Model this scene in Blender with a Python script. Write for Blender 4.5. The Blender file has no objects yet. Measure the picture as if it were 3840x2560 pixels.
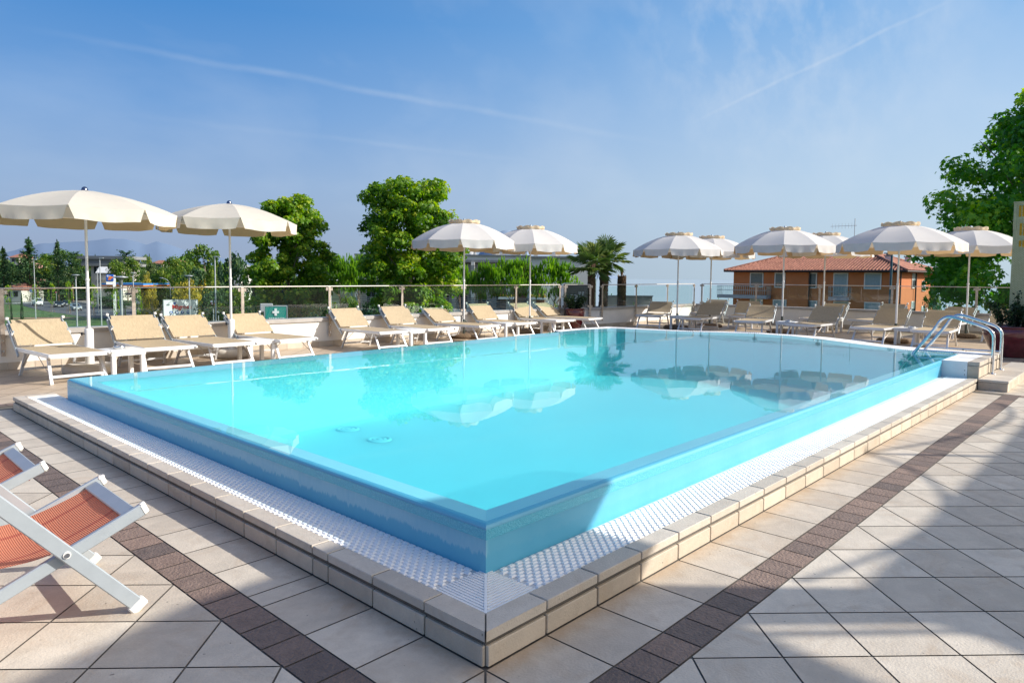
import bpy, math, random
import numpy as np
from mathutils import Vector, Matrix

random.seed(7)
S = bpy.context.scene
COL = S.collection
R = math.radians
PI = math.pi

# ------------------------------------------------------------------ camera
F, PPY = 2618.8, 1207.86
CAM = Vector((-1.67564, -1.66945, 1.372))
CR = Vector((0.6811318, -0.73210423, 0.00910324))
CU = Vector((0.04045098, 0.05004318, 0.99792755))
CF = Vector((0.73104254, 0.67935195, -0.06370034))
cd = bpy.data.cameras.new("camera")
cam = bpy.data.objects.new("camera", cd)
COL.objects.link(cam)
cam.matrix_world = Matrix(((CR.x, CU.x, -CF.x, CAM.x), (CR.y, CU.y, -CF.y, CAM.y),
                           (CR.z, CU.z, -CF.z, CAM.z), (0, 0, 0, 1)))
cd.sensor_width = 36.0
cd.lens = F / 3840 * 36
cd.shift_y = (PPY - 1280) / 3840
cd.clip_start = 0.05
cd.clip_end = 60000
S.camera = cam

FH = Vector((CF.x, CF.y, 0)).normalized()
RH = Vector((CR.x, CR.y, 0)).normalized()


def ray(px, py):
    return CF * F + CR * (px - 1920) - CU * (py - PPY)


def spot(px, D, z=0.0):
    """plan position at forward distance D in the direction photo column px"""
    d = ray(px, 1043)
    t = D / (d.x * CF.x + d.y * CF.y) * 1.0
    return Vector((CAM.x + d.x * t, CAM.y + d.y * t, z))


def zat(px, py, D):
    d = ray(px, py)
    t = D / (d.x * CF.x + d.y * CF.y)
    return CAM.z + d.z * t


GZ = -6.5

# ------------------------------------------------------------------ mesh helper


class MB:
    def __init__(s):
        s.v = []
        s.f = []
        s.m = []
        s.sm = []
        s.col = []
        s.mi = 0
        s.smooth = False
        s.tone = 0.5

    def add(s, vs, fs):
        o = len(s.v)
        s.v += [tuple(v) for v in vs]
        for f in fs:
            s.f.append([i + o for i in f])
            s.m.append(s.mi)
            s.sm.append(s.smooth)
            s.col.append(s.tone)
        return s

    def box(s, x0, x1, y0, y1, z0, z1, bev=0.0):
        if bev <= 0:
            vs = [(x, y, z) for z in (z0, z1) for y in (y0, y1) for x in (x0, x1)]
            return s.add(vs, [(0, 2, 3, 1), (4, 5, 7, 6), (0, 1, 5, 4), (2, 6, 7, 3), (0, 4, 6, 2), (1, 3, 7, 5)])
        b = bev
        vs = []
        for z, i in ((z0, b), (z0 + b, 0), (z1 - b, 0), (z1, b)):
            for (x, y) in ((x0 + i + b, y0 + i), (x1 - i - b, y0 + i), (x1 - i, y0 + i + b), (x1 - i, y1 - i - b),
                           (x1 - i - b, y1 - i), (x0 + i + b, y1 - i), (x0 + i, y1 - i - b), (x0 + i, y0 + i + b)):
                vs.append((x, y, z))
        fs = [tuple(range(7, -1, -1)), tuple(range(24, 32))]
        for k in range(3):
            for j in range(8):
                a, c = k * 8 + j, k * 8 + (j + 1) % 8
                fs.append((a, c, c + 8, a + 8))
        return s.add(vs, fs)

    def obox(s, a, b, w, h, up=(0, 0, 1), bev=0.0):
        """box bar from a to b, w across, h along up"""
        a, b = Vector(a), Vector(b)
        d = (b - a)
        L = d.length
        d.normalize()
        u = Vector(up)
        r = d.cross(u)
        if r.length < 1e-5:
            r = d.cross(Vector((1, 0, 0)))
        r.normalize()
        u = r.cross(d).normalized()
        t = MB()
        t.box(-w / 2, w / 2, 0, L, -h / 2, h / 2, bev)
        vs = [a + r * x + d * y + u * z for x, y, z in t.v]
        return s.add(vs, t.f)

    def tube(s, pts, rad, n=10, caps=True, smooth=True):
        pts = [Vector(p) for p in pts]
        rads = rad if isinstance(rad, (list, tuple)) else [rad] * len(pts)
        vs = []
        prev = None
        for i, p in enumerate(pts):
            if i == 0:
                d = pts[1] - p
            elif i == len(pts) - 1:
                d = p - pts[i - 1]
            else:
                d = (pts[i + 1] - p).normalized() + (p - pts[i - 1]).normalized()
            d.normalize()
            if prev is None:
                a = d.cross(Vector((0, 0, 1)))
                if a.length < 1e-3:
                    a = d.cross(Vector((1, 0, 0)))
            else:
                a = prev - d * prev.dot(d)
                if a.length < 1e-6:
                    a = d.cross(Vector((1, 0, 0)))
            a.normalize()
            prev = a
            b = d.cross(a)
            for k in range(n):
                t = 2 * PI * k / n
                vs.append(p + (a * math.cos(t) + b * math.sin(t)) * rads[i])
        fs = []
        for i in range(len(pts) - 1):
            for k in range(n):
                k2 = (k + 1) % n
                fs.append((i * n + k, i * n + k2, (i + 1) * n + k2, (i + 1) * n + k))
        ks = s.smooth
        s.smooth = smooth
        s.add(vs, fs)
        s.smooth = ks
        if caps:
            o = len(vs) - n
            s.add(vs[:n], [tuple(range(n - 1, -1, -1))])
            s.add(vs[o:], [tuple(range(n))])
        return s

    def lathe(s, prof, n=24, c=(0, 0, 0), smooth=True, arc=None):
        vs = []
        for r, z in prof:
            for k in range(n):
                t = 2 * PI * k / n
                vs.append((c[0] + r * math.cos(t), c[1] + r * math.sin(t), c[2] + z))
        fs = []
        for i in range(len(prof) - 1):
            for k in range(n):
                k2 = (k + 1) % n
                fs.append((i * n + k, i * n + k2, (i + 1) * n + k2, (i + 1) * n + k))
        if prof[0][0] > 1e-4:
            pass
        ks = s.smooth
        s.smooth = smooth
        s.add(vs, fs)
        s.smooth = ks
        return s

    def prism(s, poly, z0, z1):
        n = len(poly)
        vs = [(x, y, z0) for x, y in poly] + [(x, y, z1) for x, y in poly]
        fs = [tuple(range(n - 1, -1, -1)), tuple(range(n, 2 * n))]
        for i in range(n):
            j = (i + 1) % n
            fs.append((i, j, j + n, i + n))
        return s.add(vs, fs)

    def xf(s, M):
        s.v = [tuple(M @ Vector(v)) for v in s.v]
        return s

    def mesh(s, name, mats):
        me = bpy.data.meshes.new(name)
        me.from_pydata(s.v, [], s.f)
        for m in (mats if isinstance(mats, (list, tuple)) else [mats]):
            me.materials.append(m)
        if any(s.m):
            me.polygons.foreach_set("material_index", s.m)
        if any(s.sm):
            me.polygons.foreach_set("use_smooth", s.sm)
        at = me.attributes.new("tone", 'FLOAT', 'FACE')
        at.data.foreach_set("value", s.col)
        me.update()
        return me

    def build(s, name, mats, parent=None, **props):
        o = bpy.data.objects.new(name, s.mesh(name, mats))
        COL.objects.link(o)
        if parent is not None:
            o.parent = parent
        for k, v in props.items():
            o[k] = v
        return o


def thing(name, label, cat, loc=(0, 0, 0), rz=0.0, group=None):
    o = bpy.data.objects.new(name, None)
    o.empty_display_size = 0.1
    COL.objects.link(o)
    o.location = loc
    o.rotation_euler = (0, 0, rz)
    o["label"] = label
    o["category"] = cat
    if group:
        o["group"] = group
    return o


def tag(o, label, cat, group=None):
    o["label"] = label
    o["category"] = cat
    if group:
        o["group"] = group
    return o


KIDS = {}


def copy_tree(root, loc, rz, label, group=None, scale=None):
    r = root.copy()
    COL.objects.link(r)
    r.location = loc
    r.rotation_euler = (0, 0, rz)
    r["label"] = label
    if group:
        r["group"] = group
    if scale is not None:
        r.scale = scale
    if root.name not in KIDS:
        KIDS[root.name] = [(c, list(c.children)) for c in root.children]
    for ch, subs in KIDS[root.name]:
        c = ch.copy()
        COL.objects.link(c)
        c.parent = r
        for g in subs:
            d = g.copy()
            COL.objects.link(d)
            d.parent = c
    return r


# ------------------------------------------------------------------ materials
def new_mat(name):
    m = bpy.data.materials.new(name)
    m.use_nodes = True
    nt = m.node_tree
    for n in list(nt.nodes):
        nt.nodes.remove(n)
    out = nt.nodes.new("ShaderNodeOutputMaterial")
    return m, nt, out


def N(nt, kind, **kw):
    n = nt.nodes.new(kind)
    for k, v in kw.items():
        if k.startswith("i_"):
            key = k[2:]
            key = int(key) if key.isdigit() else key.replace("_", " ")
            n.inputs[key].default_value = v
        else:
            setattr(n, k, v)
    return n


def ramp(nt, stops):
    n = nt.nodes.new("ShaderNodeValToRGB")
    e = n.color_ramp.elements
    while len(e) < len(stops):
        e.new(0.5)
    for i, (p, c) in enumerate(stops):
        e[i].position = p
        e[i].color = (*c, 1) if len(c) == 3 else c
    return n


def simple(name, c, rough=0.6, metal=0.0, var=0.12, scale=6.0, bump=0.0, bscale=60.0, spec=0.5, coord="Object", stretch=None,
           coat=0.0, sss=0.0):
    m, nt, out = new_mat(name)
    L = nt.links.new
    b = N(nt, "ShaderNodeBsdfPrincipled")
    b.inputs["Roughness"].default_value = rough
    b.inputs["Metallic"].default_value = metal
    b.inputs["Specular IOR Level"].default_value = spec
    b.inputs["Coat Weight"].default_value = coat
    tc = N(nt, "ShaderNodeTexCoord")
    src = tc.outputs[coord]
    if stretch:
        mp = N(nt, "ShaderNodeMapping")
        mp.inputs["Scale"].default_value = stretch
        L(src, mp.inputs[0])
        src = mp.outputs[0]
    no = N(nt, "ShaderNodeTexNoise", i_Scale=scale, i_Detail=5.0, i_Roughness=0.6)
    L(src, no.inputs["Vector"])
    lo = tuple(max(0, x * (1 - var)) for x in c)
    hi = tuple(min(1, x * (1 + var)) for x in c)
    r = ramp(nt, [(0.3, lo), (0.7, hi)])
    L(no.outputs["Fac"], r.inputs[0])
    L(r.outputs[0], b.inputs["Base Color"])
    if bump > 0:
        n2 = N(nt, "ShaderNodeTexNoise", i_Scale=bscale, i_Detail=3.0)
        L(src, n2.inputs["Vector"])
        bp = N(nt, "ShaderNodeBump", i_Strength=bump, i_Distance=0.01)
        L(n2.outputs["Fac"], bp.inputs["Height"])
        L(bp.outputs[0], b.inputs["Normal"])
    L(b.outputs[0], out.inputs[0])
    return m


def tone_mat(name, c0, c1, rough=0.6, var=0.1, scale=8.0, bump=0.0, bscale=60.0, spec=0.4, stains=None):
    """per-tile tone attribute between two colours plus noise"""
    m, nt, out = new_mat(name)
    L = nt.links.new
    b = N(nt, "ShaderNodeBsdfPrincipled", i_Roughness=rough)
    b.inputs["Specular IOR Level"].default_value = spec
    at = N(nt, "ShaderNodeAttribute", attribute_name="tone")
    r = ramp(nt, [(0, c0), (1, c1)])
    L(at.outputs["Fac"], r.inputs[0])
    tc = N(nt, "ShaderNodeTexCoord")
    no = N(nt, "ShaderNodeTexNoise", i_Scale=scale, i_Detail=6.0, i_Roughness=0.65, i_Distortion=0.6)
    om = N(nt, "ShaderNodeMath", operation='MULTIPLY', i_1=61.0)
    L(at.outputs["Fac"], om.inputs[0])
    oc = N(nt, "ShaderNodeCombineXYZ")
    L(om.outputs[0], oc.inputs[0])
    L(om.outputs[0], oc.inputs[1])
    ov_ = N(nt, "ShaderNodeVectorMath", operation='ADD')
    L(tc.outputs["Object"], ov_.inputs[0])
    L(oc.outputs[0], ov_.inputs[1])
    L(ov_.outputs[0], no.inputs["Vector"])
    # fine grain and a few dark specks
    ng = N(nt, "ShaderNodeTexNoise", i_Scale=160.0, i_Detail=2.0)
    L(tc.outputs["Object"], ng.inputs["Vector"])
    rg_ = ramp(nt, [(0.30, (0.93,) * 3), (0.6, (1.0,) * 3)])
    L(ng.outputs["Fac"], rg_.inputs[0])
    ns_ = N(nt, "ShaderNodeTexNoise", i_Scale=38.0, i_Detail=1.0)
    L(ov_.outputs[0], ns_.inputs["Vector"])
    rs_ = ramp(nt, [(0.76, (1.0,) * 3), (0.80, (0.45,) * 3)])
    L(ns_.outputs["Fac"], rs_.inputs[0])
    r2 = ramp(nt, [(0.25, (1 - var,) * 3), (0.75, (1 + var * 0.4,) * 3)])
    L(no.outputs["Fac"], r2.inputs[0])
    mx = N(nt, "ShaderNodeMix", data_type='RGBA', blend_type='MULTIPLY')
    mx.inputs[0].default_value = 1.0
    L(r.outputs[0], mx.inputs[6])
    L(r2.outputs[0], mx.inputs[7])
    last = mx.outputs[2]
    for q_ in (rg_, rs_):
        mq = N(nt, "ShaderNodeMix", data_type='RGBA', blend_type='MULTIPLY')
        mq.inputs[0].default_value = 1.0
        L(last, mq.inputs[6])
        L(q_.outputs[0], mq.inputs[7])
        last = mq.outputs[2]
    if stains:
        n3 = N(nt, "ShaderNodeTexNoise", i_Scale=stains[1], i_Detail=4.0, i_Roughness=0.7, i_Distortion=1.5)
        L(ov_.outputs[0], n3.inputs["Vector"])
        r3 = ramp(nt, [(0.52, (0, 0, 0)), (0.72, (stains[2],) * 3)])
        L(n3.outputs["Fac"], r3.inputs[0])
        m3 = N(nt, "ShaderNodeMix", data_type='RGBA')
        m3.inputs[7].default_value = (*stains[0], 1)
        L(r3.outputs[0], m3.inputs[0])
        L(last, m3.inputs[6])
        last = m3.outputs[2]
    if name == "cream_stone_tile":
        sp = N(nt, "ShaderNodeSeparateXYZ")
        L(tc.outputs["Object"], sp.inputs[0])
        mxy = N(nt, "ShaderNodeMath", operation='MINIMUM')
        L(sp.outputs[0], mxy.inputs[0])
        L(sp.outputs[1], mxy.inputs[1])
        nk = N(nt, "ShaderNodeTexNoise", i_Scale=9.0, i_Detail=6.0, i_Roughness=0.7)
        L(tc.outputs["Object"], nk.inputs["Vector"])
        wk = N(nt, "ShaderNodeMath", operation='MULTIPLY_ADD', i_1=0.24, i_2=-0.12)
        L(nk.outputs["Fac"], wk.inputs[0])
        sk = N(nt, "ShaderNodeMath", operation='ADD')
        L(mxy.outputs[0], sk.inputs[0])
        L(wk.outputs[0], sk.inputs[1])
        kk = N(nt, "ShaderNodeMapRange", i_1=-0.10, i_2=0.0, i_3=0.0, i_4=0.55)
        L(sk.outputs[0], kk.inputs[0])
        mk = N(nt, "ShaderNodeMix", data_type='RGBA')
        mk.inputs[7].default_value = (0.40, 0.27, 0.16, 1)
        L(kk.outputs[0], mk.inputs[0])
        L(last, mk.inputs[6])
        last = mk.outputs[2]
    L(last, b.inputs["Base Color"])
    if bump > 0:
        n2 = N(nt, "ShaderNodeTexNoise", i_Scale=bscale, i_Detail=4.0)
        L(tc.outputs["Object"], n2.inputs["Vector"])
        bp = N(nt, "ShaderNodeBump", i_Strength=bump, i_Distance=0.01)
        L(n2.outputs["Fac"], bp.inputs["Height"])
        L(bp.outputs[0], b.inputs["Normal"])
    L(b.outputs[0], out.inputs[0])
    return m


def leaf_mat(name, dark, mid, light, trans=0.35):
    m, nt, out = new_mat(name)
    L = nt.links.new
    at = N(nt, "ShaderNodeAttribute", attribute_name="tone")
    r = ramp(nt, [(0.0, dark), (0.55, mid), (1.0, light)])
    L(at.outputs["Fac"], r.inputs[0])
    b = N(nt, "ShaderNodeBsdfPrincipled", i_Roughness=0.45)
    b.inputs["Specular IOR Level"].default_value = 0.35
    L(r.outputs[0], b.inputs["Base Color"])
    t = N(nt, "ShaderNodeBsdfTranslucent")
    hs = N(nt, "ShaderNodeHueSaturation", i_Saturation=1.15, i_Value=1.6)
    L(r.outputs[0], hs.inputs["Color"])
    L(hs.outputs[0], t.inputs[0])
    mx = N(nt, "ShaderNodeMixShader", i_0=trans)
    L(b.outputs[0], mx.inputs[1])
    L(t.outputs[0], mx.inputs[2])
    L(mx.outputs[0], out.inputs[0])
    return m


def fabric_mat(name, c, trans=0.25, tcol=None, var=0.06, weave=0.0, wscale=(160, 160, 40), rough=0.85):
    m, nt, out = new_mat(name)
    L = nt.links.new
    tc = N(nt, "ShaderNodeTexCoord")
    mp = N(nt, "ShaderNodeMapping")
    mp.inputs["Scale"].default_value = wscale
    L(tc.outputs["Object"], mp.inputs[0])
    no = N(nt, "ShaderNodeTexNoise", i_Scale=1.0, i_Detail=3.0, i_Roughness=0.7)
    L(mp.outputs[0], no.inputs["Vector"])
    v = var + weave
    r = ramp(nt, [(0.25, tuple(x * (1 - v) for x in c)), (0.75, tuple(min(1, x * (1 + v)) for x in c))])
    L(no.outputs["Fac"], r.inputs[0])
    b = N(nt, "ShaderNodeBsdfPrincipled", i_Roughness=rough)
    b.inputs["Specular IOR Level"].default_value = 0.2
    L(r.outputs[0], b.inputs["Base Color"])
    t = N(nt, "ShaderNodeBsdfTranslucent")
    t.inputs[0].default_value = (*(tcol or c), 1)
    mx = N(nt, "ShaderNodeMixShader", i_0=trans)
    L(b.outputs[0], mx.inputs[1])
    L(t.outputs[0], mx.inputs[2])
    L(mx.outputs[0], out.inputs[0])
    return m


def lined_mat(name, c, lining, trans=0.18):
    """cloth with a white outside and a beige lining on the inside"""
    m, nt, out = new_mat(name)
    L = nt.links.new
    ge = N(nt, "ShaderNodeNewGeometry")
    tc = N(nt, "ShaderNodeTexCoord")
    no = N(nt, "ShaderNodeTexNoise", i_Scale=7.0, i_Detail=3.0)
    L(tc.outputs["Object"], no.inputs["Vector"])
    r = ramp(nt, [(0.3, (0.92,) * 3), (0.7, (1, 1, 1))])
    L(no.outputs["Fac"], r.inputs[0])
    mx = N(nt, "ShaderNodeMix", data_type='RGBA')
    mx.inputs[6].default_value = (*c, 1)
    mx.inputs[7].default_value = (*lining, 1)
    L(ge.outputs["Backfacing"], mx.inputs[0])
    m2 = N(nt, "ShaderNodeMix", data_type='RGBA', blend_type='MULTIPLY')
    m2.inputs[0].default_value = 1
    L(mx.outputs[2], m2.inputs[6])
    L(r.outputs[0], m2.inputs[7])
    d = N(nt, "ShaderNodeBsdfDiffuse")
    L(m2.outputs[2], d.inputs[0])
    t = N(nt, "ShaderNodeBsdfTranslucent")
    t.inputs[0].default_value = (*lining, 1)
    ms = N(nt, "ShaderNodeMixShader", i_0=trans)
    L(d.outputs[0], ms.inputs[1])
    L(t.outputs[0], ms.inputs[2])
    L(ms.outputs[0], out.inputs[0])
    return m


def glass_mat(name, tint, refl=1.0, extra=0.0):
    m, nt, out = new_mat(name)
    L = nt.links.new
    t = N(nt, "ShaderNodeBsdfTransparent")
    t.inputs[0].default_value = (*tint, 1)
    g = N(nt, "ShaderNodeBsdfGlossy", i_Roughness=0.0)
    g.inputs[0].default_value = (1, 1, 1, 1)
    fr = N(nt, "ShaderNodeFresnel", i_IOR=1.5)
    mt = N(nt, "ShaderNodeMath", operation='MULTIPLY_ADD')
    mt.inputs[1].default_value = refl
    mt.inputs[2].default_value = extra
    L(fr.outputs[0], mt.inputs[0])
    ge = N(nt, "ShaderNodeNewGeometry")
    inv = N(nt, "ShaderNodeMath", operation='SUBTRACT', i_0=1.0)
    L(ge.outputs["Backfacing"], inv.inputs[1])
    fm = N(nt, "ShaderNodeMath", operation='MULTIPLY')
    L(mt.outputs[0], fm.inputs[0])
    L(inv.outputs[0], fm.inputs[1])
    mx = N(nt, "ShaderNodeMixShader")
    L(fm.outputs[0], mx.inputs[0])
    L(t.outputs[0], mx.inputs[1])
    L(g.outputs[0], mx.inputs[2])
    L(mx.outputs[0], out.inputs[0])
    return m


M = {}
M["tile"] = tone_mat("cream_stone_tile", (0.555, 0.475, 0.375), (0.71, 0.625, 0.505), 0.5, 0.20, 7.0, 0.25, 90.0, 0.35,
                     ((0.44, 0.32, 0.21), 3.2, 0.42))
M["brown_tile"] = tone_mat("brown_stone_tile", (0.165, 0.125, 0.105), (0.31, 0.215, 0.165), 0.6, 0.3, 18.0, 0.8, 70.0, 0.35)
M["coping"] = tone_mat("coping_tile", (0.53, 0.46, 0.375), (0.68, 0.60, 0.495), 0.55, 0.15, 9.0, 0.3, 120.0, 0.3,
                       ((0.46, 0.36, 0.26), 5.0, 0.4))
M["riser"] = tone_mat("riser_tile", (0.52, 0.435, 0.335), (0.68, 0.58, 0.455), 0.6, 0.14, 9.0, 0.25, 120.0, 0.3,
                      ((0.42, 0.31, 0.20), 4.0, 0.4))
M["grout"] = simple("dark_grout", (0.13, 0.115, 0.095), 0.9, var=0.25, scale=9)
M["grate"] = simple("white_plastic_grate", (0.90, 0.89, 0.865), 0.4, var=0.03, scale=12)
M["grate_gap"] = simple("grate_gap_shadow", (0.62, 0.61, 0.59), 0.7, var=0.1)
M["white_plastic"] = simple("white_plastic", (0.80, 0.79, 0.76), 0.35, var=0.03)
M["panel_white"] = simple("white_panel", (0.72, 0.74, 0.75), 0.4, var=0.05)
M["alu"] = simple("painted_aluminium", (0.74, 0.74, 0.74), 0.38, 0.25, var=0.04)
M["alu_blue"] = simple("satin_aluminium", (0.40, 0.44, 0.465), 0.36, 0.25, var=0.05, scale=14)
M["steel"] = simple("polished_steel", (0.66, 0.68, 0.70), 0.16, 1.0, var=0.06, scale=20)
M["post_steel"] = simple("weathered_steel_post", (0.50, 0.43, 0.37), 0.38, 0.75, var=0.25, scale=14)
M["rail_steel"] = simple("brushed_steel_rail", (0.60, 0.56, 0.51), 0.5, 0.35, var=0.08)
M["plaster"] = simple("white_plaster", (0.86, 0.82, 0.76), 0.85, var=0.05, scale=3, bump=0.1, bscale=70)
M["cap"] = simple("grey_stone_cap", (0.42, 0.39, 0.36), 0.5, var=0.12, scale=6)
M["skirting"] = tone_mat("beige_skirting", (0.50, 0.42, 0.33), (0.62, 0.54, 0.44), 0.6, 0.12, 6.0)
M["glass"] = glass_mat("green_tinted_glass", (0.905, 0.972, 0.957), 1.0)
M["sling"] = fabric_mat("beige_sling_mesh", (0.50, 0.40, 0.265), 0.12, (0.56, 0.44, 0.27), 0.08, 0.16, (120, 14, 14))
M["canopy_cream"] = fabric_mat("cream_canvas", (0.63, 0.60, 0.53), 0.22, (0.80, 0.66, 0.44), 0.04, 0.0, (6, 6, 6))
M["canopy_white"] = fabric_mat("white_canvas", (0.73, 0.71, 0.68), 0.24, (0.82, 0.68, 0.48), 0.03, 0.0, (6, 6, 6))
M["valance_white"] = lined_mat("white_valance_beige_lining", (0.78, 0.755, 0.72), (0.72, 0.52, 0.31))
M["valance_cream"] = lined_mat("cream_valance_beige_lining", (0.74, 0.69, 0.59), (0.62, 0.48, 0.28))
M["frill"] = fabric_mat("beige_lining", (0.76, 0.62, 0.44), 0.3, (0.8, 0.62, 0.40), 0.08, 0.0, (9, 9, 9))
M["pole_white"] = simple("white_pole", (0.78, 0.78, 0.78), 0.3, 0.2, var=0.03)
M["pole_dark"] = simple("dark_pole_base", (0.10, 0.12, 0.11), 0.3, 0.7, var=0.2)
M["chrome"] = simple("chrome_cap", (0.16, 0.19, 0.27), 0.15, 0.9, var=0.1)
M["concrete_white"] = simple("white_concrete", (0.66, 0.61, 0.54), 0.9, var=0.12, scale=5, bump=0.2, bscale=90)
M["black"] = simple("black_plastic", (0.015, 0.015, 0.017), 0.4, var=0.1)
M["pot"] = simple("glazed_red_pot", (0.12, 0.016, 0.022), 0.14, var=0.35, scale=9, coat=0.6)
M["soil"] = simple("dark_soil", (0.035, 0.025, 0.018), 0.95, var=0.3, scale=30)
M["bark"] = simple("plane_bark", (0.27, 0.22, 0.16), 0.9, var=0.5, scale=3, stretch=(2, 2, 0.7), bump=0.4, bscale=14)
M["bark_red"] = simple("pine_bark", (0.20, 0.125, 0.085), 0.95, var=0.45, scale=5, stretch=(3, 3, 0.8), bump=0.6, bscale=16)
M["palm_bark"] = simple("palm_fibre", (0.145, 0.085, 0.05), 0.95, var=0.6, scale=14, bump=0.9, bscale=30)
M["leaf_plane"] = leaf_mat("plane_leaves", (0.045, 0.125, 0.014), (0.16, 0.31, 0.022), (0.46, 0.50, 0.035), 0.45)
M["leaf_right"] = leaf_mat("big_plane_leaves", (0.045, 0.155, 0.028), (0.12, 0.33, 0.036), (0.36, 0.52, 0.045), 0.48)
M["leaf_broad"] = leaf_mat("broad_leaves", (0.032, 0.085, 0.016), (0.095, 0.19, 0.026), (0.27, 0.32, 0.04), 0.35)
M["leaf_dark"] = leaf_mat("dark_leaves", (0.020, 0.055, 0.024), (0.045, 0.11, 0.040), (0.105, 0.175, 0.05), 0.25)
M["leaf_yellow"] = leaf_mat("yellow_blossom", (0.12, 0.14, 0.02), (0.48, 0.40, 0.05), (0.78, 0.62, 0.09), 0.3)
M["leaf_olive"] = leaf_mat("olive_leaves", (0.045, 0.085, 0.028), (0.11, 0.17, 0.05), (0.19, 0.24, 0.07), 0.25)
M["needle"] = leaf_mat("pine_needles", (0.045, 0.12, 0.016), (0.15, 0.32, 0.024), (0.33, 0.52, 0.04), 0.45)
M["palm_leaf"] = leaf_mat("palm_fronds", (0.035, 0.085, 0.022), (0.105, 0.175, 0.035), (0.31, 0.31, 0.07), 0.3)
M["pot_leaf"] = leaf_mat("pot_shrub_leaves", (0.008, 0.022, 0.010), (0.016, 0.045, 0.014), (0.05, 0.10, 0.03), 0.2)
M["asphalt"] = simple("asphalt", (0.085, 0.088, 0.098), 0.85, var=0.2, scale=0.6)
M["paint"] = simple("road_paint", (0.7, 0.7, 0.68), 0.7, var=0.15)
M["grass"] = simple("grass_lawn", (0.06, 0.125, 0.022), 0.95, var=0.45, scale=0.7, bump=0.6, bscale=5)
M["earth"] = simple("ground_cover", (0.045, 0.065, 0.028), 0.95, var=0.6, scale=0.09)
M["pavement"] = simple("pavement", (0.30, 0.26, 0.23), 0.9, var=0.15, scale=1)
M["redpath"] = simple("red_path", (0.34, 0.17, 0.12), 0.9, var=0.15, scale=1)
M["galv"] = simple("galvanised_pole", (0.50, 0.53, 0.54), 0.4, 0.5, var=0.1)
M["orange_wall"] = simple("orange_render", (0.51, 0.17, 0.060), 0.9, var=0.07, scale=0.8)
M["window_frame"] = simple("window_surround", (0.66, 0.63, 0.58), 0.7, var=0.05)
M["shutter"] = simple("roller_shutter", (0.32, 0.40, 0.41), 0.5, var=0.06)
M["shutter_dark"] = simple("dark_shutter", (0.09, 0.13, 0.13), 0.5, var=0.1)
M["brown_dark"] = simple("brown_gutter", (0.055, 0.034, 0.026), 0.5, 0.2, var=0.1)
M["condo"] = simple("condo_render", (0.62, 0.57, 0.50), 0.9, var=0.05, scale=0.6)
M["condo_white"] = simple("condo_white", (0.74, 0.71, 0.66), 0.9, var=0.04)
M["grey_trim"] = simple("grey_roof_edge", (0.22, 0.23, 0.23), 0.6, var=0.15)
M["dark_glass"] = simple("dark_window", (0.02, 0.028, 0.03), 0.1, var=0.2)
M["brick_floor"] = simple("terracotta_panel", (0.32, 0.15, 0.09), 0.8, var=0.15)
M["pink"] = simple("pink_render", (0.60, 0.31, 0.29), 0.9, var=0.05)
M["greywall"] = simple("grey_render", (0.40, 0.38, 0.40), 0.9, var=0.06)
M["concrete"] = simple("stained_concrete", (0.36, 0.32, 0.26), 0.95, var=0.25, scale=1.5)
M["red"] = simple("red_paint", (0.55, 0.028, 0.02), 0.45, var=0.04)
M["blue"] = simple("blue_paint", (0.022, 0.10, 0.42), 0.4, var=0.04)
M["navy"] = simple("navy_paint", (0.02, 0.06, 0.20), 0.4, var=0.04)
M["orange"] = simple("orange_paint", (0.80, 0.22, 0.015), 0.45, var=0.04)
M["white"] = simple("white_paint", (0.86, 0.86, 0.85), 0.45, var=0.03)
M["teal"] = simple("pharmacy_green", (0.012, 0.26, 0.215), 0.35, var=0.05)
M["skyblue"] = simple("light_blue_paint", (0.045, 0.24, 0.60), 0.4, var=0.04)
M["car_white"] = simple("white_car_paint", (0.78, 0.80, 0.80), 0.2, var=0.02, coat=0.6)
M["car_black"] = simple("black_car_paint", (0.012, 0.014, 0.018), 0.15, var=0.05, coat=0.8)
M["car_silver"] = simple("silver_car_paint", (0.48, 0.52, 0.55), 0.22, 0.6, var=0.03, coat=0.5)
M["tyre"] = simple("tyre_rubber", (0.02, 0.02, 0.02), 0.9, var=0.1)
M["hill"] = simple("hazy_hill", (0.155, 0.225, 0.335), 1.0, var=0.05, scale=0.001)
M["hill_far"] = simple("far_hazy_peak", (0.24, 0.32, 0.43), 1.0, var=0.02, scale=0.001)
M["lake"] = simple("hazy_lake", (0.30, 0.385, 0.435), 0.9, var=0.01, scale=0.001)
M["sunglow_strip"] = fabric_mat("painted_sunglow_weave", (0.85, 0.62, 0.09), 0.75, (1.0, 0.78, 0.12), 0.05)
M["card"] = simple("grey_board", (0.085, 0.080, 0.075), 0.5, var=0.1)
M["cap_white"] = simple("white_end_cap", (0.76, 0.74, 0.69), 0.45, var=0.03)


def make_roof_tile_mat():
    m, nt, out = new_mat("terracotta_roof")
    L = nt.links.new
    tc = N(nt, "ShaderNodeTexCoord")
    b = N(nt, "ShaderNodeBsdfPrincipled", i_Roughness=0.9)
    no = N(nt, "ShaderNodeTexNoise", i_Scale=3.0, i_Detail=6.0)
    L(tc.outputs["Object"], no.inputs["Vector"])
    r = ramp(nt, [(0.3, (0.22, 0.085, 0.055)), (0.7, (0.46, 0.21, 0.14))])
    L(no.outputs["Fac"], r.inputs[0])
    L(r.outputs[0], b.inputs["Base Color"])
    L(b.outputs[0], out.inputs[0])
    return m


M["rooftile"] = make_roof_tile_mat()


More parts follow.
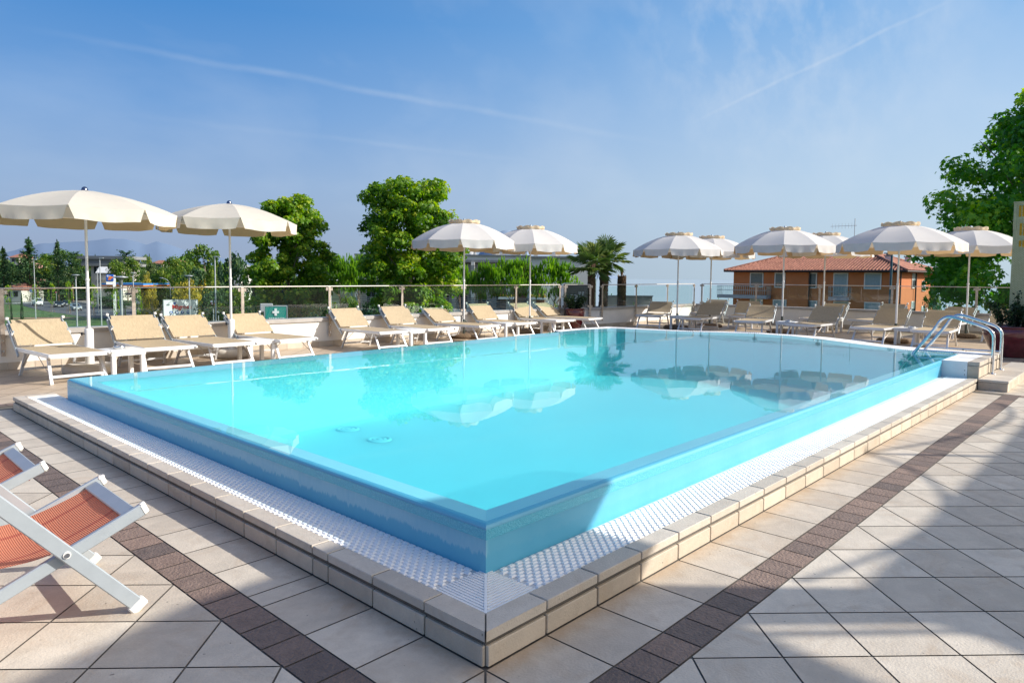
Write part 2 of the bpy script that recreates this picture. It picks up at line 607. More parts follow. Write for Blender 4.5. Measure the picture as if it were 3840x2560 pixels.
def make_pebble():
    m, nt, out = new_mat("pebble_aggregate")
    L = nt.links.new
    tc = N(nt, "ShaderNodeTexCoord")
    v = N(nt, "ShaderNodeTexVoronoi", i_Scale=60.0)
    L(tc.outputs["Object"], v.inputs["Vector"])
    r = ramp(nt, [(0.0, (0.34, 0.23, 0.13)), (0.5, (0.20, 0.13, 0.075)), (1.0, (0.05, 0.035, 0.025))])
    L(v.outputs["Distance"], r.inputs[0])
    b = N(nt, "ShaderNodeBsdfPrincipled", i_Roughness=0.8)
    L(r.outputs[0], b.inputs["Base Color"])
    bp = N(nt, "ShaderNodeBump", i_Strength=0.8, i_Distance=0.02)
    bp.invert = True
    L(v.outputs["Distance"], bp.inputs["Height"])
    L(bp.outputs[0], b.inputs["Normal"])
    L(b.outputs[0], out.inputs[0])
    return m


M["pebble"] = make_pebble()


def make_orange_fabric():
    m, nt, out = new_mat("orange_ribbed_mesh")
    L = nt.links.new
    tc = N(nt, "ShaderNodeTexCoord")
    sx = N(nt, "ShaderNodeSeparateXYZ")
    L(tc.outputs["UV"], sx.inputs[0])
    mm = N(nt, "ShaderNodeMath", operation='MULTIPLY', i_1=2 * PI / 0.0075)
    L(sx.outputs[0], mm.inputs[0])
    sn = N(nt, "ShaderNodeMath", operation='SINE')
    L(mm.outputs[0], sn.inputs[0])
    md = N(nt, "ShaderNodeMath", operation='MULTIPLY_ADD', i_1=0.5, i_2=0.5)
    L(sn.outputs[0], md.inputs[0])
    r = ramp(nt, [(0.25, (0.67, 0.225, 0.125)), (0.6, (0.73, 0.27, 0.155)), (1.0, (0.76, 0.315, 0.19))])
    L(md.outputs[0], r.inputs[0])
    # two darker seams running along the sling
    sv = N(nt, "ShaderNodeMath", operation='PINGPONG', i_1=0.5)
    L(sx.outputs[1], sv.inputs[0])
    cm = N(nt, "ShaderNodeMath", operation='COMPARE', i_1=0.24, i_2=0.022)
    L(sv.outputs[0], cm.inputs[0])
    mx = N(nt, "ShaderNodeMix", data_type='RGBA')
    mx.inputs[7].default_value = (0.48, 0.12, 0.08, 1)
    mm2 = N(nt, "ShaderNodeMath", operation='MULTIPLY', i_1=0.75)
    L(cm.outputs[0], mm2.inputs[0])
    L(mm2.outputs[0], mx.inputs[0])
    L(r.outputs[0], mx.inputs[6])
    b = N(nt, "ShaderNodeBsdfPrincipled", i_Roughness=0.7)
    L(mx.outputs[2], b.inputs["Base Color"])
    bp = N(nt, "ShaderNodeBump", i_Strength=0.6, i_Distance=0.004)
    L(md.outputs[0], bp.inputs["Height"])
    L(bp.outputs[0], b.inputs["Normal"])
    t = N(nt, "ShaderNodeBsdfTranslucent")
    L(mx.outputs[2], t.inputs[0])
    ms = N(nt, "ShaderNodeMixShader", i_0=0.25)
    L(b.outputs[0], ms.inputs[1])
    L(t.outputs[0], ms.inputs[2])
    L(ms.outputs[0], out.inputs[0])
    return m


M["orange_sling"] = make_orange_fabric()


def make_liner():
    m, nt, out = new_mat("blue_pool_liner")
    L = nt.links.new
    tc = N(nt, "ShaderNodeTexCoord")
    sx = N(nt, "ShaderNodeSeparateXYZ")
    L(tc.outputs["Object"], sx.inputs[0])
    # chalky drip line on the outside of the wall
    mp = N(nt, "ShaderNodeMapping")
    mp.inputs["Scale"].default_value = (40, 40, 5)
    L(tc.outputs["Object"], mp.inputs[0])
    n1 = N(nt, "ShaderNodeTexNoise", i_Scale=1.0, i_Detail=4.0, i_Roughness=0.7)
    L(mp.outputs[0], n1.inputs["Vector"])
    mp2 = N(nt, "ShaderNodeMapping")
    mp2.inputs["Scale"].default_value = (2.2, 2.2, 0.5)
    L(tc.outputs["Object"], mp2.inputs[0])
    n2 = N(nt, "ShaderNodeTexNoise", i_Scale=1.0, i_Detail=4.0, i_Roughness=0.65)
    L(mp2.outputs[0], n2.inputs["Vector"])
    # height of drip edge = 0.235 + noise
    a1 = N(nt, "ShaderNodeMath", operation='MULTIPLY_ADD', i_1=0.10, i_2=0.105)
    L(n1.outputs["Fac"], a1.inputs[0])
    a2 = N(nt, "ShaderNodeMath", operation='MULTIPLY_ADD', i_1=0.09)
    L(n2.outputs["Fac"], a2.inputs[0])
    L(a1.outputs[0], a2.inputs[2])
    df = N(nt, "ShaderNodeMath", operation='SUBTRACT')
    L(sx.outputs[2], df.inputs[0])
    L(a2.outputs[0], df.inputs[1])
    cl = N(nt, "ShaderNodeMapRange", i_1=0.0, i_2=0.012)
    L(df.outputs[0], cl.inputs[0])
    f2 = N(nt, "ShaderNodeMapRange", i_1=0.02, i_2=0.10, i_3=1.0, i_4=0.25)
    L(df.outputs[0], f2.inputs[0])
    mu = N(nt, "ShaderNodeMath", operation='MULTIPLY')
    L(cl.outputs[0], mu.inputs[0])
    L(f2.outputs[0], mu.inputs[1])
    mu2 = N(nt, "ShaderNodeMath", operation='MULTIPLY', i_1=0.62)
    L(mu.outputs[0], mu2.inputs[0])
    base = ramp(nt, [(0.3, (0.095, 0.415, 0.59)), (0.7, (0.135, 0.475, 0.64))])
    L(n2.outputs["Fac"], base.inputs[0])
    lf = N(nt, "ShaderNodeMapRange", i_1=0.358, i_2=0.372, i_3=1.0, i_4=0.12)
    L(sx.outputs[0], lf.inputs[0])
    mu3 = N(nt, "ShaderNodeMath", operation='MULTIPLY')
    L(mu2.outputs[0], mu3.inputs[0])
    L(lf.outputs[0], mu3.inputs[1])
    mx = N(nt, "ShaderNodeMix", data_type='RGBA')
    mx.inputs[7].default_value = (0.36, 0.62, 0.72, 1)
    L(mu3.outputs[0], mx.inputs[0])
    L(base.outputs[0], mx.inputs[6])
    b = N(nt, "ShaderNodeBsdfPrincipled", i_Roughness=0.35)
    b.inputs["Specular IOR Level"].default_value = 0.4
    L(mx.outputs[2], b.inputs["Base Color"])
    L(b.outputs[0], out.inputs[0])
    return m


M["liner"] = make_liner()


def make_mesh_strip():
    m, nt, out = new_mat("ribbed_wet_edge_strip")
    L = nt.links.new
    tc = N(nt, "ShaderNodeTexCoord")
    v = N(nt, "ShaderNodeTexVoronoi", i_Scale=150.0)
    L(tc.outputs["Object"], v.inputs["Vector"])
    r = ramp(nt, [(0.1, (0.15, 0.60, 0.74)), (0.6, (0.09, 0.45, 0.60))])
    L(v.outputs["Distance"], r.inputs[0])
    b = N(nt, "ShaderNodeBsdfPrincipled", i_Roughness=0.25)
    L(r.outputs[0], b.inputs["Base Color"])
    bp = N(nt, "ShaderNodeBump", i_Strength=0.5, i_Distance=0.004)
    L(v.outputs["Distance"], bp.inputs["Height"])
    L(bp.outputs[0], b.inputs["Normal"])
    L(b.outputs[0], out.inputs[0])
    return m


M["strip"] = make_mesh_strip()
M["lip"] = simple("pale_blue_lip", (0.35, 0.69, 0.79), 0.4, var=0.05, scale=2)
M["basin"] = simple("cyan_basin_floor", (0.125, 0.68, 0.735), 0.6, var=0.03, scale=0.8)
_b = [n for n in M["basin"].node_tree.nodes if n.type == 'BSDF_PRINCIPLED'][0]
_b.subsurface_method = 'BURLEY'
_b.inputs["Subsurface Weight"].default_value = 1.0
_b.inputs["Subsurface Radius"].default_value = (0.8, 1.0, 1.0)
_b.inputs["Subsurface Scale"].default_value = 0.7
M["drain"] = simple("pool_drain", (0.115, 0.66, 0.715), 0.5, var=0.05)


def make_water():
    m, nt, out = new_mat("pool_water_surface")
    L = nt.links.new
    tc = N(nt, "ShaderNodeTexCoord")
    n1 = N(nt, "ShaderNodeTexNoise", i_Scale=2.3, i_Detail=2.0, i_Roughness=0.5)
    n2 = N(nt, "ShaderNodeTexNoise", i_Scale=9.0, i_Detail=2.0)
    L(tc.outputs["Object"], n1.inputs["Vector"])
    L(tc.outputs["Object"], n2.inputs["Vector"])
    ad = N(nt, "ShaderNodeMath", operation='MULTIPLY_ADD', i_1=0.22)
    L(n2.outputs["Fac"], ad.inputs[0])
    L(n1.outputs["Fac"], ad.inputs[2])
    # ripples stronger toward the far right of the pool
    sx = N(nt, "ShaderNodeSeparateXYZ")
    L(tc.outputs["Object"], sx.inputs[0])
    st = N(nt, "ShaderNodeMapRange", i_1=2.0, i_2=9.0, i_3=0.018, i_4=0.05)
    L(sx.outputs[0], st.inputs[0])
    bp = N(nt, "ShaderNodeBump", i_Distance=0.02)
    L(st.outputs[0], bp.inputs["Strength"])
    L(ad.outputs[0], bp.inputs["Height"])
    tr = N(nt, "ShaderNodeBsdfTransparent")
    tr.inputs[0].default_value = (0.80, 0.985, 0.99, 1)
    df = N(nt, "ShaderNodeBsdfDiffuse")
    df.inputs[0].default_value = (0.17, 0.70, 0.75, 1)
    t = N(nt, "ShaderNodeMixShader", i_0=0.12)
    L(tr.outputs[0], t.inputs[1])
    L(df.outputs[0], t.inputs[2])
    g = N(nt, "ShaderNodeBsdfGlossy", i_Roughness=0.0)
    L(bp.outputs[0], g.inputs["Normal"])
    fr = N(nt, "ShaderNodeFresnel", i_IOR=1.333)
    L(bp.outputs[0], fr.inputs["Normal"])
    ge = N(nt, "ShaderNodeNewGeometry")
    inv = N(nt, "ShaderNodeMath", operation='SUBTRACT', i_0=1.0)
    L(ge.outputs["Backfacing"], inv.inputs[1])
    fm = N(nt, "ShaderNodeMath", operation='MULTIPLY')
    L(fr.outputs[0], fm.inputs[0])
    L(inv.outputs[0], fm.inputs[1])
    mx = N(nt, "ShaderNodeMixShader")
    L(fm.outputs[0], mx.inputs[0])
    L(t.outputs[0], mx.inputs[1])
    L(g.outputs[0], mx.inputs[2])
    L(mx.outputs[0], out.inputs[0])
    return m


M["water"] = make_water()


def make_wicker():
    m, nt, out = new_mat("olive_wicker_weave")
    L = nt.links.new
    tc = N(nt, "ShaderNodeTexCoord")
    mp = N(nt, "ShaderNodeMapping")
    mp.inputs["Rotation"].default_value = (0, PI / 2, 0)
    L(tc.outputs["Object"], mp.inputs[0])
    sx = N(nt, "ShaderNodeSeparateXYZ")
    L(tc.outputs["Object"], sx.inputs[0])
    cb = N(nt, "ShaderNodeCombineXYZ")
    ads = N(nt, "ShaderNodeMath", operation='ADD')
    L(sx.outputs[0], ads.inputs[0])
    L(sx.outputs[1], ads.inputs[1])
    L(ads.outputs[0], cb.inputs[0])
    L(sx.outputs[2], cb.inputs[1])
    br = N(nt, "ShaderNodeTexBrick", i_Scale=1.0)
    br.inputs["Brick Width"].default_value = 0.045
    br.inputs["Row Height"].default_value = 0.021
    br.inputs["Mortar Size"].default_value = 0.0035
    br.inputs["Color1"].default_value = (0.50, 0.49, 0.28, 1)
    br.inputs["Color2"].default_value = (0.58, 0.56, 0.34, 1)
    br.inputs["Mortar"].default_value = (0.25, 0.25, 0.12, 1)
    L(cb.outputs[0], br.inputs["Vector"])
    b = N(nt, "ShaderNodeBsdfPrincipled", i_Roughness=0.6)
    L(br.outputs["Color"], b.inputs["Base Color"])
    bp = N(nt, "ShaderNodeBump", i_Strength=0.7, i_Distance=0.01)
    bp.invert = True
    L(br.outputs["Fac"], bp.inputs["Height"])
    L(bp.outputs[0], b.inputs["Normal"])
    L(b.outputs[0], out.inputs[0])
    return m


M["wicker"] = make_wicker()

# ------------------------------------------------------------------ the terrace floor
TL = 1 / 3


def clip(poly, a, b, c):
    """keep a*x+b*y<=c"""
    out = []
    n = len(poly)
    for i in range(n):
        p, q = poly[i], poly[(i + 1) % n]
        dp, dq = a * p[0] + b * p[1] - c, a * q[0] + b * q[1] - c
        if dp <= 0:
            out.append(p)
        if (dp < 0 < dq) or (dq < 0 < dp):
            t = dp / (dp - dq)
            out.append((p[0] + (q[0] - p[0]) * t, p[1] + (q[1] - p[1]) * t))
    return out


def clip_rect(poly, r):
    for a, b, c in ((-1, 0, -r[0]), (1, 0, r[1]), (0, -1, -r[2]), (0, 1, r[3])):
        poly = clip(poly, a, b, c)
        if len(poly) < 3:
            return []
    return poly


def area(poly):
    return abs(sum(poly[i][0] * poly[(i + 1) % len(poly)][1] - poly[(i + 1) % len(poly)][0] * poly[i][1] for i in range(len(poly)))) / 2


J = 0.0038
tiles = MB()
btiles = MB()


def tile(mb, poly, tone):
    if len(poly) < 3 or area(poly) < 4e-4:
        return
    sgn = sum(poly[i][0] * poly[(i + 1) % len(poly)][1] - poly[(i + 1) % len(poly)][0] * poly[i][1] for i in range(len(poly)))
    if sgn < 0:
        poly = poly[::-1]
    mb.tone = tone
    mb.add([(x, y, 0.0) for x, y in poly], [tuple(range(len(poly)))])


def rect(x0, x1, y0, y1):
    return [(x0 + J, y0 + J), (x1 - J, y0 + J), (x1 - J, y1 - J), (x0 + J, y1 - J)]


def diag_fill(rg, a0, b0):
    """45 degree tiles with corners at x+y=a0, x-y=b0 (mod .4714) inside rectangle rg"""
    s = TL * math.sqrt(2)
    x0, x1, y0, y1 = rg
    i0, i1 = math.floor((x0 + y0 - a0) / s) - 1, math.ceil((x1 + y1 - a0) / s) + 1
    j0, j1 = math.floor((x0 - y1 - b0) / s) - 1, math.ceil((x1 - y0 - b0) / s) + 1
    k = J * math.sqrt(2)
    for i in range(i0, i1):
        for j in range(j0, j1):
            A0, A1, B0, B1 = a0 + i * s + k, a0 + (i + 1) * s - k, b0 + j * s + k, b0 + (j + 1) * s - k
            P = [((A + B) / 2, (A - B) / 2) for A, B in ((A0, B0), (A1, B0), (A1, B1), (A0, B1))]
            P = clip_rect(P, (x0 + J, x1 - J, y0 + J, y1 - J))
            tile(tiles, P, random.random())


BI, BO = -0.312, -0.478
YK = 6.70
# strip between kerb and band, joints running on from the kerb joints
k = 0
while k * TL < 8.5:
    tile(tiles, rect(max(k * TL, 0), min((k + 1) * TL, 8.515), BI, 0), random.random())
    k += 1
ys = [0, TL, 2 * TL, 1.0, 1.128] + [1.128 + TL * i for i in range(1, 18)]
for a, b in zip(ys, ys[1:]):
    tile(tiles, rect(BI, 0, a, min(b, YK + 0.31)), random.random())
tile(tiles, [(-J, -J * 2.5), (-J, BI + J), (BI + 3 * J, BI + J)], 0.4)
tile(tiles, [(-J * 2.5, -J), (BI + J, BI + 3 * J), (BI + J, -J)], 0.6)
# dark band
n = int(8.5 / (TL / 2))
for i in range(-3, n + 1):
    x0 = i * TL / 2
    tile(btiles, rect(max(x0, BO), x0 + TL / 2, BO, BI), random.random())
i = 0
y = BI
while y < 7.0:
    tile(btiles, rect(BO, BI, y, min(y + TL / 2, 7.17)), random.random())
    y += TL / 2
x = BI
while x < 8.0:
    tile(btiles, rect(x, x + TL / 2, 7.005, 7.17), random.random())
    x += TL / 2
for i in range(2):
    tile(btiles, rect(8.515, 8.68, BO - (i + 1) * TL / 2, BO - i * TL / 2), random.random())
x = 8.68
while x < 13.2:
    tile(btiles, rect(x, x + TL / 2, -0.811, -0.645), random.random())
    x += TL / 2
y = -0.811
while y < 3:
    tile(btiles, rect(13.2, 13.366, y, y + TL / 2), random.random())
    y += TL / 2
diag_fill((-6, BO, BO, 10.36), 0.055, 0.40)
diag_fill((-6, 8.515, -8, BO), 0.089, 0.121)
diag_fill((8.515, 19.7, -8, -0.811), 0.089, 0.121)
diag_fill((BO, 14.6, 7.17, 10.4), 0.055, 0.40)
diag_fill((8.68, 13.2, -0.645, -0.0), 0.02, 0.1)
diag_fill((13.366, 19.7, -0.811, 10.4), 0.089, 0.121)
diag_fill((11.6, 13.2, 0.02, 7.17), 0.089, 0.121)
diag_fill((8.0, 14.6, 7.005, 7.17), 0.055, 0.40)
floor = tiles.build("terrace_floor", M["tile"], kind="structure")
band = btiles.build("floor_band", M["brown_tile"], kind="structure")
g = MB()
g.box(-6.2, 0.09, -8.2, 10.45, GZ, -0.0045)
g.box(0.09, 19.8, -8.2, 0.30, GZ, -0.0045)
g.box(0.09, 11.55, 7.0, 10.45, GZ, -0.0045)
g.box(11.55, 19.8, 0.30, 10.45, GZ, -0.0045)
g.build("floor_slab", M["grout"], kind="structure")

# ------------------------------------------------------------------ the pool
WZ = 0.337
OUT = [(0.355, 0.355), (8.93, 0.415), (10.05, 0.44), (10.0, 1.0), (10.25, 1.41), (10.47, 1.8), (10.69, 2.14), (11.06, 2.70),
       (11.38, 3.36), (11.37, 4.0), (11.13, 4.54), (10.85, 5.06), (10.68, 5.45), (10.57, 6.0), (10.39, 6.72), (9.56, 6.87),
       (8.84, 6.84), (0.355, 6.22)]


def inset(poly, d):
    n = len(poly)
    res = []
    for i in range(n):
        p0, p1, p2 = Vector(poly[i - 1]), Vector(poly[i]), Vector(poly[(i + 1) % n])
        d1, d2 = (p1 - p0).normalized(), (p2 - p1).normalized()
        n1, n2 = Vector((-d1.y, d1.x)), Vector((-d2.y, d2.x))
        m = (n1 + n2).normalized()
        q = p1 + m * (d / max(0.35, m.dot(n1)))
        res.append((q.x, q.y))
    return res


pool = thing("swimming_pool", "raised overflow swimming pool with bright blue liner and white grating round its edge", "swimming pool", (0, 0, 0))


def ring(mb, rows):
    """rows of (polygon, z) stitched together"""
    n = len(rows[0][0])
    vs = []
    for poly, z in rows:
        vs += [(x, y, z) for x, y in poly]
    fs = []
    for i in range(len(rows) - 1):
        for j in range(n):
            a, b = i * n + j, i * n + (j + 1) % n
            fs.append((a, b, b + n, a + n))
    mb.add(vs, fs)


w = MB()
ring(w, [(OUT, -0.1), (OUT, 0.30), (OUT, 0.312), (inset(OUT, 0.003), 0.321), (inset(OUT, 0.010), 0.3285), (inset(OUT, 0.022), 0.3325),
         (inset(OUT, 0.04), 0.3335)])
ow = w.build("pool_wall", M["liner"], pool)
w = MB()
ring(w, [(inset(OUT, 0.04), 0.3335), (inset(OUT, 0.21), 0.300)])
w.build("pool_lip", M["lip"], pool)
w = MB()
IN = inset(OUT, 0.21)
ring(w, [(IN, 0.300), (inset(OUT, 0.23), 0.28), (inset(OUT, 0.30), -0.50), (inset(OUT, 0.36), -0.55)])
w.add([(x, y, -0.55) for x, y in inset(OUT, 0.36)], [tuple(range(len(OUT)))])
w.build("pool_basin", M["basin"], pool)
# ribbed strip along the wet edge on the two near walls
w = MB()
o2 = 0.0022
w.add([(0.355 - o2, 0.355 - o2, 0.272), (0.355 - o2, 6.2, 0.272), (0.355 - o2, 6.2, 0.316), (0.355 - o2, 0.355 - o2, 0.316)], [(0, 1, 2, 3)])
w.add([(0.355 - o2, 0.355 - o2, 0.272), (8.92, 0.415 - o2, 0.272), (8.92, 0.415 - o2, 0.316), (0.355 - o2, 0.355 - o2, 0.316)], [(3, 2, 1, 0)])
w.build("edge_strip", M["strip"], pool)
for (x, y) in ((3.28, 5.74), (3.22, 5.0)):
    w = MB()
    w.lathe([(0.001, 0.014), (0.03, 0.014), (0.035, 0.008), (0.05, 0.008), (0.055, 0.014), (0.08, 0.014), (0.085, 0.008), (0.10, 0.008), (0.105, 0.016), (0.135, 0.016), (0.15, 0.0)], 28, (x, y, -0.549))
    w.build("floor_drain", M["drain"], pool)

# water
wm = MB()
P = inset(OUT, 0.012)
wm.add([(x, y, WZ) for x, y in P], [tuple(range(len(P)))])
wm.build("pool_water", M["water"], kind="structure")

# gutter bed and gratings
GT = 0.131
w = MB()
w.box(0.1, 8.93, 0.1, 0.42, 0.0, 0.1225)
w.box(0.1, 0.36, 0.42, 6.61, 0.0, 0.1225)
w.box(0.36, 8.9, 6.9, 7.2, 0.0, 0.05) if False else None
w.build("gutter_bed", M["grate_gap"], pool)


def pill(mb, cx, cy, L, W, along):
    h = 0.0155
    a, b = (L / 2, W / 2) if along == 'x' else (W / 2, L / 2)
    i = 0.0055
    vs = [(cx - a, cy - b, 0.1235), (cx + a, cy - b, 0.1235), (cx + a, cy + b, 0.1235), (cx - a, cy + b, 0.1235),
          (cx - a + i, cy - b + i, GT), (cx + a - i, cy - b + i, GT), (cx + a - i, cy + b - i, GT), (cx - a + i, cy + b - i, GT)]
    mb.add(vs, [(4, 5, 6, 7), (0, 1, 5, 4), (1, 2, 6, 5), (2, 3, 7, 6), (3, 0, 4, 7)])


def grate_field(mb, along, u0, u1, v0, v1, pitch_u=0.047, pitch_v=0.0222):
    nv = int((v1 - v0) / pitch_v)
    pv = (v1 - v0) / nv
    nu = int((u1 - u0) / pitch_u)
    for i in range(nv):
        for j in range(nu):
            u = u0 + (j + 0.5 + (0.5 if i % 2 else 0)) * pitch_u
            v = v0 + (i + 0.5) * pv
            if u > u1:
                continue
            if along == 'x':
                pill(mb, u, v, pitch_u * 0.80, pv * 0.99, 'x')
            else:
                pill(mb, v, u, pitch_u * 0.80, pv * 0.99, 'y')


w = MB()
grate_field(w, 'y', 0.40, 6.25, 0.106, 0.350)
w.build("left_grating", M["grate"], pool)
w = MB()
grate_field(w, 'x', 0.40, 8.90, 0.106, 0.350)
w.build("front_grating", M["grate"], pool)
w = MB()
for i in range(17):
    c = 0.108 + i * 0.0172
    w.box(c, c + 0.0095, c + 0.012, 0.392, 0.123, GT)
    w.box(c + 0.012, 0.392, c, c + 0.0095, 0.123, GT)
w.obox((0.105, 0.105, 0.1245), (0.352, 0.352, 0.1245), 0.012, 0.016)
w.build("corner_grating", M["grate"], pool)
w = MB()
y = 6.26
while y < 6.60:
    w.box(0.108, 0.36, y, y + 0.012, 0.123, GT)
    y += 0.021
w.build("corner_grating", M["grate"], pool)

# kerb: coping tiles over a recessed groove over riser tiles
cop, ris, core = MB(), MB(), MB()
KH, CW = 0.137, 0.098


def kerb_x(x0, x1, y0=0.0, z0=0.0, kh=KH, mitre=False):
    cop.tone, ris.tone = random.random(), random.random()
    j = 0.0045
    c = [(x0 + j, y0, kh), (x1 - j, y0, kh)]
    if mitre:
        cop.prism([(x0 + j, y0), (x1 - j, y0), (x1 - j, y0 + CW), (x0 + CW + j, y0 + CW)], kh - 0.038, kh)
    else:
        cop.box(x0 + j, x1 - j, y0, y0 + CW, kh - 0.038, kh, 0.003)
    ris.box(x0 + (0.016 if mitre else j), x1 - j, y0 + 0.001, y0 + 0.05, z0 + 0.002, kh - 0.059, 0.003)


def kerb_y(y0, y1, mitre=False):
    cop.tone, ris.tone = random.random(), random.random()
    j = 0.0045
    if mitre:
        cop.prism([(0, y0 + j), (CW, y0 + CW + j), (CW, y1 - j), (0, y1 - j)], KH - 0.038, KH)
    else:
        cop.box(0, CW, y0 + j, y1 - j, KH - 0.038, KH, 0.003)
    ris.box(0.001, 0.05, y0 + (0.016 if mitre else j), y1 - j, 0.002, KH - 0.059, 0.003)


for k in range(27):
    x0, x1 = k * TL, min((k + 1) * TL, 8.855)
    if x0 > 8.8:
        break
    kerb_x(x0, x1, mitre=(k == 0))
for q, (a, b) in enumerate(zip(ys, ys[1:])):
    if a > 6.6:
        break
    kerb_y(a, min(b, 6.70), mitre=(q == 0))
cop.box(0.1, 0.36, 6.605, 6.70, KH - 0.038, KH, 0.003)
core.box(0.014, 8.86, 0.014, 0.094, 0.0, KH - 0.004)
core.box(0.014, 0.094, 0.094, 6.69, 0.0, KH - 0.004)
core.box(0.094, 0.36, 6.61, 6.69, 0.0, KH - 0.06)
ris.build("kerb_riser", M["riser"], pool)
ris = MB()
# raised end block beside the ladder
cop.build("kerb_coping", M["coping"], pool)
cop = MB()
for i in range(5):
    cop.tone = random.random()
    cop.box(8.945 + i * TL + 0.002, 8.945 + (i + 1) * TL - 0.002, -0.002, 0.128, 0.286, 0.340, 0.003)
for i in range(10):
    ris.tone = random.random()
    ris.box(8.945 + i * TL / 2 + 0.002, 8.945 + (i + 1) * TL / 2 - 0.002, 0.0, 0.05, 0.137, 0.262, 0.002)
ris.tone = 0.1
ris.box(8.93, 8.944, 0.001, 0.127, 0.120, 0.285)
core.box(8.944, 10.62, 0.007, 0.128, 0.0, 0.286)
cop.build("block_coping", M["coping"], pool)
ris.build("block_riser", M["riser"], pool)
core.build("kerb_joint", M["grout"], pool)
w = MB()
w.box(8.93, 8.945, 0.129, 0.418, 0.118, 0.338)
w.build("end_panel", M["panel_white"], pool)
for z in (0.17, 0.225):
    w = MB()
    w.tube([(8.9275, 0.155, z), (8.9305, 0.155, z)], 0.006, 8)
    w.build("panel_screw", M["black"], pool)
w = MB()
y = 0.132
while y < 0.405:
    w.box(8.947, 10.55, y, y + 0.012, 0.325, 0.339)
    y += 0.018
w.build("block_grating", M["grate"], pool)
w = MB()
w.box(8.946, 10.56, 0.13, 0.416, 0.1, 0.325)
w.build("block_core", M["grate_gap"], pool)
# flush grating round the far end
FO = [(10.58, 0.44), (10.62, 0.8), (10.67, 1.26), (10.80, 1.62), (11.25, 2.2), (11.60, 2.78), (11.74, 3.4), (11.66, 4.11), (11.39, 4.77),
      (11.10, 5.2), (10.93, 5.70), (10.88, 6.33), (10.75, 7.06), (9.92, 7.15), (9.02, 7.12)]
FI = [(10.055, 0.445), (10.005, 0.9), (10.25, 1.405), (10.47, 1.80), (10.69, 2.14), (11.06, 2.70), (11.38, 3.36), (11.37, 4.0), (11.13, 4.54),
      (10.85, 5.06), (10.68, 5.45), (10.57, 6.0), (10.39, 6.72), (9.56, 6.87), (8.84, 6.84)]
w = MB()
n = len(FO)
vs = [(x, y, 0.326) for x, y in FI] + [(x, y, 0.326) for x, y in FO] + [(x, y, -0.004) for x, y in FO]
fs = [(i, i + n, i + n + 1, i + 1) for i in range(n - 1)] + [(i + n, i + 2 * n, i + 2 * n + 1, i + n + 1) for i in range(n - 1)]
w.add(vs, fs)
w.build("far_gutter", M["panel_white"], pool)
w = MB()
for i in range(n - 1):
    A, B, Cc, D = Vector(FI[i]), Vector(FI[i + 1]), Vector(FO[i]), Vector(FO[i + 1])
    m = max(2, int((B - A).length / 0.032))
    for q in range(m):
        t0, t1 = q / m, (q + 0.62) / m
        a0, a1 = A.lerp(B, t0), A.lerp(B, t1)
        c0, c1 = Cc.lerp(D, t0), Cc.lerp(D, t1)
        for s0, s1 in ((0.04, 0.30), (0.36, 0.63), (0.69, 0.97)):
            p = [a0.lerp(c0, s0), a0.lerp(c0, s1), a1.lerp(c1, s1), a1.lerp(c1, s0)]
            w.add([(v.x, v.y, 0.326) for v in p] + [(v.x, v.y, 0.3385) for v in p], [(7, 6, 5, 4), (0, 1, 5, 4), (1, 2, 6, 5), (2, 3, 7, 6), (3, 0, 4, 7)])
w.build("far_grating", M["grate"], pool)

# step up to the ladder
st = thing("entry_step", "low tiled step in front of the pool ladder with pale slab top", "step", (8.86, -0.32, 0))
w = MB()
for i in range(8):
    w.tone = random.random()
    w.box(i * TL + 0.002, (i + 1) * TL - 0.002, -0.008, 0.3145, 0.104, 0.135, 0.003)
w.build("step_top", M["coping"], st)
w = MB()
for i in range(16):
    w.tone = random.random()
    w.box(i * TL / 2 + 0.004 + (0.01 if i == 0 else 0), (i + 1) * TL / 2 - 0.002, 0.0, 0.04, 0.002, 0.1, 0.002)
w.tone = 0.05
w.box(0.003, 0.013, 0.001, 0.314, 0.002, 0.1, 0.002)
w.build("step_riser", M["riser"], st)
w = MB()
w.box(0.014, 2.66, 0.006, 0.312, 0.0, 0.1035)
w.build("step_core", M["grout"], st)

# ladder
ld = thing("pool_ladder", "polished steel pool ladder with two curved handrails standing on the low step", "ladder", (9.62, -0.04, 0.135))


def arc_pts(prof, n=5):
    """Catmull-Rom through the profile"""
    pts = []
    P = [Vector(p) for p in prof]
    for i in range(len(P) - 1):
        p0, p1, p2, p3 = P[max(0, i - 1)], P[i], P[i + 1], P[min(len(P) - 1, i + 2)]
        for q in range(n):
            t = q / n
            pts.append(0.5 * ((2 * p1) + (p2 - p0) * t + (2 * p0 - 5 * p1 + 4 * p2 - p3) * t * t + (3 * p1 - p0 - 3 * p2 + p3) * t ** 3))
    pts.append(P[-1])
    return pts


prof = [(0, 0), (0, 0.25), (0, 0.46), (0.012, 0.535), (0.06, 0.595), (0.13, 0.63), (0.30, 0.69), (0.45, 0.738), (0.53, 0.748), (0.59, 0.725), (0.645, 0.67), (0.70, 0.57), (0.95, 0.205),
        (1.10, -0.03), (1.16, -0.13), (1.17, -0.3), (1.17, -0.55)]
for xx in (0.0, 0.65):
    w = MB()
    w.tube(arc_pts([(xx, a, b) for a, b in prof]), 0.0215, 12)
    h = w.build("handrail", M["steel"], ld)
    w = MB()
    w.lathe([(0.001, 0.022), (0.024, 0.022), (0.03, 0.012), (0.048, 0.008), (0.05, 0.001)], 20, (xx, 0, 0))
    w.build("base_flange", M["steel"], h)
    w = MB()
    w.tube([(xx, 0.0, 0.253), (xx, 0.885, 0.253)], 0.013, 10)
    w.build("side_bar", M["steel"], h)
for zz in (-0.12, -0.35):
    w = MB()
    w.box(0.02, 0.63, 1.12, 1.20, zz - 0.015, zz, 0.003)
    w.build("tread", M["steel"], ld)

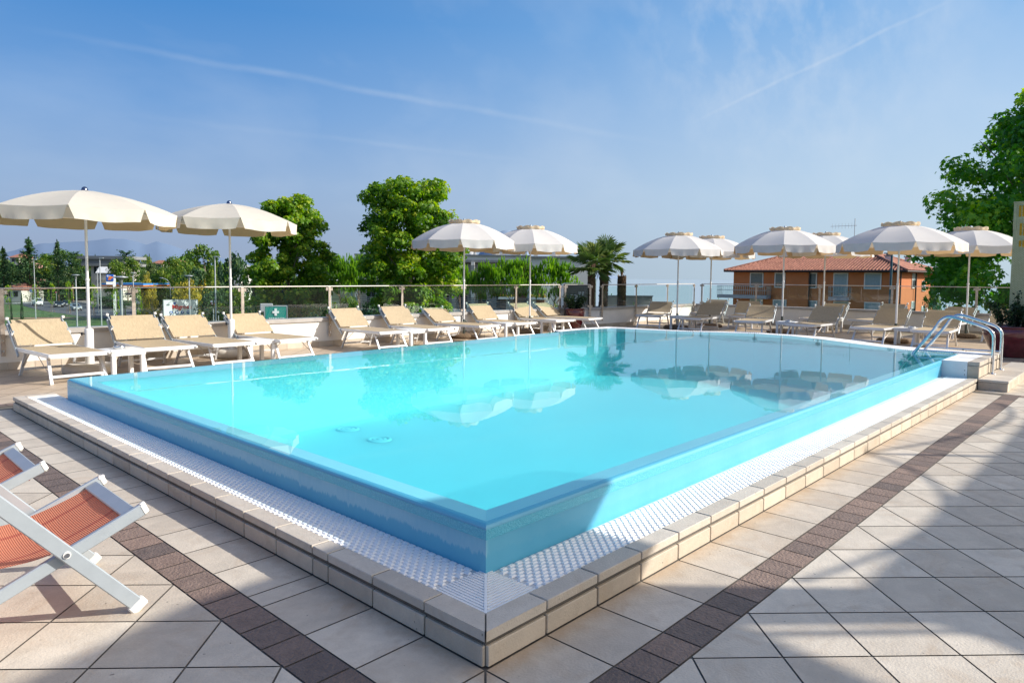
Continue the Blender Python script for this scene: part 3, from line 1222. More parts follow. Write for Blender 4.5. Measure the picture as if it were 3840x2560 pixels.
# ------------------------------------------------------------------ sun loungers
def make_lounger():
    t = thing("sun_lounger", "", "sun lounger", group="beige sling sun loungers round the pool")
    w = MB()
    for sx in (-1, 1):
        w.box(sx * 0.33 - 0.014, sx * 0.33 + 0.014, -1.32, -0.016, 0.325, 0.372, 0.004)
    w.box(-0.345, 0.345, -0.016, 0.014, 0.322, 0.376, 0.004)
    w.box(-0.316, 0.316, -1.31, -1.28, 0.33, 0.36)
    f = w.build("seat_frame", M["alu"], t)
    for sx in (-1, 1):
        w = MB()
        w.lathe([(0.0, 0.021), (0.013, 0.017), (0.021, 0.008), (0.022, -0.004)], 12)
        w.v = [(x + sx * 0.338, z + 0.016, y + 0.349) for x, y, z in w.v]
        w.build("end_cap", M["cap_white"], f)
    w = MB()
    w.smooth = True
    nx, ny = 6, 14
    vs = []
    for j in range(ny + 1):
        for i in range(nx + 1):
            u, v = i / nx, j / ny
            vs.append((-0.317 + 0.634 * u, -0.017 - 1.25 * v, 0.374 - 0.018 * math.sin(PI * u) * math.sin(PI * min(1, v * 1.05)) ** 0.5))
    w.add(vs, [(j * (nx + 1) + i, (j + 1) * (nx + 1) + i, (j + 1) * (nx + 1) + i + 1, j * (nx + 1) + i + 1) for j in range(ny) for i in range(nx)])
    w.build("seat_sling", M["sling"], t)
    # backrest
    hy, hz, ty, tz = -1.24, 0.385, -1.60, 0.70

    def bp(s, off=0.0):
        d = Vector((0, ty - hy, tz - hz)).normalized()
        nrm = Vector((0, d.z, -d.y))
        L = math.hypot(ty - hy, tz - hz)
        q = Vector((0, hy, hz)) + d * (s * L) + nrm * off
        return q
    w = MB()
    for sx in (-1, 1):
        a, b = bp(-0.30, -0.035), bp(0.98, -0.035)
        w.obox((sx * 0.352, a.y, a.z), (sx * 0.352, b.y, b.z), 0.022, 0.042, (0, 1, 0.6), 0.004)
        a, b = bp(0.52, 0.012), bp(1.14, -0.03)
        w.obox((sx * 0.326, a.y, a.z), (sx * 0.326, b.y, b.z), 0.022, 0.030, (0, 1, 0.6), 0.004)
    a = bp(0.98, -0.035)
    w.tube([(-0.352, a.y, a.z), (0.352, a.y, a.z)], 0.012, 8)
    fr = w.build("backrest_frame", M["alu_blue"], t)
    for sx in (-1, 1):
        for s_ in (0.50, 1.15):
            w = MB()
            a = bp(s_, 0.0)
            w.box(sx * 0.34 - 0.019, sx * 0.34 + 0.019, a.y - 0.02, a.y + 0.02, a.z - 0.022, a.z + 0.018, 0.006)
            w.build("joint_cap", M["cap_white"], fr)
    w = MB()
    w.smooth = True
    ny = 10
    vs = []
    for j in range(ny + 1):
        for i in range(nx + 1):
            u, v = i / nx, j / ny
            q = bp(0.0 + 0.90 * v, 0.022 - 0.02 * math.sin(PI * u) * math.sin(PI * v))
            vs.append((-0.335 + 0.67 * u, q.y, q.z))
    w.add(vs, [(j * (nx + 1) + i, (j + 1) * (nx + 1) + i, (j + 1) * (nx + 1) + i + 1, j * (nx + 1) + i + 1) for j in range(ny) for i in range(nx)])
    bs = w.build("backrest_sling", M["sling"], t)
    w = MB()
    for i in range(6):
        q = bp(0.035, 0.024)
        xx = -0.30 + 0.12 * i
        w.lathe([(0.0, 0.006), (0.006, 0.004), (0.007, 0.0)], 8, (xx, q.y, q.z))
    a, b = bp(0.0, 0.024), bp(0.07, 0.0245)
    w.build("hem_rivet", M["alu_blue"], bs)
    w = MB()
    q0, q1 = bp(0.86, 0.0), bp(1.10, -0.006)
    w.add([(-0.30, q0.y, q0.z), (0.30, q0.y, q0.z), (0.30, q1.y, q1.z), (-0.30, q1.y, q1.z)], [(0, 1, 2, 3)])
    w.build("headrest_sling", M["sling"], t)
    # legs: two inverted U frames
    for name, y0, y1 in (("front", -0.20, 0.0), ("rear", -1.05, -1.22)):
        w = MB()
        for sx in (-1, 1):
            w.obox((sx * 0.292, y0, 0.335), (sx * 0.318, y1, 0.0), 0.036, 0.022, (0, 1, 0), 0.003)
        ym = y0 + (y1 - y0) * 0.74
        w.obox((-0.30, ym, 0.088), (0.30, ym, 0.088), 0.016, 0.034, (0, 0, 1), 0.002)
        w.obox((-0.29, y0 + (y1 - y0) * 0.06, 0.315), (0.29, y0 + (y1 - y0) * 0.06, 0.315), 0.018, 0.03, (0, 0, 1), 0.002)
        lg = w.build("leg_frame", M["alu"], t)
        for sx in (-1, 1):
            w = MB()
            w.box(sx * 0.318 - 0.021, sx * 0.318 + 0.021, y1 - 0.015, y1 + 0.015, 0.0, 0.022, 0.004)
            w.build("foot_cap", M["cap_white"], lg)
    for sx in (-1, 1):
        w = MB()
        w.tube([(sx * 0.325, -0.48, 0.335), (sx * 0.318, -0.25, 0.20), (sx * 0.312, -0.07, 0.12)], 0.005, 6)
        w.build("folding_strut", M["post_steel"], t)
        w = MB()
        w.tube([(sx * 0.325, -0.80, 0.335), (sx * 0.318, -0.98, 0.22), (sx * 0.312, -1.15, 0.13)], 0.005, 6)
        w.build("folding_strut", M["post_steel"], t)
    return t


def shift(x, y, yt):
    k = (yt - CAM.y) / (y - CAM.y)
    return (CAM.x + (x - CAM.x) * k, yt)


lg = make_lounger()
LOUNGERS = [
    (1.04, 8.31, 183, "beige lounger left of the nearest cream parasol, a dark stripe across its backrest"),
    (2.17, 8.37, 178, "beige lounger just right of the nearest cream parasol, white table with ashtray beside it"),
    (3.07, 8.33, 183, "beige lounger left of the second cream parasol, dark stripe across its backrest"),
    (4.14, 8.39, 184, "sunlit beige lounger just right of the second cream parasol pole"),
    (*shift(6.41, 8.86, 8.60), 180, "beige lounger alone in front of the white wall where the second row section begins"),
    (*shift(7.56, 8.84, 8.62), 178, "upright beige lounger in front of the tall leafy tree by the railing"),
    (*shift(8.94, 8.86, 8.65), 185, "beige lounger with lowered backrest left of the first frilled white parasol"),
    (*shift(10.33, 9.04, 8.72), 178, "beige lounger whose backrest stands behind the pole of the first frilled parasol"),
    (*shift(11.86, 9.11, 8.78), 176, "beige lounger left of the second frilled parasol near the red pot"),
    (*shift(13.15, 9.15, 8.78), 186, "shaded beige lounger in front of the small red pot"),
]
RL = [
    (15.06, 8.73, 108, "beige lounger by the pool's far corner under the leftmost right-hand parasol"),
    (17.5, 8.40, 100, "half hidden beige lounger behind the far corner lounger by the glass railing"),
    (14.69, 7.28, 95, "beige lounger just right of the leftmost right-hand parasol pole"),
    (16.75, 6.85, 106, "beige lounger in the back row below the house's left balcony"),
    (14.67, 5.67, 102, "beige lounger streaked with light left of the middle front parasol pole"),
    (17.2, 5.05, 88, "beige lounger in the back row beside the pole between two house windows"),
    (14.38, 4.33, 87, "shaded beige lounger right of the middle front parasol pole"),
    (17.55, 3.98, 76, "beige lounger standing alone in the back row below the house's last front window"),
    (14.47, 2.93, 86, "shaded beige lounger left of the nearest white parasol's pole"),
    (17.65, 2.25, 84, "beige lounger in the back row in front of the house's orange end wall"),
    (14.47, 1.75, 93, "shaded beige lounger seen behind the pool ladder"),
    (17.3, 0.98, 92, "beige lounger partly hidden by the big dark pot's shrub"),
]
for i, (x, y, a, lab) in enumerate(LOUNGERS + RL):
    if i == 0:
        lg.location = (x, y, 0)
        lg.rotation_euler = (0, 0, R(a))
        lg["label"] = lab
        o = lg
    else:
        o = copy_tree(lg, (x, y, 0), R(a), lab)
    da = R((0, 1.5, -2, -3, 1, 2.5, -6, 2, -1, -3, -4, 1, 0, 2, -2, 1, 3, 5, 3, 0, 2, -1)[i])
    for c in (o.children if i == 0 else [k_ for k_ in bpy.data.objects if k_.parent == o]):
        if c.name.split(".")[0] in ("backrest_frame", "backrest_sling", "headrest_sling"):
            # tip the backrest about its hinge
            hy_, hz_ = -1.24, 0.385
            c.rotation_euler = (-da, 0, 0)
            ca, sa = math.cos(-da), math.sin(-da)
            c.location = (0, hy_ - (ca * hy_ - sa * hz_), hz_ - (sa * hy_ + ca * hz_))

# ------------------------------------------------------------------ parasols
def make_parasol(n, Rr, zrim, zap, canvas, frill, label, group, pole_mat, base_mat, rot=0.0):
    t = thing("parasol", label, "parasol", group=group)
    w = MB()
    w.tube([(0, 0, 0.34), (0, 0, 1.30)], 0.021, 12)
    w.tube([(0, 0, 1.30), (0, 0, zap + 0.01)], 0.0185, 12)
    w.lathe([(0.022, 1.27), (0.026, 1.275), (0.026, 1.30), (0.02, 1.306)], 12)
    pl = w.build("pole", M["pole_white"], t)
    w = MB()
    if frill:
        w.tube([(0, 0, 0.08), (0, 0, 0.42)], 0.027, 12)
        for z in (0.16, 0.37):
            w.tube([(0.02, 0, z), (0.055, 0, z)], 0.008, 8)
            w.lathe([(0.001, -0.02), (0.02, -0.018), (0.02, 0.018), (0.001, 0.02)], 10, (0.066, 0, z))
        w.build("pole_socket", pole_mat, pl)
    else:
        w.lathe([(0.056, 0.10), (0.056, 0.60), (0.050, 0.615), (0.03, 0.625)], 20)
        w.build("pole_socket", M["white_plastic"], pl)
        w = MB()
        w.tube([(-0.05, 0, 0.55), (-0.075, 0, 0.55)], 0.008, 8)
        w.box(-0.10, -0.075, -0.02, 0.02, 0.53, 0.57, 0.008)
        w.build("clamp_knob", M["black"], pl)
    w = MB()
    if frill:
        w.lathe([(0.03, 0.095), (0.20, 0.10), (0.30, 0.085), (0.345, 0.05), (0.35, 0.025), (0.33, 0.0), (0.001, 0.0)], 36)
    else:
        w.lathe([(0.056, 0.135), (0.25, 0.14), (0.315, 0.125), (0.335, 0.09), (0.335, 0.05), (0.315, 0.012), (0.28, 0.0), (0.001, 0.0)], 36)
    w.build("base_weight", base_mat, t)
    # canopy
    w = MB()
    w.smooth = True
    rings, sub = 8, 4
    prof = []
    for i in range(rings + 1):
        u = i / rings
        r = Rr * u
        z = zrim + (zap - zrim) * (1 - u ** 1.9) if frill else zrim + (zap - zrim) * (1 - 0.30 * u - 0.70 * u ** 2.1)
        prof.append((r, z))
    for k in range(n):
        vs = []
        a0, a1 = rot + 2 * PI * k / n, rot + 2 * PI * (k + 1) / n
        for r, z in prof:
            for q in range(sub + 1):
                f = q / sub
                p0 = Vector((r * math.cos(a0), r * math.sin(a0), z))
                p1 = Vector((r * math.cos(a1), r * math.sin(a1), z))
                p = p0.lerp(p1, f)
                sag = math.sin(PI * f) * (r / Rr) * (0.016 if frill else 0.02)
                vs.append((p.x, p.y, p.z - sag))
        fs = []
        for i in range(rings):
            for q in range(sub):
                a = i * (sub + 1) + q
                fs.append((a, a + sub + 1, a + sub + 2, a + 1))
        w.add(vs, fs)
    cn = w.build("canopy", canvas, t)
    # valance flaps, one cloth piece per panel, gaps at the ribs
    rr = random.Random(int(Rr * 1000) + n)
    w = MB()
    w.smooth = True
    vh = 0.165 if not frill else 0.175
    m = 10
    for k in range(n):
        a0, a1 = rot + 2 * PI * k / n, rot + 2 * PI * (k + 1) / n
        vs = []
        ph = rr.random() * 6
        tw = rr.uniform(-0.02, 0.03)
        for j in range(4):
            v = j / 3
            for q in range(m + 1):
                f = q / m
                ff = 0.5 + (f - 0.5) * (0.985 - 0.15 * v)
                p = Vector((math.cos(a0), math.sin(a0), 0)).lerp(Vector((math.cos(a1), math.sin(a1), 0)), ff)
                out = Rr + 0.004 + v * (0.012 + 0.014 * math.sin(ff * 17 + ph) * v + tw * (ff - 0.5))
                z = zrim - vh * v - math.sin(PI * f) * (0.016 if frill else 0.02) + 0.004 * math.sin(ff * 11 + ph) * v
                vs.append((p.x * out, p.y * out, z))
        w.add(vs, [(j * (m + 1) + q, (j + 1) * (m + 1) + q, (j + 1) * (m + 1) + q + 1, j * (m + 1) + q + 1) for j in range(3) for q in range(m)])
    w.build("valance", M["valance_white"] if frill else M["valance_cream"], cn)
    # ribs
    w = MB()
    for k in range(n):
        a = rot + 2 * PI * k / n
        w.tube([(r * 0.985 * math.cos(a), r * 0.985 * math.sin(a), z - 0.022) for r, z in prof[1:]], 0.006, 5)
        w.tube([(0.02 * math.cos(a), 0.02 * math.sin(a), zrim + 0.02), (Rr * 0.5 * math.cos(a), Rr * 0.5 * math.sin(a), prof[4][1] - 0.03)], 0.005, 5)
    w.build("rib_frame", M["alu_blue"], t)
    if frill:
        w = MB()
        w.smooth = True
        m = n * 12
        vs = []
        rf = 0.345
        for (r, dz, amp) in ((0.0, 0.052, 0), (rf * 0.5, 0.046, 0), (rf * 0.93, 0.026, 0.012), (rf, 0.028, 0.03)):
            for k in range(m):
                a = rot + 2 * PI * k / m
                s_ = abs(math.sin(a * n / 2 - rot * n / 2))
                vs.append((r * math.cos(a), r * math.sin(a), zap + dz - 0.01 + amp * s_))
        fs = []
        for i in range(3):
            for k in range(m):
                fs.append((i * m + k, i * m + (k + 1) % m, (i + 1) * m + (k + 1) % m, (i + 1) * m + k))
        w.add(vs, fs)
        fl = w.build("vent_cap", canvas, t)
        w = MB()
        w.smooth = True
        vs = []
        for (r, dz, amp) in ((rf * 1.0, 0.028, 0.03), (rf * 1.012, 0.006, 0.026), (rf * 0.985, -0.022, 0.012)):
            for k in range(m):
                a = rot + 2 * PI * k / m
                s_ = abs(math.sin(a * n / 2 - rot * n / 2))
                rr2 = r * (1 + 0.03 * math.cos(a * n))
                vs.append((rr2 * math.cos(a), rr2 * math.sin(a), zap + dz - 0.012 + amp * s_))
        fs = []
        for i in range(2):
            for k in range(m):
                fs.append((i * m + k, i * m + (k + 1) % m, (i + 1) * m + (k + 1) % m, (i + 1) * m + k))
        w.add(vs, fs)
        w.build("frill", M["frill"], fl)
        w = MB()
        w.lathe([(0.0, 0.09), (0.015, 0.083), (0.026, 0.064), (0.028, 0.05), (0.04, 0.044), (0.042, 0.035)], 14, (0, 0, zap))
        w.build("finial", M["alu_blue"], t)
    else:
        w = MB()
        w.lathe([(0.0, 0.052), (0.018, 0.048), (0.034, 0.034), (0.042, 0.014), (0.043, 0.0), (0.062, -0.004), (0.064, -0.014)], 18, (0, 0, zap))
        w.build("finial", M["chrome"], t)
    return t


GP1 = "cream parasols beside the near loungers"
GP2 = "white parasols with frilled tops"
p1 = make_parasol(8, 1.13, 2.205, 2.50, M["canopy_cream"], False, "cream parasol with dark metal ball top, cut by the photo's left edge", GP1,
                  M["pole_white"], M["concrete_white"], R(20))
p1.location = (1.38, 9.12, 0)
copy_tree(p1, (3.67, 9.72, 0), R(8), "cream parasol with dark metal ball top in front of the left leafy tree", GP1, (0.97, 0.97, 1.02))
p2 = make_parasol(10, 1.18, 2.165, 2.60, M["canopy_white"], True, "white frilled parasol overlapping the dense round tree", GP2,
                  M["pole_dark"], M["pebble"], R(7))
p2.location = (9.15, 9.88, 0)
PARA = [
    (11.40, 9.88, 3, 1.0, 1.0, "white frilled parasol left of the palm"),
    (15.7, 8.2, 12, 1.05, 1.0, "white frilled parasol farthest left of the right-hand group, its shade over the corner lounger"),
    (17.05, 7.9, 25, 1.02, 0.99, "white frilled parasol half hidden behind the leftmost one of the right-hand group"),
    (16.38, 5.53, 14, 1.07, 1.03, "white frilled parasol covering the left half of the tiled house roof"),
    (18.7, 5.30, 4, 1.05, 1.02, "white frilled parasol mostly hidden between the two large ones in front of the house"),
    (15.66, 2.67, 20, 1.10, 1.01, "largest white frilled parasol, in front of the house's orange end wall"),
    (18.54, 1.83, 9, 1.04, 1.02, "white frilled parasol in front of the big tree beside the wicker screen"),
]
for x, y, a, sc, sz, lab in PARA:
    copy_tree(p2, (x, y, 0), R(a), lab, GP2, (sc, sc, sz))

# ------------------------------------------------------------------ side tables
tb = thing("side_table", "", "side table", group="white plastic side tables between loungers")
w = MB()
w.box(-0.225, 0.225, -0.225, 0.225, 0.345, 0.372, 0.008)
w.box(-0.215, 0.215, -0.215, -0.19, 0.30, 0.345)
w.box(-0.215, 0.215, 0.19, 0.215, 0.30, 0.345)
w.box(-0.215, -0.19, -0.19, 0.19, 0.30, 0.345)
w.box(0.19, 0.215, -0.19, 0.19, 0.30, 0.345)
w.build("table_top", M["white_plastic"], tb)
for sx in (-1, 1):
    for sy in (-1, 1):
        w = MB()
        a, b = sorted((sx * 0.21, sx * 0.155))
        c, d = sorted((sy * 0.21, sy * 0.155))
        w.box(a, b, c, d, 0.0, 0.30, 0.006)
        w.build("leg", M["white_plastic"], tb)
TABLES = [(1.60, 8.52, 4, "white plastic table with steel ashtray right of the nearest lounger"),
          (3.60, 8.72, 0, "white plastic table at the foot of the second cream parasol"),
          (6.82, 8.86, 3, "white plastic table between the sunlit loungers before the dense tree"),
          (9.62, 9.00, -4, "white plastic table by the first frilled parasol's pebble base"),
          (11.35, 9.10, 5, "white plastic table left of the lounger near the small red pot"),
          (15.45, 7.95, 0, "white plastic table right of the leftmost right-hand parasol pole"),
          (15.25, 4.95, 8, "white plastic table with ashtray beside the middle front parasol pole"),
          (15.15, 2.32, 3, "white plastic table with ashtray right of the nearest white parasol pole"),
          (17.7, 4.72, 0, "white plastic table in the back row beside the lone lounger"),
          (17.9, 7.30, 0, "white plastic table in the back row near the glass corner")]
for i, (x, y, a, lab) in enumerate(TABLES):
    if i == 0:
        tb.location = (x, y, 0)
        tb.rotation_euler = (0, 0, R(a))
        tb["label"] = lab
    else:
        copy_tree(tb, (x, y, 0), R(a), lab)
ash = None
for (x, y, lab) in ((1.58, 8.56, "round steel ashtray on the nearest white side table"), (15.2, 4.9, "round steel ashtray on the table by the middle parasol pole"),
                    (15.1, 2.22, "round steel ashtray on the table behind the pool ladder")):
    if ash is None:
        w = MB()
        w.lathe([(0.0, 0.006), (0.062, 0.006), (0.066, 0.034), (0.072, 0.038), (0.076, 0.034), (0.072, 0.0), (0.0, 0.0)], 24)
        ash = tag(w.build("ashtray", M["steel"]), lab, "ashtray", "steel ashtrays on side tables")
        o = ash
    else:
        o = ash.copy()
        COL.objects.link(o)
        o["label"] = lab
    o.location = (x, y, 0.372)

# ------------------------------------------------------------------ folding chairs with orange slings
def sling_mesh(pts, y0, y1, sagx=0.0):
    """UV-mapped cloth following pts (x,z) from y0 to y1"""
    P = arc_pts([(a, 0, b) for a, b in pts], 8)
    L = [0]
    for i in range(1, len(P)):
        L.append(L[-1] + (P[i] - P[i - 1]).length)
    m = 12
    vs, uv = [], []
    for i, q in enumerate(P):
        for j in range(m + 1):
            v = j / m
            vs.append((q.x, y0 + (y1 - y0) * v, q.z - 0.028 * math.sin(PI * v) * math.sin(PI * min(1, L[i] / 0.9)) ))
            uv.append((L[i], v))
    fs = [(i * (m + 1) + j, i * (m + 1) + j + 1, (i + 1) * (m + 1) + j + 1, (i + 1) * (m + 1) + j) for i in range(len(P) - 1) for j in range(m)]
    me = bpy.data.meshes.new("sling")
    me.from_pydata(vs, [], fs)
    me.materials.append(M["orange_sling"])
    ul = me.uv_layers.new(name="UVMap")
    for lp in me.loops:
        ul.data[lp.index].uv = uv[lp.vertex_index]
    me.polygons.foreach_set("use_smooth", [True] * len(fs))
    me.update()
    return me


dc = thing("deck_chair", "orange sling folding chair nearest the camera with silver crossed legs", "folding chair", (-0.68, 1.335, 0),
           group="orange folding chairs at the pool's near corner")
YW = 0.63
# local x=0 at the front foot
def lp(x):
    return x + 0.68


for y in (0.0, YW):
    s_ = 1 if y == 0 else -1
    w = MB()
    w.obox((0.0, y, 0.028), (lp(-0.923) * 4.6, y, 0.308 * 4.6 - 0.1), 0.024, 0.055, (0.79, 0, 0.61), 0.004)
    l = w.build("leg", M["alu_blue"], dc)
    w = MB()
    w.obox((0.017, y, 0.006), (-0.01, y, 0.040), 0.030, 0.070, (0.79, 0, 0.61), 0.006)
    w.build("foot_cap", M["cap_white"], l)
    w = MB()
    yy = y + s_ * 0.034
    w.obox((lp(-0.640), yy, 0.405), (lp(-1.53), yy, 0.02), 0.024, 0.050, (-0.42, 0, 0.9), 0.004)
    r_ = w.build("seat_rail", M["alu_blue"], dc)
    w = MB()
    w.obox((lp(-0.622), yy, 0.413), (lp(-0.650), yy, 0.400), 0.030, 0.056, (-0.42, 0, 0.9), 0.01)
    w.obox((lp(-0.655), yy + s_ * 0.008, 0.418), (lp(-0.628), yy + s_ * 0.008, 0.430), 0.016, 0.016, (-0.42, 0, 0.9), 0.004)
    w.build("end_cap", M["cap_white"], r_)
    w = MB()
    yb = y - s_ * 0.013
    w.tube([(lp(-0.923), yb + s_ * 0.004, 0.305), (lp(-0.923), yb - s_ * 0.004, 0.305)], 0.014, 14)
    pv = w.build("pivot_ring", M["cap_white"], dc)
    w = MB()
    w.tube([(lp(-0.923), yb, 0.305), (lp(-0.923), yb - s_ * 0.008, 0.305)], 0.009, 12)
    w.build("pivot_bolt", M["steel"], pv)
w = MB()
w.obox((lp(-0.683), 0.046, 0.392), (lp(-0.683), YW - 0.046, 0.392), 0.056, 0.022, (-0.42, 0, 0.9), 0.004)
w.build("front_bar", M["alu_blue"], dc)
w = MB()
w.obox((lp(-0.76), 0.012, 0.105), (lp(-0.76), YW - 0.012, 0.105), 0.022, 0.05, (-0.6, 0, 0.79), 0.003)
w.build("lower_bar", M["alu_blue"], dc)
w = MB()
w.obox((-1.12, 0.012, 1.36), (-1.12, YW - 0.012, 1.36), 0.05, 0.02, (-0.6, 0, 0.79), 0.003)
w.build("top_bar", M["alu_blue"], dc)
sl = bpy.data.objects.new("sling_seat", sling_mesh([(lp(-0.695), 0.388), (lp(-0.78), 0.352), (lp(-0.92), 0.308), (lp(-1.06), 0.29), (lp(-1.25), 0.315), (lp(-1.40), 0.46), (lp(-1.58), 0.80), (lp(-1.76), 1.22), (lp(-1.80), 1.36)], 0.05, YW - 0.05))
COL.objects.link(sl)
sl.parent = dc
w = MB()
w.tube([(lp(-0.70), 0.062, 0.378), (lp(-0.705), 0.062, 0.345), (lp(-0.69), 0.062, 0.345)], 0.005, 6)
w.tube([(lp(-0.70), YW - 0.062, 0.378), (lp(-0.705), YW - 0.062, 0.345), (lp(-0.69), YW - 0.062, 0.345)], 0.005, 6)
w.build("sling_hook", M["red"], dc)
dc.rotation_euler = (0, 0, R(-1.5))
copy_tree(dc, (-0.79, 2.36, 0), R(-1.5), "second orange sling folding chair, mostly beyond the photo's left edge")

# ------------------------------------------------------------------ parapets and glass balustrades
def wall_run(name, pts, label, h=0.56, th=0.22):
    """white parapet along pts, body on the right-hand (outer) side"""
    t = thing(name, label, "wall", (pts[0][0], pts[0][1], 0))
    o = Vector((pts[0][0], pts[0][1]))
    P = [Vector(p) - o for p in pts]

    def off(d):
        res = []
        for i in range(len(P)):
            ds = []
            if i > 0:
                ds.append((P[i] - P[i - 1]).normalized())
            if i < len(P) - 1:
                ds.append((P[i + 1] - P[i]).normalized())
            ns = [Vector((-q.y, q.x)) for q in ds]
            m = sum(ns, Vector((0, 0))).normalized()
            res.append(P[i] + m * (d / max(0.4, m.dot(ns[0]))))
        return res

    def slab(mb, a, b, z0, z1):
        A, B = off(a), off(b)
        for i in range(len(P) - 1):
            vs = [(q.x, q.y, z) for z in (z0, z1) for q in (A[i], A[i + 1], B[i + 1], B[i])]
            mb.add(vs, [(3, 2, 1, 0), (4, 5, 6, 7), (0, 1, 5, 4), (2, 3, 7, 6), (1, 2, 6, 5), (3, 0, 4, 7)])
    w = MB()
    slab(w, 0.0, th, -0.4, h - 0.07)
    w.build("wall_body", M["plaster"], t)
    w = MB()
    slab(w, -0.035, th + 0.035, h - 0.07, h - 0.012)
    slab(w, -0.02, th + 0.02, h - 0.012, h)
    w.build("wall_cap", M["cap"], t)
    w = MB()
    for i in range(len(P) - 1):
        d = (P[i + 1] - P[i])
        L = d.length
        d.normalize()
        nrm = Vector((-d.y, d.x))
        k = 0
        while k * TL < L:
            w.tone = random.random()
            a, b = P[i] + d * (k * TL + 0.003), P[i] + d * min(L, (k + 1) * TL - 0.003)
            a0, b0, a1, b1 = a - nrm * 0.010, b - nrm * 0.010, a - nrm * 0.0, b - nrm * 0.0
            vs = [(q.x, q.y, z) for z in (0.0, 0.105) for q in (a0, b0, b1, a1)]
            w.add(vs, [(4, 5, 6, 7), (0, 1, 5, 4), (1, 2, 6, 5), (3, 0, 4, 7)])
            k += 1
    w.build("skirting", M["skirting"], t)
    return t


wall_run("parapet_wall", [(-6.0, 10.29), (13.35, 10.29)], "long white parapet wall behind the left row of loungers")
wall_run("parapet_wall", [(13.352, 10.29), (14.22, 9.80), (19.62, 9.74)], "white parapet wall turning the corner behind the small red pot, sunlit patch on it")
wall_run("parapet_wall", [(19.62, 9.738), (19.62, -3.0)], "white parapet wall behind the right-hand loungers below the orange house")


def balustrade(pts, posts, z0, z1, label, in_off=0.045):
    """posts: list of (segment point x,y); glass between consecutive posts"""
    t = thing("glass_balustrade", label, "railing", (posts[0][0], posts[0][1], 0))
    o = Vector((posts[0][0], posts[0][1], 0))
    n = len(posts)
    P = [Vector((x, y, 0)) - o for x, y in posts]
    hz = [z0 + (z1 - z0) * i / (n - 1) for i in range(n)]
    for i, p in enumerate(P):
        d = (P[min(i + 1, n - 1)] - P[max(i - 1, 0)]).normalized()
        nn = Vector((-d.y, d.x, 0))
        w = MB()
        q = p - nn * in_off
        w.obox(q + Vector((0, 0, 0.20)), q + Vector((0, 0, hz[i] - 0.005)), 0.014, 0.055, d, 0.002)
        ps = w.build("post", M["post_steel"], t)
        for (zz, hh, ww) in ((hz[i] - 0.055, 0.058, 0.15), (0.60, 0.058, 0.15)):
            w = MB()
            q2 = q + nn * 0.011
            w.obox(q2 - d * ww / 2 + Vector((0, 0, zz)), q2 + d * ww / 2 + Vector((0, 0, zz)), 0.012, hh, (0, 0, 1), 0.002)
            w.build("clamp_plate", M["post_steel"], ps)
        w = MB()
        for zz in (0.27, 0.42):
            w.tube([q - nn * 0.008 + Vector((0, 0, zz)), q - nn * 0.022 + Vector((0, 0, zz))], 0.010, 8)
            w.tube([q + nn * 0.006 + Vector((0, 0, zz)), q + nn * (in_off + 0.01) + Vector((0, 0, zz))], 0.014, 8)
        for sg in (-1, 1):
            qb = q + d * sg * 0.048 + Vector((0, 0, hz[i] - 0.055))
            w.tube([qb + nn * 0.006, qb - nn * 0.002], 0.009, 8)
        w.build("bolt", M["steel"], ps)
    for i in range(n - 1):
        a, b = P[i], P[i + 1]
        d = (b - a).normalized()
        nn = Vector((-d.y, d.x, 0))
        a2, b2 = a + d * 0.045 - nn * (in_off - 0.026), b - d * 0.045 - nn * (in_off - 0.026)
        w = MB()
        vs = [(q.x, q.y, z) for q, zz in ((a2, hz[i]), (b2, hz[i + 1])) for z in (0.575, zz - 0.045)]
        vs2 = [(x + nn.x * 0.008, y + nn.y * 0.008, z) for x, y, z in vs]
        w.add(vs + vs2, [(0, 2, 3, 1), (4, 5, 7, 6), (1, 3, 7, 5), (0, 4, 6, 2), (0, 1, 5, 4), (2, 6, 7, 3)])
        w.build("glass_pane", M["glass"], t)
    w = MB()
    pts3 = [p - Vector((0, 0, 0)) + Vector((0, 0, h)) for p, h in zip(P, hz)]
    for i in range(n - 1):
        d = (P[i + 1] - P[i]).normalized()
        nn = Vector((-d.y, d.x, 0))
        w.tube([pts3[i] - nn * (in_off - 0.01), pts3[i + 1] - nn * (in_off - 0.01)], 0.0115, 10)
    w.build("handrail", M["rail_steel"], t)
    return t


balustrade(None, [(-1.2, 10.29), (0.62, 10.29), (2.34, 10.29), (4.13, 10.29), (5.9, 10.29), (7.68, 10.29), (9.49, 10.29), (11.29, 10.29), (13.04, 10.29)],
           1.15, 1.19, "long green tinted glass railing with steel posts behind the left loungers")
balustrade(None, [(13.30, 10.29), (13.95, 9.93)], 1.19, 1.195, "short glass railing bay behind the small red pot")
balustrade(None, [(14.3, 9.79), (15.98, 9.77), (17.74, 9.755), (19.42, 9.74)], 1.195, 1.22, "glass railing with three bays between the palms and the orange house")
balustrade(None, [(19.62, 9.5), (19.62, 7.65), (19.62, 5.72), (19.62, 3.78), (19.62, 1.81), (19.62, -0.2)], 1.225, 1.235, "glass railing in front of the orange house mirroring the loungers")

# ------------------------------------------------------------------ potted shrubs
def leaf_quad(mb, c, nrm, up, L, W, tone, fold=0.25):
    n_ = Vector(nrm).normalized()
    u = Vector(up)
    u = (u - n_ * u.dot(n_))
    if u.length < 1e-4:
        u = n_.orthogonal()
    u.normalize()
    r_ = u.cross(n_)
    c = Vector(c)
    mb.tone = tone
    a = c - u * L * 0.5
    b = c + u * L * 0.5 - n_ * L * 0.12
    s1 = c + r_ * W * 0.5 + n_ * W * fold * 0.5
    s2 = c - r_ * W * 0.5 + n_ * W * fold * 0.5
    mb.add([a, s1, b, s2], [(0, 1, 2), (0, 2, 3)])


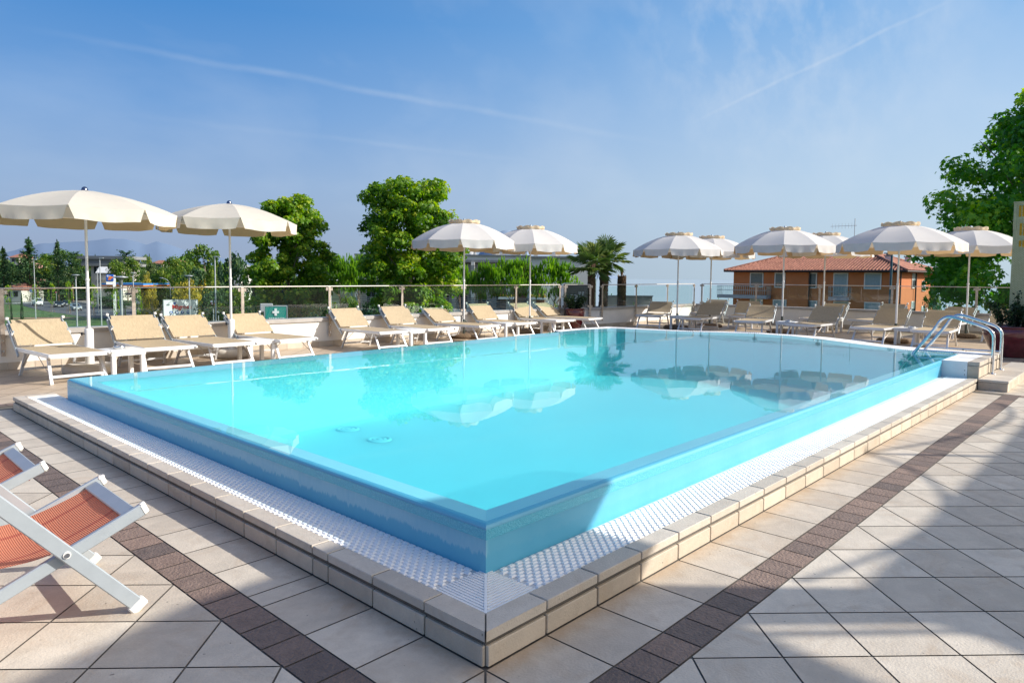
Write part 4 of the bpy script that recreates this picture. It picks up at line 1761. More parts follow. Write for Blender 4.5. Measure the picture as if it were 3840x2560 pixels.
def rv(rng):
    while True:
        v = Vector((rng.uniform(-1, 1), rng.uniform(-1, 1), rng.uniform(-1, 1)))
        if 0.05 < v.length < 1:
            return v.normalized()


def shrub_mesh(mb, stems, rng, leaf, lw, per=70, spread=0.09):
    for (a, b) in stems:
        a, b = Vector(a), Vector(b)
        for i in range(per):
            t = rng.uniform(0.25, 1.03)
            c = a.lerp(b, t) + rv(rng) * rng.uniform(0.2, 1) * spread
            d = rv(rng)
            d.z = abs(d.z) * 0.7 + 0.2
            leaf_quad(mb, c, d, rv(rng), leaf * rng.uniform(0.7, 1.2), lw * rng.uniform(0.7, 1.2), min(1, max(0, rng.gauss(0.45, 0.25) + (t - 0.6) * 0.5)))


def make_pot(name, label, loc, rad, h, rng, stems, leaf, lw, per, spread):
    t = thing(name, label, "potted plant", loc)
    w = MB()
    w.lathe([(0.001, 0.0), (rad * 0.52, 0.0), (rad * 0.56, 0.02), (rad * 0.78, h * 0.35), (rad * 0.93, h * 0.66), (rad * 0.97, h * 0.82), (rad * 0.93, h * 0.90),
             (rad * 0.92, h * 0.93), (rad * 1.02, h * 0.95), (rad * 1.03, h * 0.985), (rad * 0.99, h), (rad * 0.90, h * 0.99), (rad * 0.86, h * 0.9)], 44)
    pt = w.build("pot", M["pot"], t)
    w = MB()
    w.lathe([(0.0, h * 0.93), (rad * 0.88, h * 0.92)], 24)
    w.build("soil", M["soil"], pt)
    w = MB()
    for a, b in stems:
        a, b = Vector(a), Vector(b)
        w.tube([a, a.lerp(b, 0.5) + Vector((0.02, 0.01, 0)), b], [0.012, 0.009, 0.004], 6)
    w.build("stem", M["bark"], t)
    w = MB()
    shrub_mesh(w, stems, rng, leaf, lw, per, spread)
    w.build("foliage", M["pot_leaf"], t)
    return t


rg = random.Random(5)
st_ = []
for k in range(16):
    a = rg.uniform(0, 2 * PI)
    r0, r1 = rg.uniform(0, 0.2), rg.uniform(0.1, 0.40)
    st_.append(((r0 * math.cos(a), r0 * math.sin(a), 0.52), (r1 * math.cos(a), r1 * math.sin(a), rg.uniform(0.70, 0.98))))
st_.append(((0.05, 0.0, 0.52), (0.02, -0.05, 1.16)))
st_.append(((0.0, -0.1, 0.52), (-0.05, -0.32, 1.05)))
make_pot("potted_shrub", "big dark red glazed pot with a dark shrub beside the wicker screen", (14.0, 0.30, 0), 0.50, 0.575, rg, st_, 0.07, 0.035, 110, 0.085)
st_ = []
for k in range(13):
    a = rg.uniform(0, 2 * PI)
    r1 = rg.uniform(0.1, 0.30)
    st_.append(((0.05 * math.cos(a), 0.05 * math.sin(a), 0.5), (r1 * math.cos(a) * 1.2, r1 * math.sin(a), rg.uniform(0.66, 0.92))))
make_pot("potted_shrub", "small red glazed pot with a dark shrub in the wall's corner", (13.22, 9.86, 0), 0.265, 0.56, rg, st_, 0.075, 0.04, 80, 0.09)

# ------------------------------------------------------------------ wicker screen
ws = thing("wicker_screen", "tall olive wicker privacy screen cut by the photo's right edge", "screen", (14.42, 0.44, 0))
w = MB()
w.box(0, 0.10, -2.2, -0.0, 0, 2.35)
w.box(0, 0.10, -2.2, -0.05, 2.35, 2.845)
w.build("woven_panel", M["wicker"], ws)
w = MB()
w.box(-0.012, 0.112, -2.2, 0.012, 2.846, 2.875)
w.box(-0.006, 0.106, -0.048, 0.006, 2.352, 2.845)
w.build("screen_edge", M["wicker"], ws)
for (z0, z1, y0, y1) in ((2.58, 2.80, -0.45, -0.075), (2.24, 2.47, -0.33, -0.10), (2.02, 2.15, -0.24, -0.10)):  # yellow strips laid on the weave, painted as sunlight shining through
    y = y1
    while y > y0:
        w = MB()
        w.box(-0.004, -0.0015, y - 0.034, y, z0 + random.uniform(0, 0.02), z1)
        w.build("painted_sunglow", M["sunglow_strip"], ws)
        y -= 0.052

# ------------------------------------------------------------------ shade structure behind the camera
PH = 3.2
SX, SY = -1.10, 1.35
pg = thing("shadow_roof", "unseen roof panels behind the viewer, shaped to cast the foreground shadow", "shade_caster", (4.5, -5.2, 0))  # added out of view, cut to the outline of the near deck's shadow


def shp(poly):
    return [(x - SX * PH - 4.5, y - SY * PH + 5.2) for x, y in poly]


for poly in ([(-2.0, 0.72), (-1.07, 1.0), (-0.47, 1.17), (0.17, 1.17), (0.80, 1.14), (0.9, 1.03), (0.95, 0.5), (0.98, -0.02), (0.93, -0.60), (0.86, -1.15), (0.95, -1.7), (0.6, -1.75), (-2.0, 0.0)],
             [(0.985, -0.03), (1.34, -0.44), (1.68, -0.81), (1.54, -1.13), (0.94, -0.53)],
             [(0.93, -0.585), (1.54, -1.185), (1.53, -1.225), (0.93, -0.64)],
             [(1.69, -0.82), (9, -0.82), (9, -2.3), (1.32, -2.3), (1.36, -1.9), (1.54, -1.32), (1.55, -1.135)]):
    w = MB()
    w.prism(shp(poly)[::-1] if False else shp(poly), PH, PH + 0.06)
    w.build("shadow_panel", M["condo_white"], pg)
for (x, y) in ((2.2, -1.2), (7.9, -1.2), (3.5, -0.9), (-2.2, 1.3)):
    w = MB()
    w.box(x - 0.06, x + 0.06, y - 0.06, y + 0.06, 0, PH)
    w.build("post", M["condo_white"], pg)
# rope hung between posts: its shadow crosses the deck
rp = thing("rope_line", "sagging rope strung between slim posts beside the unseen shadow panels", "rope", (7.9, -4.45, 0))
w = MB()
w.tube([(0, 0, 0), (0, 0, 3.32)], 0.03, 10)
w.build("post", M["pole_white"], rp)
for (pa, pb, sag) in (((0.02, 0, 3.30), (-3.3, 0.12, 2.82), 0.36), ((0.02, 0, 3.30), (3.2, 0.1, 2.95), 0.30)):
    pts = []
    a, b = Vector(pa), Vector(pb)
    for i in range(21):
        t = i / 20
        q = a.lerp(b, t)
        q.z -= sag * 4 * t * (1 - t)
        pts.append(q)
    w = MB()
    w.tube(pts, 0.018, 8)
    w.build("rope", M["white"], rp)

# ================================================================== beyond the terrace
CAMROT = math.atan2(RH.y, RH.x)      # local +x runs to the photo's right, +y away


def hzpy(px):
    d0, d1 = ray(px, 1000), ray(px, 1100)
    return 1000 + 100 * d0.z / (d0.z - d1.z)


def gnd(px, py, z=GZ):
    d = ray(px, py)
    t = (z - CAM.z) / d.z
    return Vector((CAM.x + d.x * t, CAM.y + d.y * t, z))


def px2m(n, D):
    return n * D / F


# ---- land, road, lake, hills
w = MB()
n = 48
w.add([(0, 0, GZ - 0.03)] + [(30000 * math.cos(2 * PI * i / n), 30000 * math.sin(2 * PI * i / n), GZ - 0.03) for i in range(n)],
      [(0, i + 1, (i + 1) % n + 1) for i in range(n)])
w.build("ground", M["earth"], kind="structure")


def sheet(name, pts, mat, z):
    w = MB()
    w.add([(p[0], p[1], z) for p in pts], [tuple(range(len(pts)))])
    return w.build(name, mat, kind="structure")


lk = [spot(2236, 125), spot(2236, 26000), spot(4700, 26000), spot(4700, 125)]
sheet("lake", lk[::-1], M["lake"], GZ + 0.02)
sheet("road", [(30, 60), (95, 60), (90, 92), (62, 120), (56, 150), (55, 190), (60, 235), (75, 300), (62, 305), (50, 240), (42, 205), (38.8, 172), (38.4, 140), (44, 118), (48, 100), (30, 90)][::1], M["asphalt"], GZ + 0.01)
sheet("pavement", [(90, 92), (94, 94), (66, 122), (60, 151), (59, 190), (64, 236), (79, 300), (75, 300), (60, 235), (55, 190), (56, 150), (62, 120)], M["pavement"], GZ + 0.06)
sheet("lawn", [(4, 95), (44, 95), (43.5, 118), (38.1, 140), (38.5, 172), (41.6, 205), (30, 230), (10, 220)], M["grass"], GZ + 0.03)
sheet("lawn", [(100, 98), (130, 140), (70, 160), (62, 150), (68, 123)], M["grass"], GZ + 0.03)
sheet("path", [(14, 152), (30, 141), (36.5, 139), (36, 142), (28, 146), (15, 158)], M["redpath"], GZ + 0.045)
w = MB()
for i in range(9):
    a = Vector((43 + i * 1.35, 214 + i * 1.0))
    w.add([(a.x, a.y, GZ + 0.03), (a.x + 0.7, a.y + 0.5, GZ + 0.03), (a.x - 1.4, a.y + 5.0, GZ + 0.03), (a.x - 2.1, a.y + 4.5, GZ + 0.03)], [(0, 1, 2, 3)])
for i in range(8):
    w.add([(47.2 - i * 0.1, 120 + i * 12, GZ + 0.03), (47.4 - i * 0.1, 120 + i * 12, GZ + 0.03), (47.3 - i * 0.1, 124 + i * 12, GZ + 0.03), (47.1 - i * 0.1, 124 + i * 12, GZ + 0.03)], [(0, 1, 2, 3)])
w.build("road_marking", M["paint"], kind="structure")


def ridge(name, prof, D, mat, depth):
    w = MB()
    w.smooth = True
    P = []
    rg = random.Random(3)
    for i in range(len(prof) - 1):
        (x0, y0), (x1, y1) = prof[i], prof[i + 1]
        m = max(1, int((x1 - x0) / 22))
        for q in range(m):
            t = q / m
            P.append((x0 + (x1 - x0) * t, y0 + (y1 - y0) * t + rg.uniform(-1.6, 1.6)))
    P.append(prof[-1])
    vs = []
    for x, y in P:
        a = spot(x, D)
        z = zat(x, y, D)
        b = spot(x, D * 0.93)
        c = spot(x, D + depth)
        vs += [(b.x, b.y, GZ - 5), ((a.x + b.x) / 2, (a.y + b.y) / 2, GZ + (z - GZ) * 0.5), (a.x, a.y, z), (c.x, c.y, GZ - 5)]
    fs = []
    for i in range(len(P) - 1):
        for q in range(3):
            fs.append((i * 4 + q, (i + 1) * 4 + q, (i + 1) * 4 + q + 1, i * 4 + q + 1))
    w.add(vs, fs)
    return w.build(name, mat, kind="structure")


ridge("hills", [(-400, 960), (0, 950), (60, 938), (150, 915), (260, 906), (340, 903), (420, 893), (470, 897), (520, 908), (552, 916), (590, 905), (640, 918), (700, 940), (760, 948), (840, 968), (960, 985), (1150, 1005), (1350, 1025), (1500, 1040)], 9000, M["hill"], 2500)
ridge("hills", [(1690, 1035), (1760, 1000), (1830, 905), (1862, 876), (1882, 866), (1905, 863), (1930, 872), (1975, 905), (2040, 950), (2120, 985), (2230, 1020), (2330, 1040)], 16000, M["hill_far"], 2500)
# low wooded rise under the far trees, one dark mass of foliage
rg = random.Random(11)
w = MB()
for i in range(4200):
    px = rg.uniform(-150, 1500)
    D = rg.uniform(235, 420)
    a = spot(px, D)
    top = GZ + 7.5 + 3.5 * math.sin(px * 0.011) + 2.5 * math.sin(px * 0.037 + 1) + (D - 235) * 0.030
    z = GZ + (top - GZ) * rg.random() ** 0.45
    leaf_quad(w, (a.x, a.y, z), rv(rg) + Vector((-0.3, -0.5, 0.5)), rv(rg), 3.4, 2.4, min(1, max(0, rg.gauss(0.42, 0.22))))
w.build("far_woods", M["leaf_broad"], kind="stuff")

# ---- crown templates
def star_leaf(mb, c, nrm, up, size, tone):
    n_ = Vector(nrm).normalized()
    u = Vector(up)
    u = u - n_ * u.dot(n_)
    if u.length < 1e-4:
        u = n_.orthogonal()
    u.normalize()
    r_ = u.cross(n_)
    vs = []
    for k, (a, q) in enumerate(((90, 1.0), (62, 0.50), (30, 0.92), (0, 0.45), (-32, 0.66), (-90, 0.28), (212, 0.66), (180, 0.45), (150, 0.92), (118, 0.50))):
        t = R(a)
        vs.append(Vector(c) + (r_ * math.cos(t) + u * math.sin(t)) * size * q * 0.55 - n_ * (0.09 * size if q > 0.6 else 0))
    mb.tone = tone
    mb.add(vs, [tuple(range(10))])


def lumps_crown(rng, prof, W, H, zb, n, rl, squash=0.85):
    """lump centres on an envelope r(t); prof = list of (t, r) with r relative to W/2"""
    L = []
    for i in range(n):
        t = (i + rng.random()) / n
        t = rng.random() if i % 3 == 0 else t
        for k in range(len(prof) - 1):
            if prof[k][0] <= t <= prof[k + 1][0]:
                f = (t - prof[k][0]) / (prof[k + 1][0] - prof[k][0])
                r = prof[k][1] + (prof[k + 1][1] - prof[k][1]) * f
                break
        a = rng.uniform(0, 2 * PI)
        q = rng.uniform(0.45, 0.95) if rng.random() < 0.8 else rng.uniform(0, 0.45)
        rad = rl * rng.uniform(0.65, 1.25)
        L.append((W / 2 * r * q * math.cos(a), W / 2 * r * q * math.sin(a), zb + (H - zb) * t, rad * W / 2, squash))
    return L


def fill_leaves(mb, rng, lumps, count, size, kind="quad", aspect=0.65, bright_up=0.3, zc=None, tone_m=0.42, tone_s=0.2):
    wts = [l[3] ** 2 for l in lumps]
    tot = sum(wts)
    for l, wt in zip(lumps, wts):
        m = max(4, int(count * wt / tot))
        base = rng.gauss(0, 0.12)
        for _ in range(m):
            d = rv(rng)
            if d.z < -0.3 and rng.random() < 0.55:
                d.z = -d.z
            rr = l[3] * (rng.random() ** 0.35) * rng.uniform(0.85, 1.12)
            c = Vector((l[0] + d.x * rr, l[1] + d.y * rr, l[2] + d.z * rr * l[4]))
            nrm = d * 0.7 + rv(rng) * 0.75 + Vector((0, 0, 0.35))
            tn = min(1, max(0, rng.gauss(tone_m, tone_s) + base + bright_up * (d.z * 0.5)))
            s_ = size * rng.choice((0.55, 0.75, 0.9, 1.0, 1.1, 1.35)) * rng.uniform(0.9, 1.1)
            if kind == "star":
                star_leaf(mb, c, nrm, rv(rng) + Vector((0, 0, -0.6)), s_, tn)
            else:
                leaf_quad(mb, c, nrm, rv(rng) + Vector((0, 0, -0.3)), s_, s_ * aspect, tn)


def trunk_mesh(mb, base_r, z0, z1, lean, rng, limbs=6, crown_r=1.0, zb=None):
    pts, rad = [], []
    m = 7
    for i in range(m + 1):
        t = i / m
        pts.append((lean[0] * t + 0.04 * math.sin(t * 7), lean[1] * t + 0.04 * math.cos(t * 5), z0 + (z1 - z0) * t))
        rad.append(base_r * (1.15 if i == 0 else 1) * (1 - 0.72 * t))
    mb.tube(pts, rad, 9)
    zb = zb if zb is not None else z0 + (z1 - z0) * 0.4
    for k in range(limbs):
        t = (zb - z0) / (z1 - z0) + (1 - (zb - z0) / (z1 - z0)) * (k / limbs) * 0.85
        a = rng.uniform(0, 2 * PI)
        p = Vector((lean[0] * t, lean[1] * t, z0 + (z1 - z0) * t))
        q = p + Vector((math.cos(a) * crown_r * rng.uniform(0.5, 0.8), math.sin(a) * crown_r * rng.uniform(0.5, 0.8), crown_r * rng.uniform(0.3, 0.8)))
        mid = p.lerp(q, 0.5) + Vector((0, 0, -0.08 * crown_r))
        r0 = base_r * (1 - 0.72 * t) * 0.55
        mb.tube([p, mid, q], [r0, r0 * 0.7, r0 * 0.25], 6)


def hero_tree(name, label, px, D, pyt, pyb, wpx, seed, mat, leaf, count, prof, n, rl, group=None, lean=(0, 0), trunk_px=None):
    rng = random.Random(seed)
    b = spot(px, D, GZ)
    t = thing(name, label, "tree", b, CAMROT, group)
    H = zat(px, pyt, D) - GZ
    zb = zat(px, pyb, D) - GZ
    W = px2m(wpx, D)
    w = MB()
    lx = px2m((trunk_px - px), D) if trunk_px else 0
    trunk_mesh(w, 0.16 if W < 6 else 0.26, 0, H * 0.93, lean, rng, 12, W * 0.42, zb)
    w.build("trunk", M["bark"], t)
    w = MB()
    L = lumps_crown(rng, prof, W, H, zb, n, rl)
    fill_leaves(w, rng, L, count, leaf, "star", tone_m=0.45, tone_s=0.19, bright_up=0.35)
    w.build("crown", mat, t)
    return t


EGG = [(0, 0.45), (0.15, 0.85), (0.4, 1.0), (0.7, 0.80), (0.9, 0.55), (1.0, 0.30)]
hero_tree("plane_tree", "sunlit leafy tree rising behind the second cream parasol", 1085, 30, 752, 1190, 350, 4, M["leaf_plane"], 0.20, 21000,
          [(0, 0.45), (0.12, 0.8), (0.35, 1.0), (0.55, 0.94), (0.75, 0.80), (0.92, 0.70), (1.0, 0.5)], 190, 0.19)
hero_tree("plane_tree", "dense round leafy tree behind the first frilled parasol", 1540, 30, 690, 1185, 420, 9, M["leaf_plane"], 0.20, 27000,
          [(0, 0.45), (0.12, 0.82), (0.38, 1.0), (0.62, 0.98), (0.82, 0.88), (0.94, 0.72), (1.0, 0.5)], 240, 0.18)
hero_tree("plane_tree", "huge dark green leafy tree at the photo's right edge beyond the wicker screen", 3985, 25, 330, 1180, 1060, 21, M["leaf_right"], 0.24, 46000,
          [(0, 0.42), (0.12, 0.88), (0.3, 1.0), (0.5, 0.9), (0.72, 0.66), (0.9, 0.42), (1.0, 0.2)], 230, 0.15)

# ---- smaller and farther trees: templates of unit height and width
def template(name, kind, seed, mat, bark):
    rng = random.Random(seed)
    t = thing(name, "", "tree", (0, 0, -500))
    w = MB()
    if kind == "broad":
        trunk_mesh(w, 0.022, 0, 0.85, (0, 0), rng, 6, 0.3, 0.3)
    elif kind == "umbrella":
        trunk_mesh(w, 0.022, 0, 0.72, (0.05, 0), rng, 7, 0.35, 0.62)
    else:
        w.tube([(0, 0, 0), (0, 0, 0.9)], [0.02, 0.004], 7)
    w.build("trunk", bark, t)
    w = MB()
    if kind == "broad":
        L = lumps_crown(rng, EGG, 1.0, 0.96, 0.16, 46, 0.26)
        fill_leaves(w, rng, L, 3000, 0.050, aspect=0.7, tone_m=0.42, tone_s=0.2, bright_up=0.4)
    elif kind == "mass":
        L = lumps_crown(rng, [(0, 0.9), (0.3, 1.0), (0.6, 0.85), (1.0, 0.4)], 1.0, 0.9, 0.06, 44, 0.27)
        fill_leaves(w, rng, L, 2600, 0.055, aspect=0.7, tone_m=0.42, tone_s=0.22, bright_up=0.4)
    elif kind == "cedar":
        for i in range(26):
            tt = (i / 26) ** 0.85
            z = 0.08 + 0.88 * tt
            r = 0.5 * (1 - tt) ** 0.85 + 0.02
            for k in range(7):
                a = rng.uniform(0, 2 * PI)
                rl = r * rng.uniform(0.7, 1.1)
                for q in range(13):
                    f = (q + rng.random()) / 13
                    c = Vector((math.cos(a) * rl * f, math.sin(a) * rl * f, z - 0.05 * f * (1 - f) * 4 * r + 0.03 * f)) + rv(rng) * 0.018
                    leaf_quad(w, c, Vector((0, 0, 1)) + rv(rng) * 0.6, Vector((math.cos(a), math.sin(a), 0.1)) + rv(rng) * 0.5, 0.055, 0.026, min(1, max(0, rng.gauss(0.4, 0.22) + 0.2 * f)))
        for k in range(40):
            leaf_quad(w, (rng.uniform(-.012, .012), rng.uniform(-.012, .012), rng.uniform(0.9, 1.0)), rv(rng), (0, 0, 1), 0.05, 0.02, 0.4)
    elif kind == "flat":
        for i in range(9):
            z = 0.35 + 0.6 * i / 9
            r = 0.5 * (1 - 0.55 * (i / 9) ** 1.5) * rng.uniform(0.8, 1.05)
            for k in range(9):
                a = rng.uniform(0, 2 * PI)
                rl = r * rng.uniform(0.65, 1.1)
                for q in range(16):
                    f = (q + rng.random()) / 16
                    c = Vector((math.cos(a) * rl * f, math.sin(a) * rl * f, z + 0.06 * f)) + rv(rng) * 0.022
                    leaf_quad(w, c, Vector((0, 0, 1)) + rv(rng) * 0.5, rv(rng), 0.055, 0.03, min(1, max(0, rng.gauss(0.4, 0.2))))
    elif kind == "cypress":
        for i in range(1500):
            z = rng.random()
            r = 0.5 * min(1, (1 - z) * 2.4) ** 0.7 * min(1, 0.5 + z * 4)
            a = rng.uniform(0, 2 * PI)
            q = r * rng.uniform(0.75, 1.0)
            leaf_quad(w, (q * math.cos(a), q * math.sin(a), 0.03 + z * 0.95), (math.cos(a), math.sin(a), 0.4), (0, 0, 1), 0.05, 0.18, min(1, max(0, rng.gauss(0.4, 0.22))))
    elif kind == "umbrella":
        L = lumps_crown(rng, [(0, 0.55), (0.25, 1.0), (0.6, 0.92), (1.0, 0.35)], 0.95, 0.90, 0.70, 34, 0.22, 0.55)
        for l in L:
            for _ in range(34):
                d = rv(rng)
                if d.z < -0.1:
                    d.z *= -0.6
                c = Vector((l[0] + d.x * l[3], l[1] + d.y * l[3], l[2] + d.z * l[3] * 0.5))
                tn = min(1, max(0, rng.gauss(0.42, 0.18) + 0.35 * d.z))
                ax = (Vector((0, 0, 1)) + d * 0.5 + rv(rng) * 0.3).normalized()
                for k in range(5):
                    e = (ax + rv(rng) * 0.35).normalized()
                    s1 = e.cross(rv(rng)).normalized() * 0.010
                    b0 = c + e * 0.034
                    w.tone = tn
                    w.add([c - s1, c + s1, b0], [(0, 1, 2)])
    elif kind == "young":
        L = lumps_crown(rng, [(0, 0.5), (0.3, 1.0), (0.7, 0.7), (1, 0.25)], 0.9, 0.98, 0.30, 26, 0.28)
        fill_leaves(w, rng, L, 230, 0.085, aspect=0.65, tone_m=0.5, tone_s=0.22)
    w.build("crown", mat, t)
    if kind == "young":
        for sx, sy in ((0.16, 0.1), (-0.16, 0.08), (0.0, -0.18)):
            w = MB()
            w.tube([(sx * 1.3, sy * 1.3, 0), (sx * 0.15, sy * 0.15, 0.33)], 0.011, 5)
            w.build("stake", M["bark_red"], t)
    return t


TM = {}
TM["broad"] = template("broadleaf_tree", "broad", 1, M["leaf_broad"], M["bark"])
TM["broad2"] = template("broadleaf_tree", "broad", 2, M["leaf_broad"], M["bark"])
TM["dark"] = template("broadleaf_tree", "mass", 3, M["leaf_dark"], M["bark"])
TM["olive"] = template("broadleaf_tree", "mass", 5, M["leaf_olive"], M["bark"])
TM["yellow"] = template("blossoming_shrub", "mass", 6, M["leaf_yellow"], M["bark"])
TM["green"] = template("round_shrub", "mass", 8, M["leaf_broad"], M["bark"])
TM["cedar"] = template("cedar_tree", "cedar", 7, M["leaf_dark"], M["bark_red"])
TM["flat"] = template("cedar_tree", "flat", 9, M["leaf_dark"], M["bark_red"])
TM["cypress"] = template("cypress_tree", "cypress", 10, M["leaf_dark"], M["bark_red"])
TM["pine"] = template("umbrella_pine", "umbrella", 12, M["needle"], M["bark_red"])
TM["pine2"] = template("umbrella_pine", "umbrella", 14, M["needle"], M["bark_red"])
TM["young"] = template("young_tree", "young", 15, M["leaf_plane"], M["bark"])
USED = set()
trng = random.Random(77)


def tree(kind, px, pyt, wpx, D, label, group, base=GZ, rz=None):
    """stand a tree of that kind so its top and width read right at distance D"""
    p = spot(px, D, base)
    H = max(0.4, zat(px, pyt, D) - base)
    W = px2m(wpx, D)
    rz = trng.uniform(0, 6) if rz is None else rz
    r = TM[kind]
    if kind not in USED:
        USED.add(kind)
        KIDS[r.name] = [(c, list(c.children)) for c in r.children]
        r.location, r.rotation_euler, r.scale = p, (0, 0, rz), (W, W, H)
        r["label"], r["group"] = label, group
        r["category"] = "shrub" if "shrub" in r.name else "tree"
        return r
    o = copy_tree(r, p, rz, label, group, (W, W, H))
    o["category"] = "shrub" if "shrub" in r.name else "tree"
    return o


GT_, GPN = "trees across the road", "umbrella pines beside the apartment block"
# umbrella pines
tree("pine", 1275, 926, 195, 44, "umbrella pine between the two big leafy trees, left of the pair", GPN, rz=1)
tree("pine2", 1352, 934, 140, 46, "umbrella pine tucked against the dense round tree's left side", GPN, rz=2)
tree("pine2", 1722, 955, 130, 46, "small umbrella pine right of the dense round tree", GPN, rz=0.3)
tree("pine", 1812, 956, 140, 42, "umbrella pine between the first frilled parasol's pole and the big pines", GPN, rz=3)
tree("pine", 1925, 938, 235, 42, "widest umbrella pine left of the second frilled parasol's pole", GPN, rz=4.2)
tree("pine2", 2068, 946, 235, 42, "umbrella pine right of the second frilled parasol's pole beside the palms", GPN, rz=5)
# left of the scene, nearest to farthest
tree("cedar", 112, 890, 165, 195, "tall conical dark cedar rising above the trees at far left", GT_)
tree("cedar", 218, 900, 105, 195, "slender conical cedar behind the rounded yellowish tree", GT_)
tree("flat", 272, 934, 110, 195, "flat layered cedar left of the nearest parasol's pole", GT_)
tree("flat", 478, 930, 125, 190, "spreading flat topped cedar behind the filling station", GT_)
tree("cedar", 14, 925, 120, 195, "dark ragged conifer at the photo's left edge", GT_)
tree("cypress", 553, 957, 10, 300, "shorter of the two distant cypresses", GT_)
tree("cypress", 562, 950, 9, 305, "taller of the two distant cypresses", GT_)
tree("cypress", 826, 980, 36, 105, "dark columnar cypress left of the second parasol's pole", GT_)
tree("broad", 240, 940, 200, 226.25, "big rounded yellow-green tree behind the pink building", GT_)
tree("broad2", 315, 968, 130, 227.5, "rounded tree behind the nearest parasol's pole", GT_)
tree("olive", 90, 965, 130, 230, "greyish green tree below the conical cedar", GT_)
tree("dark", 40, 985, 130, 227, "dark tree left of the grey and pink building", GT_)
tree("broad2", 160, 1018, 60, 224.5, "narrow bright green tree in front of the pink building", GT_)
tree("dark", 190, 1015, 190, 225, "low dark tree in front of the big rounded tree", GT_)
tree("olive", 270, 1000, 120, 224.75, "wispy olive green tree right of the pink building", GT_)
tree("broad", 430, 975, 95, 180, "green tree behind the blue station sign", GT_)
tree("dark", 325, 1005, 110, 226.25, "dark green tree left of the blue station sign", GT_)
tree("broad2", 500, 972, 90, 177, "leafy tree right of the flat roofed villa", GT_)
tree("broad", 765, 922, 190, 128, "broad dark crowned tree left of the second parasol's pole", GT_)
tree("broad2", 640, 968, 120, 140, "rounded tree in the middle of the wooded slope", GT_)
tree("olive", 575, 985, 110, 165, "pale green tree below the two cypresses", GT_)
tree("broad", 690, 985, 110, 122, "yellow-green tree behind the curved street lamp", GT_)
tree("dark", 735, 1000, 130, 116, "shadowy dark tree above the yellow blossoms", GT_)
tree("broad2", 600, 1010, 120, 124, "leafy tree behind the pale blossoming shrub", GT_)
tree("dark", 885, 945, 150, 75, "dark spreading conifer left of the sunlit leafy tree", GT_)
tree("dark", 975, 1000, 130, 62, "dark tree under the sunlit leafy tree", GT_)
tree("broad2", 790, 1005, 80, 100, "green tree beside the columnar cypress", GT_)
tree("broad", 1185, 985, 110, 60, "green tree right of the sunlit leafy tree", GT_)
tree("broad2", 545, 960, 60, 230, "small tree left of the two cypresses", GT_)
tree("dark", 402, 960, 26, 230, "little round tree above the villa roof", GT_)
tree("dark", 360, 952, 20, 240, "tiny dark tree above the villa beside the nearest pole", GT_)
tree("flat", 592, 985, 50, 320, "distant umbrella shaped tree on the ridge", GT_)
tree("dark", 1010, 985, 170, 260, "distant dark trees' rounded crown behind the sunlit tree", GT_)
# blossoms
tree("yellow", 705, 1042, 125, 108, "large yellow blossoming shrub behind the thin tall pole", "yellow blossoming shrubs by the road")
tree("yellow", 552, 1016, 52, 120, "pale blossoming shrub above the station canopy's right end", "yellow blossoming shrubs by the road")
tree("yellow", 770, 1030, 110, 118, "olive yellow shrub right of the large blossoming one", "yellow blossoming shrubs by the road")
tree("yellow", 672, 1060, 50, 112, "small yellow shrub left of the large blossoming one", "yellow blossoming shrubs by the road")
tree("yellow", 568, 1060, 60, 118, "low yellow shrub right of the station canopy", "yellow blossoming shrubs by the road")
# dark bushes seen through the glass
GB_ = "dark bushes below the terrace railing"
for i, (px, pyt, wp, D, lab) in enumerate((
        (60, 1085, 190, 215, "dark bush left of the white van"), (260, 1095, 230, 205, "dark bush above the black cars"), (420, 1105, 150, 160, "dark bush under the station canopy"),
        (590, 1100, 150, 145, "dark bush behind the small street trees"), (690, 1085, 170, 122, "dark bush behind the supermarket board"),
        (800, 1090, 160, 96, "dark bush behind the triangular road sign"), (900, 1075, 180, 72, "dark bush behind the pharmacy sign's left"), (1010, 1085, 170, 60, "dark bush behind the pharmacy sign"),
        (1150, 1090, 170, 44, "dark bush below the sunlit leafy tree"), (1290, 1095, 150, 44, "dark bush around the leaning pine trunk"), (1400, 1110, 150, 46, "dark bush below the dense round tree"),
        (1480, 1120, 130, 40, "dark bush right of the dense tree's trunk"), (1660, 1130, 150, 44, "low dark bush before the apartment block"))):
    tree("dark" if i % 3 else "green", px, pyt, wp, D, lab, GB_)
tree("green", 1330, 1110, 70, 40, "bright leafy bush beside the leaning pine trunk", GB_)
tree("green", 1850, 1148, 90, 44, "bush below the apartment block's flower boxes", GB_)
tree("green", 2085, 1120, 95, 30, "grey green bush behind the last left lounger", GB_)
tree("green", 2305, 1092, 95, 34, "clipped hedge like bush between the palm trunks", GB_)
tree("green", 2375, 1122, 90, 26, "bush in front of the stained concrete wall", GB_)
tree("green", 2690, 1108, 90, 40, "bush below the house's corner balcony, left one", GB_)
tree("green", 2850, 1116, 75, 40, "bush below the house's corner balcony, right one", GB_)
tree("broad", 3500, 1085, 75, 60, "slim tree behind the house's right corner", GB_)
